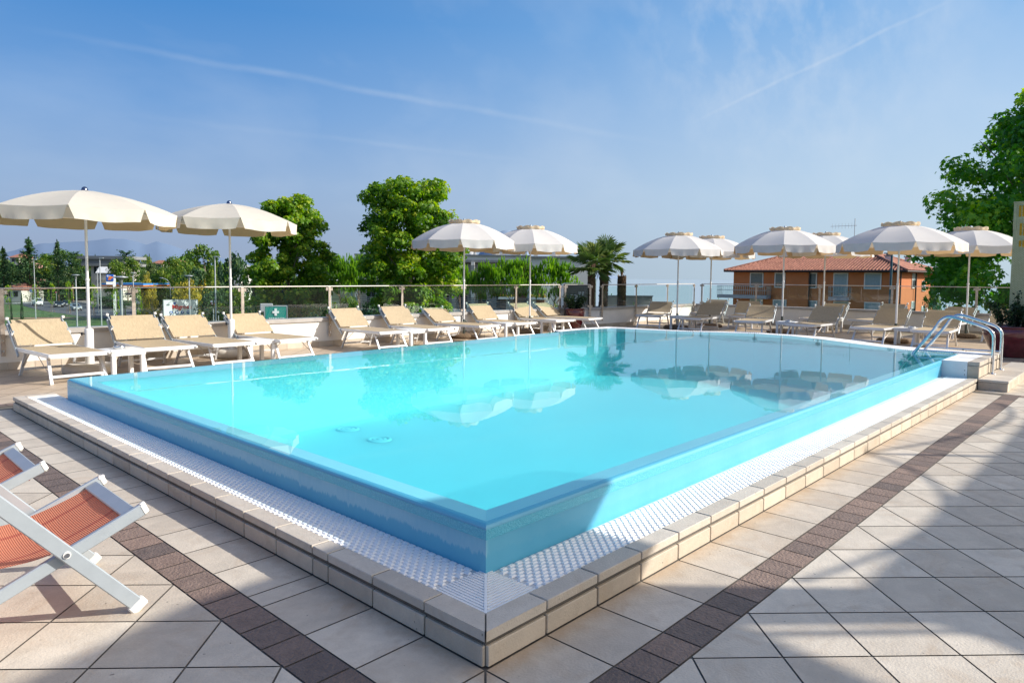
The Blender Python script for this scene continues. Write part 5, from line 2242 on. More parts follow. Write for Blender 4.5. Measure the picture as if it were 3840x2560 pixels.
# young street trees with stakes
GY = "young staked street trees"
for (px, pyt, wp, D, lab) in ((130, 1066, 34, 150, "young staked tree in front of the white van"), (191, 1062, 40, 140, "sparse young staked tree left of the black car"),
                              (256, 1056, 40, 137, "bright young staked tree in front of the silver car"), (347, 1066, 44, 128, "young staked tree right of the nearest parasol's pole"),
                              (432, 1078, 40, 104, "young staked tree under the station canopy"), (516, 1078, 42, 100, "bright young staked tree right of the wide railing post"),
                              (556, 1085, 30, 140, "young tree left of the supermarket board, farther one"), (608, 1100, 28, 135, "young tree beside the supermarket board's left edge"),
                              (30, 1070, 46, 150, "young staked tree at the photo's left edge")):
    tree("young", px, pyt, wp, D, lab, GY)
for (px, pyt, wp, D, lab) in ((38, 1112, 10, 52, "thin ivy clad column at far left, shorter one"), (78, 1095, 15, 52, "thin ivy clad column at far left, taller one"), (466, 1128, 9, 52, "thin dark cypress beside the wide railing post")):
    tree("cypress", px, pyt, wp, D, lab, "thin dark cypresses on the lawn")

# ---- palms
def palm(name, label, px, D, pyc, trunk_r, seed, nf, fr, base=0.35, group="fan palms at the terrace corner", crown=True, lean=(0.0, 0.0)):
    rng = random.Random(seed)
    b = spot(px, D, base)
    t = thing(name, label, "palm", b, CAMROT, group)
    H = zat(px, pyc, D) - base
    w = MB()
    pts = [(lean[0] * (i / 8), lean[1] * (i / 8), H * i / 8) for i in range(9)]
    w.tube(pts, [trunk_r * (1.0 + 0.10 * math.sin(i * 1.7)) for i in range(9)], 12)
    for i in range(420):
        z = rng.uniform(0.02, H)
        a = rng.uniform(0, 2 * PI)
        rr = trunk_r * rng.uniform(0.95, 1.08)
        leaf_quad(w, (lean[0] * z / H + rr * math.cos(a), lean[1] * z / H + rr * math.sin(a), z), (math.cos(a), math.sin(a), -0.4), (0.3 * math.cos(a), 0.3 * math.sin(a), 1), 0.12, 0.05, 0.5, 0.0)
    w.build("trunk", M["palm_bark"], t)
    if not crown:
        w = MB()
        for i in range(14):
            a = rng.uniform(0, 2 * PI)
            w.tube([(0, 0, H), (0.05 * math.cos(a), 0.05 * math.sin(a), H + rng.uniform(0.12, 0.26))], [0.02, 0.008], 5)
        w.build("cut_frond_stub", M["palm_bark"], t)
        return t
    for k in range(nf):
        w = MB()
        a = k * 2.399 + rng.uniform(-0.2, 0.2)
        el = R(rng.uniform(-42, 82)) if k > 2 else R(75)
        el = R(80 - 125 * (k / nf) ** 0.9 + rng.uniform(-10, 10))
        d = Vector((math.cos(a) * math.cos(el), math.sin(a) * math.cos(el), math.sin(el)))
        o = Vector((lean[0], lean[1], H))
        stem = fr * rng.uniform(0.55, 0.85)
        tip = o + d * stem + Vector((0, 0, -0.05 * stem))
        w.tone = 0.55
        w.tube([o, o + d * stem * 0.5, tip], [0.012, 0.009, 0.006], 5)
        side = d.cross(Vector((0, 0, 1)))
        if side.length < 0.1:
            side = Vector((1, 0, 0))
        side.normalize()
        up = side.cross(d).normalized()
        L = fr * rng.uniform(0.75, 1.0)
        ns = 24
        tone0 = rng.gauss(0.45, 0.15)
        for j in range(ns):
            th = R(-128 + 256 * j / (ns - 1))
            e = (d * math.cos(th) + side * math.sin(th) + up * 0.16 * math.cos(th * 1.2)).normalized()
            ll = L * (1 - 0.32 * (abs(th) / 2.2) ** 2) * rng.uniform(0.92, 1.05)
            perp = (side * math.cos(th) - d * math.sin(th)).normalized()
            mid = tip + e * ll * 0.6
            end = tip + e * ll + Vector((0, 0, -0.16 * ll * rng.uniform(0.5, 1.5)))
            wd_ = 0.0125
            w.tone = min(1, max(0, tone0 + rng.gauss(0, 0.08)))
            w.add([tip, mid + perp * wd_, end, mid - perp * wd_], [(0, 1, 2), (0, 2, 3)])
        w.build("frond", M["palm_leaf"], t)
    return t


palm("fan_palm", "fan palm with shaggy trunk left of its twin at the railing corner", 2218, 20.1, 990, 0.105, 31, 19, 0.52)
palm("fan_palm", "fan palm leaning behind the left one, drooping dead looking fronds at right", 2262, 20.7, 965, 0.125, 32, 17, 0.50, lean=(0.05, 0))
palm("fan_palm", "bare cut palm trunk standing right of the two fan palms", 2332, 21.2, 1035, 0.125, 33, 0, 0.5, crown=False)
pb = thing("planter_trough", "dark trough under the palms behind the parapet", "planter", (14.45, 10.06, 0), 0)
w = MB()
w.box(0.0, 2.8, 0.0, 1.2, -0.4, 0.50)
w.build("trough_body", M["cap"], pb)
w = MB()
w.box(0.04, 2.76, 0.04, 1.16, 0.50, 0.51)
w.build("soil", M["soil"], pb)

# ---- restaurant board behind the glass
D = 19.75
sg = thing("sign_board", "dark board with white cup and cutlery outlines behind the corner glass", "sign", spot(2103, D, zat(2103, 1150, D)), CAMROT)
bw, bh = px2m(102, D), px2m(88, D)
w = MB()
w.box(0.0, bw, 0.0, 0.03, -0.45, bh - 0.03)
w.build("board", M["card"], sg)
w = MB()
w.box(0.01, 0.085, -0.012, -0.002, -0.3, bh - 0.10)
w.tube([(0.047, -0.006, bh - 0.10), (0.055, -0.006, bh - 0.04), (0.10, -0.006, bh - 0.006), (0.2, -0.006, bh), (bw * 0.8, -0.006, bh)], [0.036, 0.03, 0.014, 0.010, 0.008], 8)
w.build("white_frame", M["white"], sg)
w = MB()
cx, cy = bw * 0.50, bh * 0.40
def ln(mb, pts, r=0.0055, closed=False):
    P = [(a, -0.010, b) for a, b in pts]
    mb.tube(P, r, 6)
ln(w, [(cx - 0.105, cy + 0.07), (cx + 0.055, cy + 0.07)])
ln(w, [(cx - 0.105, cy + 0.07), (cx - 0.095, cy + 0.0), (cx - 0.06, cy - 0.06), (cx - 0.03, cy - 0.075), (cx + 0.0, cy - 0.07), (cx + 0.035, cy - 0.03), (cx + 0.052, cy + 0.03), (cx + 0.055, cy + 0.07)])
ln(w, [(cx + 0.053, cy + 0.055), (cx + 0.085, cy + 0.06), (cx + 0.09, cy + 0.03), (cx + 0.07, cy + 0.0), (cx + 0.045, cy - 0.01)])
ln(w, [(cx - 0.07, cy - 0.10), (cx + 0.06, cy - 0.10)])
w.build("cup_emblem", M["white"], sg)
w = MB()
for q in (0.155, 0.245):
    ln(w, [(cx + q - 0.012, cy - 0.10), (cx + q + 0.0, cy - 0.115), (cx + q + 0.014, cy - 0.10), (cx + q + 0.010, cy + 0.08)], 0.006)
    ln(w, [(cx + q - 0.012, cy - 0.10), (cx + q - 0.008, cy + 0.08), (cx + q - 0.024, cy + 0.12), (cx + q - 0.02, cy + 0.17)], 0.006)
    ln(w, [(cx + q + 0.010, cy + 0.08), (cx + q + 0.026, cy + 0.12), (cx + q + 0.022, cy + 0.17)], 0.006)
    ln(w, [(cx + q + 0.001, cy + 0.10), (cx + q + 0.001, cy + 0.16)], 0.005)
w.build("cutlery_emblem", M["white"], sg)

# ---- orange house
hx, hy = 69.3, 15.97
hs = thing("orange_house", "orange villa with hipped terracotta roof, shaded front and sunlit end wall", "house", (hx, hy, GZ))
E0 = 2.35 - GZ      # wall top
LY, LX = 16.0, 13.5
w = MB()
w.box(0, LX, 0, LY, 0, E0)
w.box(-0.12, 0.0, 8.1, 11.8, 0, E0)
w.build("wall", M["orange_wall"], hs)
ov = 0.75
w = MB()
Z0, Z1 = E0 - 0.02, E0 + 2.15
ry0, ry1, rx = 5.0, 11.2, LX * 0.48
pts = [(-ov, -ov, Z0), (LX + ov, -ov, Z0), (LX + ov, LY + ov, Z0), (-ov, LY + ov, Z0), (rx, ry0, Z1), (rx, ry1, Z1)]
w.add(pts, [(0, 1, 4), (1, 2, 5, 4), (2, 3, 5), (3, 0, 4, 5)])
w.add([(-ov, -ov, Z0 - 0.18), (LX + ov, -ov, Z0 - 0.18), (LX + ov, LY + ov, Z0 - 0.18), (-ov, LY + ov, Z0 - 0.18)], [(0, 1, 2, 3)])
# barrel tile ribs running down the front and end slopes
for i in range(58):
    y = -ov + 0.15 + i * (LY + 2 * ov - 0.3) / 57
    if y < ry0:
        t = (y + ov) / (ry0 + ov)
    elif y > ry1:
        t = (LY + ov - y) / (LY + ov - ry1)
    else:
        t = 1.0
    x1 = -ov + (rx + ov) * t
    w.tube([(-ov - 0.03, y, Z0 + 0.03), (x1, y, Z0 + (Z1 - Z0) * t + 0.03)], 0.075, 5, False)
for i in range(54):
    x = -ov + 0.15 + i * (LX + 2 * ov - 0.3) / 53
    t = (x + ov) / (rx + ov) if x < rx else (LX + ov - x) / (LX + ov - rx)
    w.tube([(x, -ov - 0.03, Z0 + 0.03), (x, -ov + (ry0 + ov) * t, Z0 + (Z1 - Z0) * t + 0.03)], 0.075, 5, False)
for a, b in ((0, 4), (3, 5), (1, 4), (4, 5)):
    w.tube([Vector(pts[a]) + Vector((0, 0, 0.06)), Vector(pts[b]) + Vector((0, 0, 0.06))], 0.12, 7)
rf = w.build("roof", M["rooftile"], hs)
w = MB()
for a, b in ((0, 1), (3, 0)):
    A, B = Vector(pts[a]), Vector(pts[b])
    w.tube([A + Vector((0, 0, -0.06)), B + Vector((0, 0, -0.06))], 0.10, 7)
w.build("gutter", M["brown_dark"], rf)
for (x, y, z1) in ((3.6, 1.9, 1.75), (9.5, 1.6, 1.8), (7.0, 13.4, 1.6)):
    w = MB()
    w.box(x - 0.28, x + 0.28, y - 0.28, y + 0.28, E0 + 0.2, E0 + z1 - 0.35)
    c_ = w.build("chimney", M["condo_white"], rf)
    w = MB()
    w.box(x - 0.36, x + 0.36, y - 0.36, y + 0.36, E0 + z1 - 0.35, E0 + z1 - 0.25)
    w.box(x - 0.2, x + 0.2, y - 0.2, y + 0.2, E0 + z1 - 0.25, E0 + z1 - 0.1)
    w.box(x - 0.36, x + 0.36, y - 0.36, y + 0.36, E0 + z1 - 0.1, E0 + z1)
    w.build("chimney_cap", M["grey_trim"], c_)


def hwin(axis, c, z0, z1, wd_, shut, face=-0.0, sh="shutter"):
    """window on the front (axis y) or end wall (axis x)"""
    w = MB()
    fw_ = 0.10
    def bb(a0, a1, za, zb, d0, d1):
        if axis == 'y':
            w.box(face - d1, face - d0, a0, a1, za, zb)
        else:
            w.box(a0, a1, -d1, -d0, za, zb)
    bb(c - wd_ / 2 - fw_, c - wd_ / 2, z0 - fw_, z1 + fw_, -0.02, 0.06)
    bb(c + wd_ / 2, c + wd_ / 2 + fw_, z0 - fw_, z1 + fw_, -0.02, 0.06)
    bb(c - wd_ / 2, c + wd_ / 2, z1, z1 + fw_, -0.02, 0.06)
    bb(c - wd_ / 2, c + wd_ / 2, z0 - fw_, z0, -0.02, 0.09)
    f = w.build("window", M["window_frame"], hs)
    w = MB()
    zc = z1 - (z1 - z0) * shut
    if shut > 0:
        k = zc
        while k < z1 - 0.01:
            bb(c - wd_ / 2, c + wd_ / 2, k, min(z1, k + 0.085), -0.01, 0.035)
            k += 0.1
        w.build("shutter", M[sh], f)
    w = MB()
    bb(c - wd_ / 2, c + wd_ / 2, z0, z1, -0.02, 0.012)
    w.build("pane", M["dark_glass"], f)


UZ0, UZ1 = 0.68 - GZ, 2.02 - GZ
for (c, wd_, sh_, k) in ((2.25, 1.3, 1.0, "shutter"), (5.1, 1.15, 1.0, "shutter"), (8.0, 1.15, 0.75, "shutter_dark"), (10.95, 0.9, 0.7, "shutter_dark"), (13.45, 1.25, 0.7, "shutter_dark")):
    hwin('y', c, UZ0 - (0.75 if c == 5.1 else 0), UZ1, wd_, sh_, -0.12 if 8.1 < c < 11.8 else 0.0, k)
for c in (2.2, 5.0, 7.9, 10.9, 13.4):
    hwin('y', c, -2.1 - GZ, -0.72 - GZ, 1.2, 0.6, -0.12 if 8.1 < c < 11.8 else 0.0)
for (c, z0, z1, wd_) in ((4.9, UZ0 + 0.1, UZ1 + 0.1, 1.1), (8.8, UZ0 - 0.2, UZ1 - 0.7, 1.2), (5.0, -1.9 - GZ, -0.65 - GZ, 1.1), (9.0, -2.3 - GZ, -1.2 - GZ, 1.2)):
    hwin('x', c, z0, z1, wd_, 0.5)
for (x, y) in ((-0.06, -0.02), (-0.07, 8.0), (5.2, -0.07)):
    w = MB()
    w.tube([(x - 0.1 if y >= 0 else x, y - 0.1 if y < 0 else y, 0.2), (x - 0.1 if y >= 0 else x, y - 0.1 if y < 0 else y, E0 - 0.15)], 0.07, 7)
    w.build("drainpipe", M["brown_dark"], hs)


def balcony(x0, x1, y0, y1, z):
    w = MB()
    w.box(x0, x1, y0, y1, z - 0.35, z)
    b = w.build("balcony", M["greywall"], hs)
    w = MB()
    path = [(x1, y0), (x0, y0), (x0, y1), (x1, y1)]
    for (a, b2) in zip(path, path[1:]):
        L = math.hypot(b2[0] - a[0], b2[1] - a[1])
        m = max(2, int(L / 0.22))
        for i in range(m + 1):
            x, y = a[0] + (b2[0] - a[0]) * i / m, a[1] + (b2[1] - a[1]) * i / m
            w.tube([(x, y, z), (x, y, z + 0.95)], 0.018, 4, False)
        for zz in (0.5, 0.95):
            w.tube([(a[0], a[1], z + zz), (b2[0], b2[1], z + zz)], 0.025, 4)
    w.build("balcony_railing", M["galv"], b)


balcony(-1.1, 0.0, 11.9, 17.3, -0.22 - GZ)
balcony(-0.5, 0.0, 4.15, 6.05, -0.2 - GZ)
w = MB()
w.tube([(rx, 6.0, Z1), (rx, 6.0, Z1 + 3.3)], 0.035, 6)
for k in range(7):
    w.tube([(rx - 0.3 + k * 0.0, 6.0 + 0.2 + k * 0.32, Z1 + 2.55 - 0.28), (rx - 0.3, 6.0 + 0.2 + k * 0.32, Z1 + 2.55 + 0.28)], 0.012, 4)
w.tube([(rx - 0.3, 5.7, Z1 + 2.55), (rx - 0.3, 8.3, Z1 + 2.55)], 0.02, 5)
w.tube([(rx, 6.0, Z1 + 2.55), (rx - 0.3, 6.0, Z1 + 2.55)], 0.02, 5)
w.build("aerial", M["galv"], rf)
fp_ = thing("flagpole", "slim dark teal pole standing in front of the orange house", "pole", spot(3341, 50, GZ))
w = MB()
w.tube([(0, 0, 0), (0, 0, zat(3341, 930, 50) - GZ)], [0.13, 0.07], 10)
w.build("pole_shaft", simple("teal_pole_paint", (0.02, 0.09, 0.12), 0.4), fp_)

# stained concrete wall and pale wall near the palms
cw = thing("garden_wall", "rain stained concrete wall right of the palms", "wall", spot(2340, 30, GZ), CAMROT)
w = MB()
w.box(-1.0, px2m(108, 30), 0, 0.3, 0, zat(2400, 1112, 30) - GZ)
w.build("wall_body", M["concrete"], cw)
w = MB()
w.box(-1.05, px2m(108, 30) + 0.03, -0.04, 0.34, zat(2400, 1112, 30) - GZ, zat(2400, 1108, 30) - GZ)
w.build("wall_cap", M["grey_trim"], cw)

# ---- apartment block behind the pines
D = 58
cb = thing("apartment_block", "long pale flat roofed apartment block with many chimneys behind the pines", "apartment block", spot(1200, D, GZ), CAMROT)
def X(px): return px2m(px - 1200, D)
def Zc(py): return zat(1900, py, D) - GZ
w = MB()
w.box(X(1345), X(1990), 0.6, 12, 0, Zc(985))
w.build("wall", M["condo"], cb)
w = MB()
w.box(X(1990), X(2205), -1.2, 12, 0, Zc(968))
w.build("end_wall", M["condo_white"], cb)
w = MB()
w.box(X(1990) - 0.1, X(2205) + 0.25, -1.45, 12.2, Zc(968), Zc(961))
w.build("end_roof", M["grey_trim"], cb)
w = MB()
w.box(X(1335), X(1990), -0.6, 12, Zc(985), Zc(976))
w.box(X(1335), X(1990), -0.62, 12.02, Zc(962), Zc(957))
w.build("roof", M["grey_trim"], cb)
w = MB()
w.box(X(1335), X(1990), -0.5, 11.8, Zc(976), Zc(962))
w.build("roof_fascia", M["condo_white"], cb)
for z0, z1 in ((1052, 1040), (1168, 1160)):
    w = MB()
    w.box(X(1345), X(1985), -0.9, 0.6, Zc(z0), Zc(z1))
    f_ = w.build("balcony_floor", M["condo_white"], cb)
    w = MB()
    for k in range(6):
        zz = Zc(z1) + 0.16 + 0.15 * k
        w.box(X(1345), X(1985), -0.9, -0.86, zz, zz + 0.06)
    w.build("balcony_railing", M["grey_trim"], f_)
for px in (1370, 1440, 1510, 1580, 1650, 1720, 1790, 1860, 1930):
    for (za, zb) in ((1040, 990), (1160, 1070)):
        w = MB()
        w.box(X(px) - 0.05, X(px + 34) + 0.05, 0.50, 0.58, Zc(za) - 0.0, Zc(zb) + 0.06)
        f_ = w.build("window", M["window_frame"], cb)
        w = MB()
        w.box(X(px) + 0.04, X(px + 16), 0.46, 0.49, Zc(za) + 0.06, Zc(zb))
        w.box(X(px + 18), X(px + 34) - 0.04, 0.46, 0.49, Zc(za) + 0.06, Zc(zb))
        w.build("pane", M["dark_glass"], f_)
for px in (1345, 1490, 1635, 1705, 1775, 1905, 1985):
    w = MB()
    w.box(X(px) - 0.14, X(px) + 0.14, -0.85, 0.6, 0, Zc(985))
    w.build("pillar", M["condo_white"], cb)
for (pa, pb_) in ((1875, 1900), (1925, 1975), (2010, 2040)):
    w = MB()
    w.box(X(pa), X(pb_), -1.26 if pa > 1980 else 0.40, -1.2 if pa > 1980 else 0.45, Zc(1160), Zc(1085))
    w.build("terracotta_panel", M["brick_floor"], cb)
rg = random.Random(2)
for (pa, pb_, yy) in ((1870, 1940, -1.0), (1990, 2045, -1.35)):
    w = MB()
    w.box(X(pa), X(pb_), yy - 0.12, yy + 0.12, Zc(1120), Zc(1112))
    fb = w.build("flower_box", M["white"], cb)
    w = MB()
    for i in range(150):
        leaf_quad(w, (rg.uniform(X(pa), X(pb_)), yy + rg.uniform(-.15, .15), Zc(1110) + rg.uniform(-0.05, 0.16)), rv(rg), rv(rg), 0.12, 0.1, rg.random())
    w.build("flowers", M["leaf_yellow"], fb)
for px, wd_ in ((1721, 10), (1772, 13), (1849, 11), (1863, 14), (1881, 17), (1945, 14), (1968, 18), (2010, 15), (2078, 14), (2096, 18), (1700, 8)):
    w = MB()
    yy = rg.uniform(1, 3)
    w.box(X(px) - px2m(wd_, D) / 2, X(px) + px2m(wd_, D) / 2, yy, yy + 0.5, Zc(958), Zc(943))
    c_ = w.build("chimney", M["condo_white"], cb)
    w = MB()
    w.box(X(px) - px2m(wd_, D) / 2 + 0.05, X(px) + px2m(wd_, D) / 2 - 0.05, yy + 0.05, yy + 0.45, Zc(943), Zc(941))
    w.box(X(px) - px2m(wd_, D) / 2 - 0.04, X(px) + px2m(wd_, D) / 2 + 0.04, yy - 0.04, yy + 0.54, Zc(941), Zc(938))
    w.build("chimney_cap", M["grey_trim"], c_)
w = MB()
w.lathe([(0.0, 0.0), (0.2, 0.03), (0.34, 0.10)], 16)
w.v = [(x, z, y) for x, y, z in w.v]
w.v = [(x + X(1757), -y * 0 + 1.0 - abs(0) + y, z + Zc(946)) for x, y, z in w.v]
w.build("satellite_dish", M["white"], cb)

# ---- villas on the slope
def villa(label, px0, px1, pyt, D, body, roofmat, kind, base=GZ):
    t = thing("villa", label, "house", spot(px0, D, base), CAMROT, "houses on the wooded slope")
    W = px2m(px1 - px0, D)
    H = zat((px0 + px1) / 2, pyt, D) - base
    if kind == "flat":
        w = MB()
        w.box(0, W, 0, 10, 0, H - 0.3)
        w.build("wall", body, t)
        w = MB()
        w.box(-2.0, W + 1.5, -1.6, 11, H - 1.0, H - 0.2)
        w.box(-4.0, W - 1, 2, 12, H - 0.2, H + 1.1)
        w.box(-4.8, W + 0.5, 1, 13, H + 1.1, H + 2.0)
        w.build("roof", roofmat, t)
        for a, b in ((0.10, 0.42), (0.80, 0.95)):
            w = MB()
            w.box(W * a, W * b, -0.08, -0.01, H - 3.1, H - 1.15)
            w.build("window", M["dark_glass"], t)
        w = MB()
        w.add([(W * 0.38, -1.7, H - 1.2), (W * 0.80, -1.7, H - 1.2), (W * 0.84, -3.1, H - 3.0), (W * 0.34, -3.1, H - 3.0)], [(0, 1, 2, 3)])
        w.build("awning", M["white"], t)
        w = MB()
        w.box(W * 0.30, W * 0.84, -2.9, -2.75, H - 5.0, H - 3.7)
        w.build("balcony", M["condo"], t)
    elif kind == "tower":
        w = MB()
        w.box(0, W * 0.42, 0, 8, 0, H - px2m(19, D))
        w.build("side_wall", M["greywall"], t)
        w = MB()
        w.box(W * 0.42 + 0.02, W, -0.5, 8, 0, H)
        w.build("wall", body, t)
        w = MB()
        w.box(W * 0.66, W * 0.72, -0.56, -0.51, H - px2m(28, D), H - px2m(8, D))
        w.build("window", M["dark_glass"], t)
    else:
        w = MB()
        w.box(0, W, 0, 9, 0, H - 1.6)
        w.build("wall", body, t)
        w = MB()
        a = [(-0.6, -0.7, H - 1.7), (W + 0.6, -0.7, H - 1.7), (W + 0.6, 9.7, H - 1.7), (-0.6, 9.7, H - 1.7), (W * 0.3, 4.5, H), (W * 0.7, 4.5, H)]
        w.add(a, [(0, 1, 5, 4), (1, 2, 5), (2, 3, 4, 5), (3, 0, 4)])
        w.build("roof", roofmat, t)
        for q in (0.2, 0.6):
            w = MB()
            w.box(W * q, W * q + 1.2, -0.06, 0.0, H - 3.6, H - 2.2)
            w.build("window", M["dark_glass"], t)


villa("flat roofed villa with a white awning beside the nearest parasol's pole", 342, 458, 985, 205, M["condo"], M["grey_trim"], "flat")
villa("pink block with a lower grey wing among the far left trees", 70, 138, 987, 240, M["pink"], M["grey_trim"], "tower")
villa("far house with red tiled roof left of the conical cedar", 40, 74, 950, 300, M["condo"], M["rooftile"], "hip")
villa("far house with red tiled roof right of the cypresses", 568, 612, 975, 330, M["condo"], M["rooftile"], "hip")
villa("far house with pale pink wall and red roof on the ridge", 645, 678, 975, 300, M["condo_white"], M["rooftile"], "hip")
villa("low house with orange tiled roof behind the glass at far left", 5, 78, 1062, 190, M["condo"], M["rooftile"], "hip")
villa("white house glimpsed right of the second parasol's pole", 868, 905, 984, 210, M["condo_white"], M["grey_trim"], "hip")

# ---- filling station
D = 116
gs = thing("filling_station", "filling station with blue and orange canopy behind the railing", "filling station", spot(380, D, GZ), CAMROT)
def Xg(px): return px2m(px - 380, D)
def Zg(py): return zat(450, py, D) - GZ
w = MB()
w.box(Xg(380), Xg(537), 0, 9, Zg(1069), Zg(1062))
w.build("canopy_band", M["skyblue"], gs)
w = MB()
w.box(Xg(380), Xg(537), -0.02, 9.02, Zg(1073), Zg(1069))
w.build("canopy_stripe", M["orange"], gs)
w = MB()
w.box(Xg(386), Xg(475), 10, 16, Zg(1090), Zg(1081))
w.build("rear_canopy_band", M["skyblue"], gs)
w = MB()
w.box(Xg(386), Xg(475), 9.97, 16.02, Zg(1092), Zg(1090))
w.build("rear_canopy_stripe", M["orange"], gs)
for px in (400, 455, 520):
    w = MB()
    w.box(Xg(px) - 0.2, Xg(px) + 0.2, 4, 4.4, 0, Zg(1073))
    w.build("pillar", M["white"], gs)
w = MB()
w.box(Xg(400), Xg(452), 11, 16, 0, Zg(1100))
w.build("kiosk", M["greywall"], gs)
w = MB()
w.add([(Xg(416), 3.0, Zg(1106)), (Xg(488), 3.0, Zg(1106)), (Xg(470), 6, Zg(1096)), (Xg(425), 6, Zg(1096))], [(0, 1, 2, 3)])
w.build("awning", M["white"], gs)
for px in (470, 480, 489):
    w = MB()
    w.box(Xg(px), Xg(px + 7), 2, 2.5, Zg(1140), Zg(1117), 0.03)
    p_ = w.build("fuel_pump", M["white"], gs)
    w = MB()
    w.box(Xg(px + 1), Xg(px + 6), 1.96, 1.99, Zg(1126), Zg(1120))
    w.build("pump_display", M["navy"], p_)


def text(body, parent, loc, size, mat, bold=0.0, shear=0.0, name="lettering", sx=1.0, align='CENTER'):
    c = bpy.data.curves.new(name, 'FONT')
    c.body = body
    c.size = size
    c.align_x = align
    c.align_y = 'CENTER'
    c.extrude = 0.004 * max(1, size)
    c.offset = bold
    c.shear = shear
    c.resolution_u = 3
    c.materials.append(mat)
    o = bpy.data.objects.new(name, c)
    COL.objects.link(o)
    o.parent = parent
    o.location = loc
    o.rotation_euler = (PI / 2, 0, 0)
    o.scale = (sx, 1, 1)
    return o


ip = thing("fuel_sign", "blue square fuel sign with orange letters on a white pylon", "sign", spot(412, 112, GZ), CAMROT + R(24))
w = MB()
s_ = px2m(26, 112)
zc = zat(412, 1042, 112) - GZ
w.box(-s_ / 2, s_ / 2, 0, 0.3, zc - s_ / 2, zc + s_ / 2, 0.06)
w.build("sign_box", M["blue"], ip)
w = MB()
w.box(-s_ / 2 + 0.02, s_ * 0.35, 0.02, 0.25, zc - s_ / 2 - 0.5, zc - s_ / 2 - 0.06)
w.build("price_panel", M["white"], ip)
w = MB()
w.box(s_ * 0.36, s_ * 0.36 + 0.38, 0.02, 0.35, 0, zc + s_ * 0.4)
w.build("pylon", M["white"], ip)
text("IP", ip, (0.02, -0.03, zc - 0.08), 0.74, M["orange"], 0.03, 0.25)
w = MB()
w.box(-s_ * 0.28, -s_ * 0.22, -0.02, -0.005, zc + 0.1, zc + s_ * 0.46)
w.box(-s_ * 0.42, s_ * 0.1, -0.02, -0.006, zc + 0.27, zc + 0.32)
w.build("cross_flash", M["white"], ip)
text("IP", gs, (Xg(440), -0.05, Zg(1067)), 0.36, M["orange"], 0.015, 0.25)

# ---- supermarket board
D = 100
mg = thing("supermarket_sign", "white supermarket board with red lettering and four round blue symbols", "sign", spot(676, D, GZ), CAMROT + R(36))
zb, zt = zat(676, 1186, D) - GZ, zat(676, 1124, D) - GZ
hw = px2m(118, D) / 2
w = MB()
w.box(-hw, hw, 0, 0.35, zb, zt, 0.03)
w.build("board", M["white"], mg)
w = MB()
w.box(-hw - 0.03, hw + 0.03, -0.03, 0.38, zt, zt + 0.05)
w.box(-hw - 0.04, -hw, -0.03, 0.38, zb, zt)
w.box(hw, hw + 0.04, -0.03, 0.38, zb, zt)
w.build("board_trim", M["galv"], mg)
for sx in (-1, 1):
    w = MB()
    w.box(sx * hw * 0.7 - 0.09, sx * hw * 0.7 + 0.09, 0.1, 0.28, 0, zb)
    w.build("post", M["galv"], mg)
hh = zt - zb
text("Migross", mg, (0.12, -0.03, zb + hh * 0.565), 0.86, M["red"], 0.028, 0.0, sx=0.94)
w = MB()
w.lathe([(0.0, 0.0), (0.16, 0.0), (0.17, 0.02)], 18)
w.v = [(x - hw * 0.36, -0.03 - z * 0.2, y + zb + hh * 0.80) for x, y, z in w.v]
w.build("dot_emblem", M["blue"], mg)
for i in range(4):
    cx = -hw * 0.58 + i * hw * 0.335
    w = MB()
    w.lathe([(0.0, 0.012), (0.22, 0.012), (0.225, 0.0)], 22)
    w.v = [(x + cx, -0.004 - z, y + zb + hh * 0.24) for x, y, z in w.v]
    dsk = w.build("symbol_disc", M["blue"], mg)
    w = MB()
    zz = zb + hh * 0.24
    def bx2(a, b, c_, d): w.box(cx + a, cx + b, -0.026, -0.018, zz + c_, zz + d)
    if i == 0:
        bx2(-.10, .06, -.07, .06); bx2(.06, .12, -.03, .03); bx2(-.12, .09, -.11, -.085); bx2(-.06, -.03, .08, .13); bx2(0, .03, .08, .13)
    elif i == 1:
        bx2(-.045, .045, -.14, .14); bx2(-.14, -.045, -.045, .045); bx2(.045, .14, -.045, .045)
    elif i == 2:
        bx2(-.07, -.02, -.13, .13); bx2(-.02, .07, .09, .13); bx2(-.02, .07, -.02, .02); bx2(.05, .09, .0, .11)
    else:
        bx2(-.14, -.09, .08, .11); bx2(-.10, .13, .0, .09); bx2(-.07, .10, -.05, -.02); bx2(-.06, -.02, -.13, -.08); bx2(.05, .09, -.13, -.08); bx2(-.07, .12, -.05, .0)
    w.build("symbol", M["white"], dsk)
w = MB()
w.box(-hw * 0.72, hw * 0.82, -0.03, -0.005, zb + hh * 0.035, zb + hh * 0.058)
w.add([(-hw * 0.76, -0.03, zb + hh * 0.04), (-hw * 0.60, -0.03, zb + hh * 0.02), (-hw * 0.60, -0.03, zb + hh * 0.115)], [(0, 1, 2)])
w.build("arrow", M["blue"], mg)
for q in (-0.35, 0.35):
    w = MB()
    w.tube([(hw * q, 0.1, zt), (hw * q - 0.05, -0.5, zt + 0.12), (hw * q - 0.1, -0.75, zt + 0.02)], 0.03, 6)
    w.box(hw * q - 0.12, hw * q + 0.2, -0.85, -0.7, zt - 0.06, zt + 0.04)
    w.build("spotlight", M["galv"], mg)

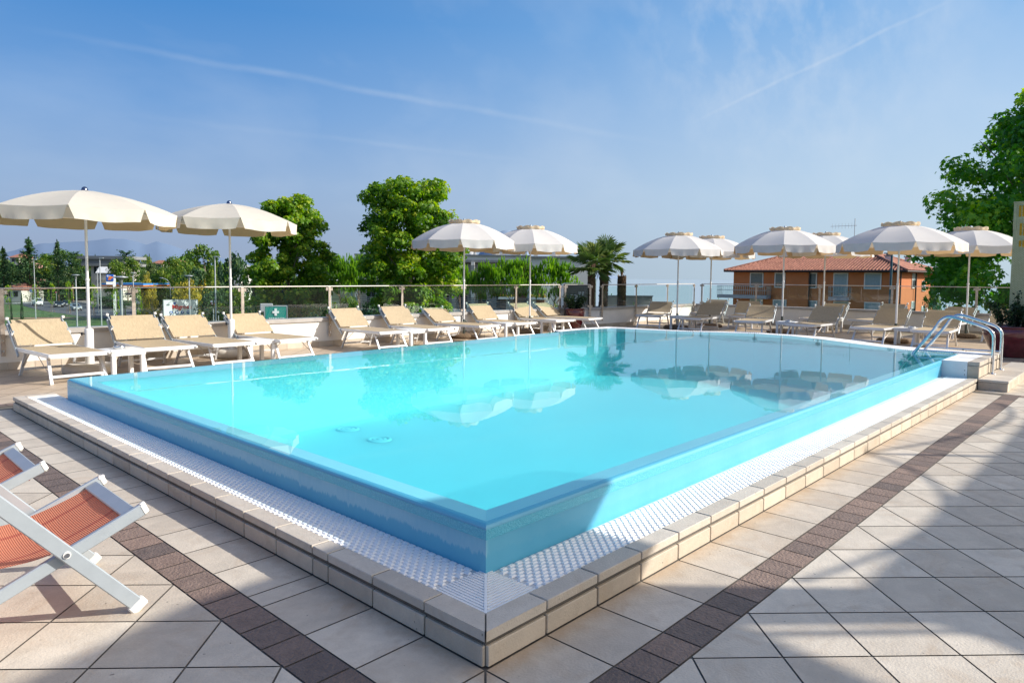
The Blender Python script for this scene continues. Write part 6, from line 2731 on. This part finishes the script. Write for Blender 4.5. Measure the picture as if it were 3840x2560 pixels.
# ---- pharmacy sign
D = 24
ph = thing("pharmacy_sign", "green pharmacy box with a white cross and white word at its foot", "sign", spot(1033, D, GZ), CAMROT + R(22))
hw = px2m(77, D) / 2
zb, zt = zat(1033, 1199, D) - GZ, zat(1033, 1149, D) - GZ
w = MB()
w.box(-hw, hw, 0, 0.2, zb, zt, 0.015)
w.build("sign_box", M["teal"], ph)
w = MB()
e = 0.03
for a in ((-hw - e, hw + e, zt, zt + e), (-hw - e, -hw, zb, zt), (hw, hw + e, zb, zt)):
    w.box(a[0], a[1], -0.01, 0.21, a[2], a[3])
w.build("sign_frame", M["galv"], ph)
cz = zb + (zt - zb) * 0.58
cx = -hw * 0.02
w = MB()
a, b = 0.040, 0.125
w.prism([(cx - a, -b), (cx + a, -b), (cx + a, -a), (cx + b * 0.85, -a), (cx + b * 0.85, a), (cx + a, a), (cx + a, b), (cx - a, b), (cx - a, a), (cx - b * 0.85, a), (cx - b * 0.85, -a), (cx - a, -a)], 0, 0.02)
w.v = [(x, -0.002 - z, y + cz) for x, y, z in w.v]
w.build("cross_emblem", M["white"], ph)
text("FARMACIA", ph, (0.03, -0.012, zb + 0.04), 0.099, M["white"], 0.002, 0.0, sx=1.1)
w = MB()
w.tube([(0, 0.1, 0), (0, 0.1, zb)], 0.07, 8)
w.build("post", M["galv"], ph)
bk = thing("blank_sign", "blank grey sign back left of the pharmacy box", "sign", spot(998, 25, GZ), CAMROT + R(22))
w = MB()
w.box(-px2m(23, 25), px2m(23, 25), 0, 0.12, zat(998, 1170, 25) - GZ, zat(998, 1138, 25) - GZ, 0.02)
w.build("sign_panel", M["greywall"], bk)
w = MB()
w.tube([(0, 0.06, 0), (0, 0.06, zat(998, 1170, 25) - GZ)], 0.04, 8)
w.build("post", M["galv"], bk)


# ---- road signs
def road_sign(kind, px, py, size_px, D, label):
    t = thing("road_sign", label, "road sign", spot(px, D, GZ), CAMROT)
    z = zat(px, py, D) - GZ
    s_ = px2m(size_px, D) / 2
    w = MB()
    w.tube([(0, 0.05, 0), (0, 0.05, z + s_ * 0.6)], 0.05, 8)
    w.build("post", M["galv"], t)
    w = MB()
    if kind == "cross":
        w.box(-s_, s_, -0.02, 0.0, z - s_, z + s_)
        p = w.build("plate", M["skyblue"], t)
        w = MB()
        w.add([(-s_ * 0.75, -0.025, z - s_ * 0.65), (s_ * 0.75, -0.025, z - s_ * 0.65), (0, -0.025, z + s_ * 0.72)], [(0, 1, 2)])
        w.build("triangle", M["white"], p)
        w = MB()
        w.tube([(0, -0.03, z + s_ * 0.12), (0, -0.03, z - s_ * 0.2)], s_ * 0.10, 6)
        w.tube([(0, -0.03, z - s_ * 0.15), (-s_ * 0.2, -0.03, z - s_ * 0.55)], s_ * 0.07, 6)
        w.tube([(0, -0.03, z - s_ * 0.15), (s_ * 0.2, -0.03, z - s_ * 0.55)], s_ * 0.07, 6)
        w.build("walking_symbol", M["black"], p)
    elif kind == "yield":
        w.add([(-s_, -0.02, z + s_ * 0.8), (s_, -0.02, z + s_ * 0.8), (0, -0.02, z - s_ * 0.9)], [(0, 2, 1)])
        p = w.build("plate", M["red"], t)
        w = MB()
        w.add([(-s_ * 0.66, -0.03, z + s_ * 0.6), (s_ * 0.66, -0.03, z + s_ * 0.6), (0, -0.03, z - s_ * 0.5)], [(0, 2, 1)])
        w.build("plate_centre", M["white"], p)
        w = MB()
        w.box(-s_, s_, -0.02, 0, z + s_ * 0.95, z + s_ * 1.7)
        w.build("upper_plate", M["white"], t)
    else:
        w.lathe([(0.0, 0.0), (s_, 0.0), (s_, 0.02)], 20)
        w.v = [(x, -0.02 - z2, y + z) for x, y, z2 in w.v]
        p = w.build("plate", M["red"], t)
        w = MB()
        w.box(-s_ * 0.7, s_ * 0.7, -0.06, -0.045, z - s_ * 0.18, z + s_ * 0.18)
        w.build("white_bar", M["white"], p)
    return t


road_sign("cross", 115, 1090, 11, 175, "small blue pedestrian crossing sign behind the white van")
road_sign("round", 209, 1095, 7, 172, "round red road sign behind the black car")
road_sign("yield", 797, 1142, 18, 88, "red edged triangular give way sign beside the thin tall pole")
road_sign("cross", 816, 1171, 18, 86, "larger blue pedestrian crossing sign next to the give way sign")
road_sign("round", 628, 1106, 7, 140, "round red road sign under the curved street lamp")


# ---- lamps
def disc_lamp(px, py, wpx, D, label):
    t = thing("street_lamp", label, "street lamp", spot(px, D, GZ), 0, "disc topped car park lamps")
    z = zat(px, py, D) - GZ
    r = px2m(wpx, D) / 2
    w = MB()
    w.tube([(0, 0, 0), (0, 0, z - 0.42)], [0.085, 0.06], 10)
    w.build("post", M["galv"], t)
    w = MB()
    w.lathe([(0.06, z - 0.44), (0.10, z - 0.42), (0.10, z - 0.16), (0.16, z - 0.12), (0.19, z - 0.05)], 14)
    w.build("lamp_neck", M["galv"], t)
    w = MB()
    w.lathe([(0.0, z - 0.06), (r * 0.8, z - 0.055), (r, z - 0.01), (r * 0.97, z + 0.015), (r * 0.5, z + 0.05), (0.0, z + 0.06)], 24)
    w.build("lamp_disc", M["galv"], t)


disc_lamp(284, 1031, 27, 73, "disc topped lamp left of the nearest parasol's pole")
disc_lamp(453, 1039, 50, 38.5, "large disc topped lamp in front of the station canopy")
disc_lamp(499, 1023, 20, 98, "small disc topped lamp behind the station canopy's right half")
disc_lamp(709, 1034, 30, 65, "disc topped lamp in front of the supermarket board")
disc_lamp(1238, 1050, 58, 34, "large disc topped lamp right of the sunlit leafy tree")
disc_lamp(1319, 1037, 33, 58, "disc topped lamp left of the dense round tree")
for (px, py, D, lab) in ((129, 975, 120, "tall thin pole in front of the white van"), (376, 969, 92, "tall thin pole right of the nearest parasol's pole"),
                         (807, 965, 62, "tall thin pole left of the second parasol's pole"), (365, 1008, 140, "white pole left of the blue fuel sign")):
    t = thing("lamp_pole", lab, "pole", spot(px, D, GZ), CAMROT, "tall thin poles along the road")
    z = zat(px, py, D) - GZ
    w = MB()
    w.tube([(0, 0, 0), (0, 0, z)], [0.10, 0.05], 8)
    w.build("pole_shaft", M["galv"], t)
    w = MB()
    w.box(-0.08, 0.5, -0.1, 0.1, z, z + 0.1, 0.03)
    w.build("pole_head", M["galv"], t)
t = thing("curved_lamp", "street lamp with curved arm left of the supermarket board's pole", "street lamp", spot(638, 120, GZ), CAMROT)
z = zat(638, 1050, 120) - GZ
w = MB()
w.tube([(0, 0, 0), (0, 0, z - 1.0), (-0.15, 0, z - 0.4), (-0.5, 0, z + 0.0), (-1.0, 0, z + 0.25), (-1.3, 0, z + 0.33)], [0.09, 0.07, 0.06, 0.055, 0.05, 0.05], 8)
w.build("lamp_arm", M["galv"], t)
w = MB()
w.box(-1.75, -1.25, -0.12, 0.12, z + 0.28, z + 0.42, 0.04)
w.build("lamp_head", M["galv"], t)


# ---- vehicles on the road
def car(label, px, py, D, rz, paint, van=False, name="parked_car", cat="car"):
    t = thing(name, label, cat, gnd(px, py), rz, "vehicles on the road")
    t.location.z = GZ + 0.012
    if van:
        L, W, sec = 4.5, 1.85, [(2.22, .35, .62), (2.2, .30, .95), (1.95, .28, 1.12), (1.25, .28, 1.22), (0.62, .28, 1.78), (0.2, .28, 1.86), (-2.1, .28, 1.86), (-2.22, .30, 1.75), (-2.25, .35, .7)]
    else:
        L, W, sec = 4.2, 1.76, [(2.1, .35, .60), (2.05, .28, .72), (1.55, .26, .88), (0.85, .25, .98), (0.2, .25, 1.38), (-0.6, .25, 1.45), (-1.4, .25, 1.32), (-1.85, .28, .98), (-2.08, .32, .80)]
    w = MB()
    w.smooth = False
    vs = []
    for (x, zl, zh) in sec:
        belt = min(zh, 0.95 if not van else 1.15)
        ny = W / 2 * (0.90 if abs(x) > 1.9 else 1.0)
        tp = ny * (0.78 if zh > belt + 0.05 else 0.95)
        vs += [(x, -ny, zl), (x, -ny, belt - 0.04), (x, -tp, zh), (x, tp, zh), (x, ny, belt - 0.04), (x, ny, zl)]
    fs = []
    for i in range(len(sec) - 1):
        for k in range(6):
            fs.append((i * 6 + k, i * 6 + (k + 1) % 6, (i + 1) * 6 + (k + 1) % 6, (i + 1) * 6 + k))
    fs += [(5, 4, 3, 2, 1, 0), tuple((len(sec) - 1) * 6 + k for k in range(6))]
    w.add(vs, fs)
    b = w.build("body", paint, t)
    w = MB()
    if van:
        q = [(1.22, 1.20), (0.66, 1.70)]
    else:
        q = [(0.83, 1.0), (0.24, 1.35)]
    (xa, za), (xb, zb_) = q
    yy = W / 2 * 0.76
    w.add([(xa + 0.03, -yy, za + 0.02), (xa + 0.03, yy, za + 0.02), (xb + 0.03, yy * 0.95, zb_ + 0.02), (xb + 0.03, -yy * 0.95, zb_ + 0.02)], [(0, 1, 2, 3)])
    w.build("windscreen", M["dark_glass"], t)
    for sy in (-1, 1):
        w = MB()
        if van:
            pts = [(0.95, 1.2), (0.52, 1.70), (-0.1, 1.70), (-0.1, 1.2)]
        else:
            pts = [(0.62, 1.0), (0.16, 1.31), (-0.6, 1.36), (-1.3, 1.24), (-1.5, 1.0)]
        zmax = max(z_ for _, z_ in pts)
        z0_ = 0.95 if not van else 1.15
        def yat(z_):
            f = min(1, max(0, (z_ - z0_ + 0.04) / ((1.40 if not van else 1.86) - z0_)))
            return W / 2 * (1.0 - 0.22 * f) + 0.012
        w.add([(x_, sy * yat(z_), z_) for x_, z_ in pts], [tuple(range(len(pts)))])
        w.build("side_window", M["dark_glass"], t)
        for xw in (1.35, -1.35):
            w = MB()
            w.tube([(xw, sy * (W / 2 - 0.2), 0.31), (xw, sy * (W / 2 + 0.01), 0.31)], 0.31, 16)
            wh = w.build("wheel", M["tyre"], t)
            w = MB()
            w.tube([(xw, sy * (W / 2 + 0.005), 0.31), (xw, sy * (W / 2 + 0.02), 0.31)], 0.19, 12)
            w.build("rim", M["galv"], wh)
        w = MB()
        w.box(2.0 if not van else 2.17, 2.115 if not van else 2.24, sy * 0.62 - 0.17, sy * 0.62 + 0.17, 0.66 if not van else 0.80, 0.80 if not van else 1.0)
        w.build("headlight", M["white"], t)
        w = MB()
        xm = 0.62 if not van else 0.95
        w.box(xm - 0.06, xm + 0.06, sy * (W / 2 + 0.1) - 0.1, sy * (W / 2 + 0.1) + 0.1, 0.98 if not van else 1.18, 1.12 if not van else 1.36)
        w.build("wing_mirror", paint, t)
    w = MB()
    w.box(2.02 if not van else 2.2, 2.125 if not van else 2.262, -0.55, 0.55, 0.36, 0.56)
    w.build("front_grille", M["black"], t)
    w = MB()
    w.box(2.126 if not van else 2.263, 2.14 if not van else 2.275, -0.26, 0.26, 0.42, 0.53)
    w.build("number_plate", M["white"], t)
    return t


DRV = -PI / 2 - 0.35
car("white van driving along the road", 141, 1146, 168, DRV + 0.25, M["car_white"], True, "van", "van")
car("black car beside the white van", 219, 1152, 161, DRV + 0.2, M["car_black"])
car("dark car partly hidden behind the black one", 250, 1147, 168, DRV + 0.15, M["car_black"])
car("silver car in front of the dark ones", 283, 1164, 147, DRV + 0.3, M["car_silver"])

# ------------------------------------------------------------------ daylight
ELEV = math.atan(1 / math.hypot(SX, SY))
TO_SUN = Vector((-SX, -SY, 1)).normalized()
sd = bpy.data.lights.new("sun", 'SUN')
sd.energy = 6.0
sd.angle = R(0.6)
sd.color = (1.0, 0.96, 0.90)
so = bpy.data.objects.new("sun", sd)
COL.objects.link(so)
so.rotation_euler = TO_SUN.to_track_quat('Z', 'Y').to_euler()
so.location = (0, 0, 50)

wd = bpy.data.worlds.new("World")
S.world = wd
wd.use_nodes = True
nt = wd.node_tree
for n_ in list(nt.nodes):
    nt.nodes.remove(n_)
Lk = nt.links.new
out = nt.nodes.new("ShaderNodeOutputWorld")
bg = N(nt, "ShaderNodeBackground")
bg.inputs[1].default_value = 0.12
sky = N(nt, "ShaderNodeTexSky", sky_type='NISHITA')
sky.sun_disc = False
sky.sun_elevation = ELEV
sky.sun_rotation = math.atan2(TO_SUN.x, TO_SUN.y)
sky.air_density = 1.0
sky.dust_density = 1.6
sky.ozone_density = 2.2
sky.altitude = 80

# haze toward the horizon, paler on the sun side, thin cirrus and contrails
tc = N(nt, "ShaderNodeTexCoord")
nrm = N(nt, "ShaderNodeVectorMath", operation='NORMALIZE')
Lk(tc.outputs["Generated"], nrm.inputs[0])
sep = N(nt, "ShaderNodeSeparateXYZ")
Lk(nrm.outputs[0], sep.inputs[0])
zed = N(nt, "ShaderNodeMapRange", i_1=-0.02, i_2=0.62)
Lk(sep.outputs[2], zed.inputs[0])


def srgb(r, g, b):
    f = lambda c: ((c / 255 + 0.055) / 1.055) ** 2.4 if c > 10 else c / 255 / 12.92
    return (f(r), f(g), f(b))


def zp(z):
    return (z + 0.02) / 0.64


SKY_L = [(zp(-0.02), srgb(162, 178, 203)), (zp(0.04), srgb(150, 171, 207)), (zp(0.12), srgb(148, 178, 219)), (zp(0.21), srgb(114, 163, 221)), (zp(0.33), srgb(70, 142, 214)), (zp(0.6), srgb(70, 120, 190))]
SKY_R = [(zp(-0.02), srgb(197, 220, 234)), (zp(0.04), srgb(193, 217, 236)), (zp(0.12), srgb(193, 218, 241)), (zp(0.21), srgb(180, 211, 243)), (zp(0.33), srgb(138, 189, 240)), (zp(0.6), srgb(110, 155, 215))]
rl, rr_ = ramp(nt, SKY_L), ramp(nt, SKY_R)
Lk(zed.outputs[0], rl.inputs[0])
Lk(zed.outputs[0], rr_.inputs[0])
dt = N(nt, "ShaderNodeVectorMath", operation='DOT_PRODUCT')
Lk(nrm.outputs[0], dt.inputs[0])
dt.inputs[1].default_value = RH
sidef = N(nt, "ShaderNodeMapRange", i_1=-0.50, i_2=0.62)
sidef.interpolation_type = 'SMOOTHSTEP'
Lk(dt.outputs["Value"], sidef.inputs[0])
mx = N(nt, "ShaderNodeMix", data_type='RGBA')
Lk(sidef.outputs[0], mx.inputs[0])
Lk(rl.outputs[0], mx.inputs[6])
Lk(rr_.outputs[0], mx.inputs[7])


def math_(op, a, b=None, c=None):
    n_ = N(nt, "ShaderNodeMath", operation=op)
    for i, v in enumerate((a, b, c)):
        if v is None:
            continue
        if isinstance(v, (int, float)):
            n_.inputs[i].default_value = v
        else:
            Lk(v, n_.inputs[i])
    return n_.outputs[0]


# cirrus: stretched noise
mp = N(nt, "ShaderNodeMapping")
mp.inputs["Rotation"].default_value = (0.25, -0.35, 0.9)
mp.inputs["Scale"].default_value = (1.3, 5.5, 5.5)
Lk(nrm.outputs[0], mp.inputs[0])
cn_ = N(nt, "ShaderNodeTexNoise", i_Scale=1.6, i_Detail=5.0, i_Roughness=0.5, i_Distortion=0.1)
Lk(mp.outputs[0], cn_.inputs["Vector"])
cm = N(nt, "ShaderNodeMapRange", i_1=0.45, i_2=0.80, i_3=0.0, i_4=0.20)
Lk(cn_.outputs["Fac"], cm.inputs[0])
cir = cm.outputs[0]
# feathery patch high on the right
fp = ray(2960, 20).normalized()
d2 = N(nt, "ShaderNodeVectorMath", operation='DOT_PRODUCT')
Lk(nrm.outputs[0], d2.inputs[0])
d2.inputs[1].default_value = fp
pm = N(nt, "ShaderNodeMapRange", i_1=0.975, i_2=0.999, i_3=0.0, i_4=0.34)
Lk(d2.outputs["Value"], pm.inputs[0])
mp2 = N(nt, "ShaderNodeMapping")
mp2.inputs["Rotation"].default_value = (0.9, 0.3, 0.5)
mp2.inputs["Scale"].default_value = (6, 22, 14)
Lk(nrm.outputs[0], mp2.inputs[0])
c2 = N(nt, "ShaderNodeTexNoise", i_Scale=1.4, i_Detail=6.0, i_Roughness=0.55, i_Distortion=0.15)
Lk(mp2.outputs[0], c2.inputs["Vector"])
c2m = N(nt, "ShaderNodeMapRange", i_1=0.42, i_2=0.72)
Lk(c2.outputs["Fac"], c2m.inputs[0])
cir = math_('ADD', cir, math_('MULTIPLY', pm.outputs[0], c2m.outputs[0]))


def contrail(pa, pb, width, amt, fade):
    a, b = ray(*pa).normalized(), ray(*pb).normalized()
    nn = a.cross(b).normalized()
    tt = (b - a).normalized()
    wob = N(nt, "ShaderNodeTexNoise", i_Scale=9.0, i_Detail=6.0, i_Roughness=0.6)
    Lk(nrm.outputs[0], wob.inputs["Vector"])
    d = N(nt, "ShaderNodeVectorMath", operation='DOT_PRODUCT')
    Lk(nrm.outputs[0], d.inputs[0])
    d.inputs[1].default_value = nn
    off = math_('MULTIPLY_ADD', wob.outputs["Fac"], 0.012, -0.006)
    ad = math_('ABSOLUTE', math_('ADD', d.outputs["Value"], off))
    m1 = N(nt, "ShaderNodeMapRange", i_1=0.0, i_2=width, i_3=1.0, i_4=0.0)
    m1.interpolation_type = 'SMOOTHSTEP'
    Lk(ad, m1.inputs[0])
    e = N(nt, "ShaderNodeVectorMath", operation='DOT_PRODUCT')
    Lk(nrm.outputs[0], e.inputs[0])
    e.inputs[1].default_value = tt
    lo, hi = a.dot(tt), b.dot(tt)
    m2 = N(nt, "ShaderNodeMapRange", i_1=lo, i_2=lo + fade)
    Lk(e.outputs["Value"], m2.inputs[0])
    m3 = N(nt, "ShaderNodeMapRange", i_1=hi - fade, i_2=hi, i_3=1.0, i_4=0.0)
    Lk(e.outputs["Value"], m3.inputs[0])
    brk = N(nt, "ShaderNodeTexNoise", i_Scale=16.0, i_Detail=5.0)
    Lk(nrm.outputs[0], brk.inputs["Vector"])
    bm = N(nt, "ShaderNodeMapRange", i_1=0.3, i_2=0.65, i_3=0.35, i_4=1.0)
    Lk(brk.outputs["Fac"], bm.inputs[0])
    front = N(nt, "ShaderNodeVectorMath", operation='DOT_PRODUCT')
    Lk(nrm.outputs[0], front.inputs[0])
    front.inputs[1].default_value = (a + b).normalized()
    fr = math_('GREATER_THAN', front.outputs["Value"], 0.2)
    v = math_('MULTIPLY', math_('MULTIPLY', m1.outputs[0], m2.outputs[0]), math_('MULTIPLY', m3.outputs[0], bm.outputs[0]))
    return math_('MULTIPLY', math_('MULTIPLY', v, fr), amt)


for args in (((20, 95), (2600, 560), 0.0065, 0.17, 0.25), ((2560, 480), (3640, -40), 0.0038, 0.26, 0.12), ((300, 410), (2300, 640), 0.006, 0.08, 0.3)):
    cir = math_('ADD', cir, contrail(*args))
hz = N(nt, "ShaderNodeMapRange", i_1=0.02, i_2=0.12)
Lk(sep.outputs[2], hz.inputs[0])
cir = math_('MULTIPLY', cir, hz.outputs[0])
mc = N(nt, "ShaderNodeMix", data_type='RGBA')
mc.inputs[7].default_value = (0.80, 0.87, 0.95, 1)
Lk(cir, mc.inputs[0])
Lk(mx.outputs[2], mc.inputs[6])
# bright warm glow added round the sun, out of view, to lift the shade
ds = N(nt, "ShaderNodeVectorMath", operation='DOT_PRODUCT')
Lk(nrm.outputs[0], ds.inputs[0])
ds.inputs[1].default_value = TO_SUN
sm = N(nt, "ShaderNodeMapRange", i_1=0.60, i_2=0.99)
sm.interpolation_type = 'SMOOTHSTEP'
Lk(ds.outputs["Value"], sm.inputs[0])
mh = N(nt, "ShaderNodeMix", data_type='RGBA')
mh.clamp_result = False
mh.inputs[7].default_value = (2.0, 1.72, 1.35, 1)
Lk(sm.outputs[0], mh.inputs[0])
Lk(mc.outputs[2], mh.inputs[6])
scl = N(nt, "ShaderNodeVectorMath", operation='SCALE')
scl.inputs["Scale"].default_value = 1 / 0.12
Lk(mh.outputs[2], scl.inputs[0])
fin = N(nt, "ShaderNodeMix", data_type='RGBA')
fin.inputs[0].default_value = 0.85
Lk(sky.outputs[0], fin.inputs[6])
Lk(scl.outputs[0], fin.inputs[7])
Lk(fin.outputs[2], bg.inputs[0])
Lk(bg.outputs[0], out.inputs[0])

# lettering becomes plain mesh parts
dg = bpy.context.evaluated_depsgraph_get()
for o in [o for o in list(S.objects) if o.type == 'FONT']:
    me = bpy.data.meshes.new_from_object(o.evaluated_get(dg))
    n_ = bpy.data.objects.new("lettering", me)
    COL.objects.link(n_)
    n_.parent = o.parent
    n_.location, n_.rotation_euler, n_.scale = o.location, o.rotation_euler, o.scale
    bpy.data.objects.remove(o)

S.view_settings.view_transform = 'Standard'
S.view_settings.look = 'None'
S.view_settings.exposure = 0
S.view_settings.gamma = 1
S.render.engine = 'CYCLES'
S.cycles.max_bounces = 8
S.cycles.transparent_max_bounces = 24
S.cycles.caustics_reflective = False
S.cycles.caustics_refractive = False
S.cycles.use_denoising = True
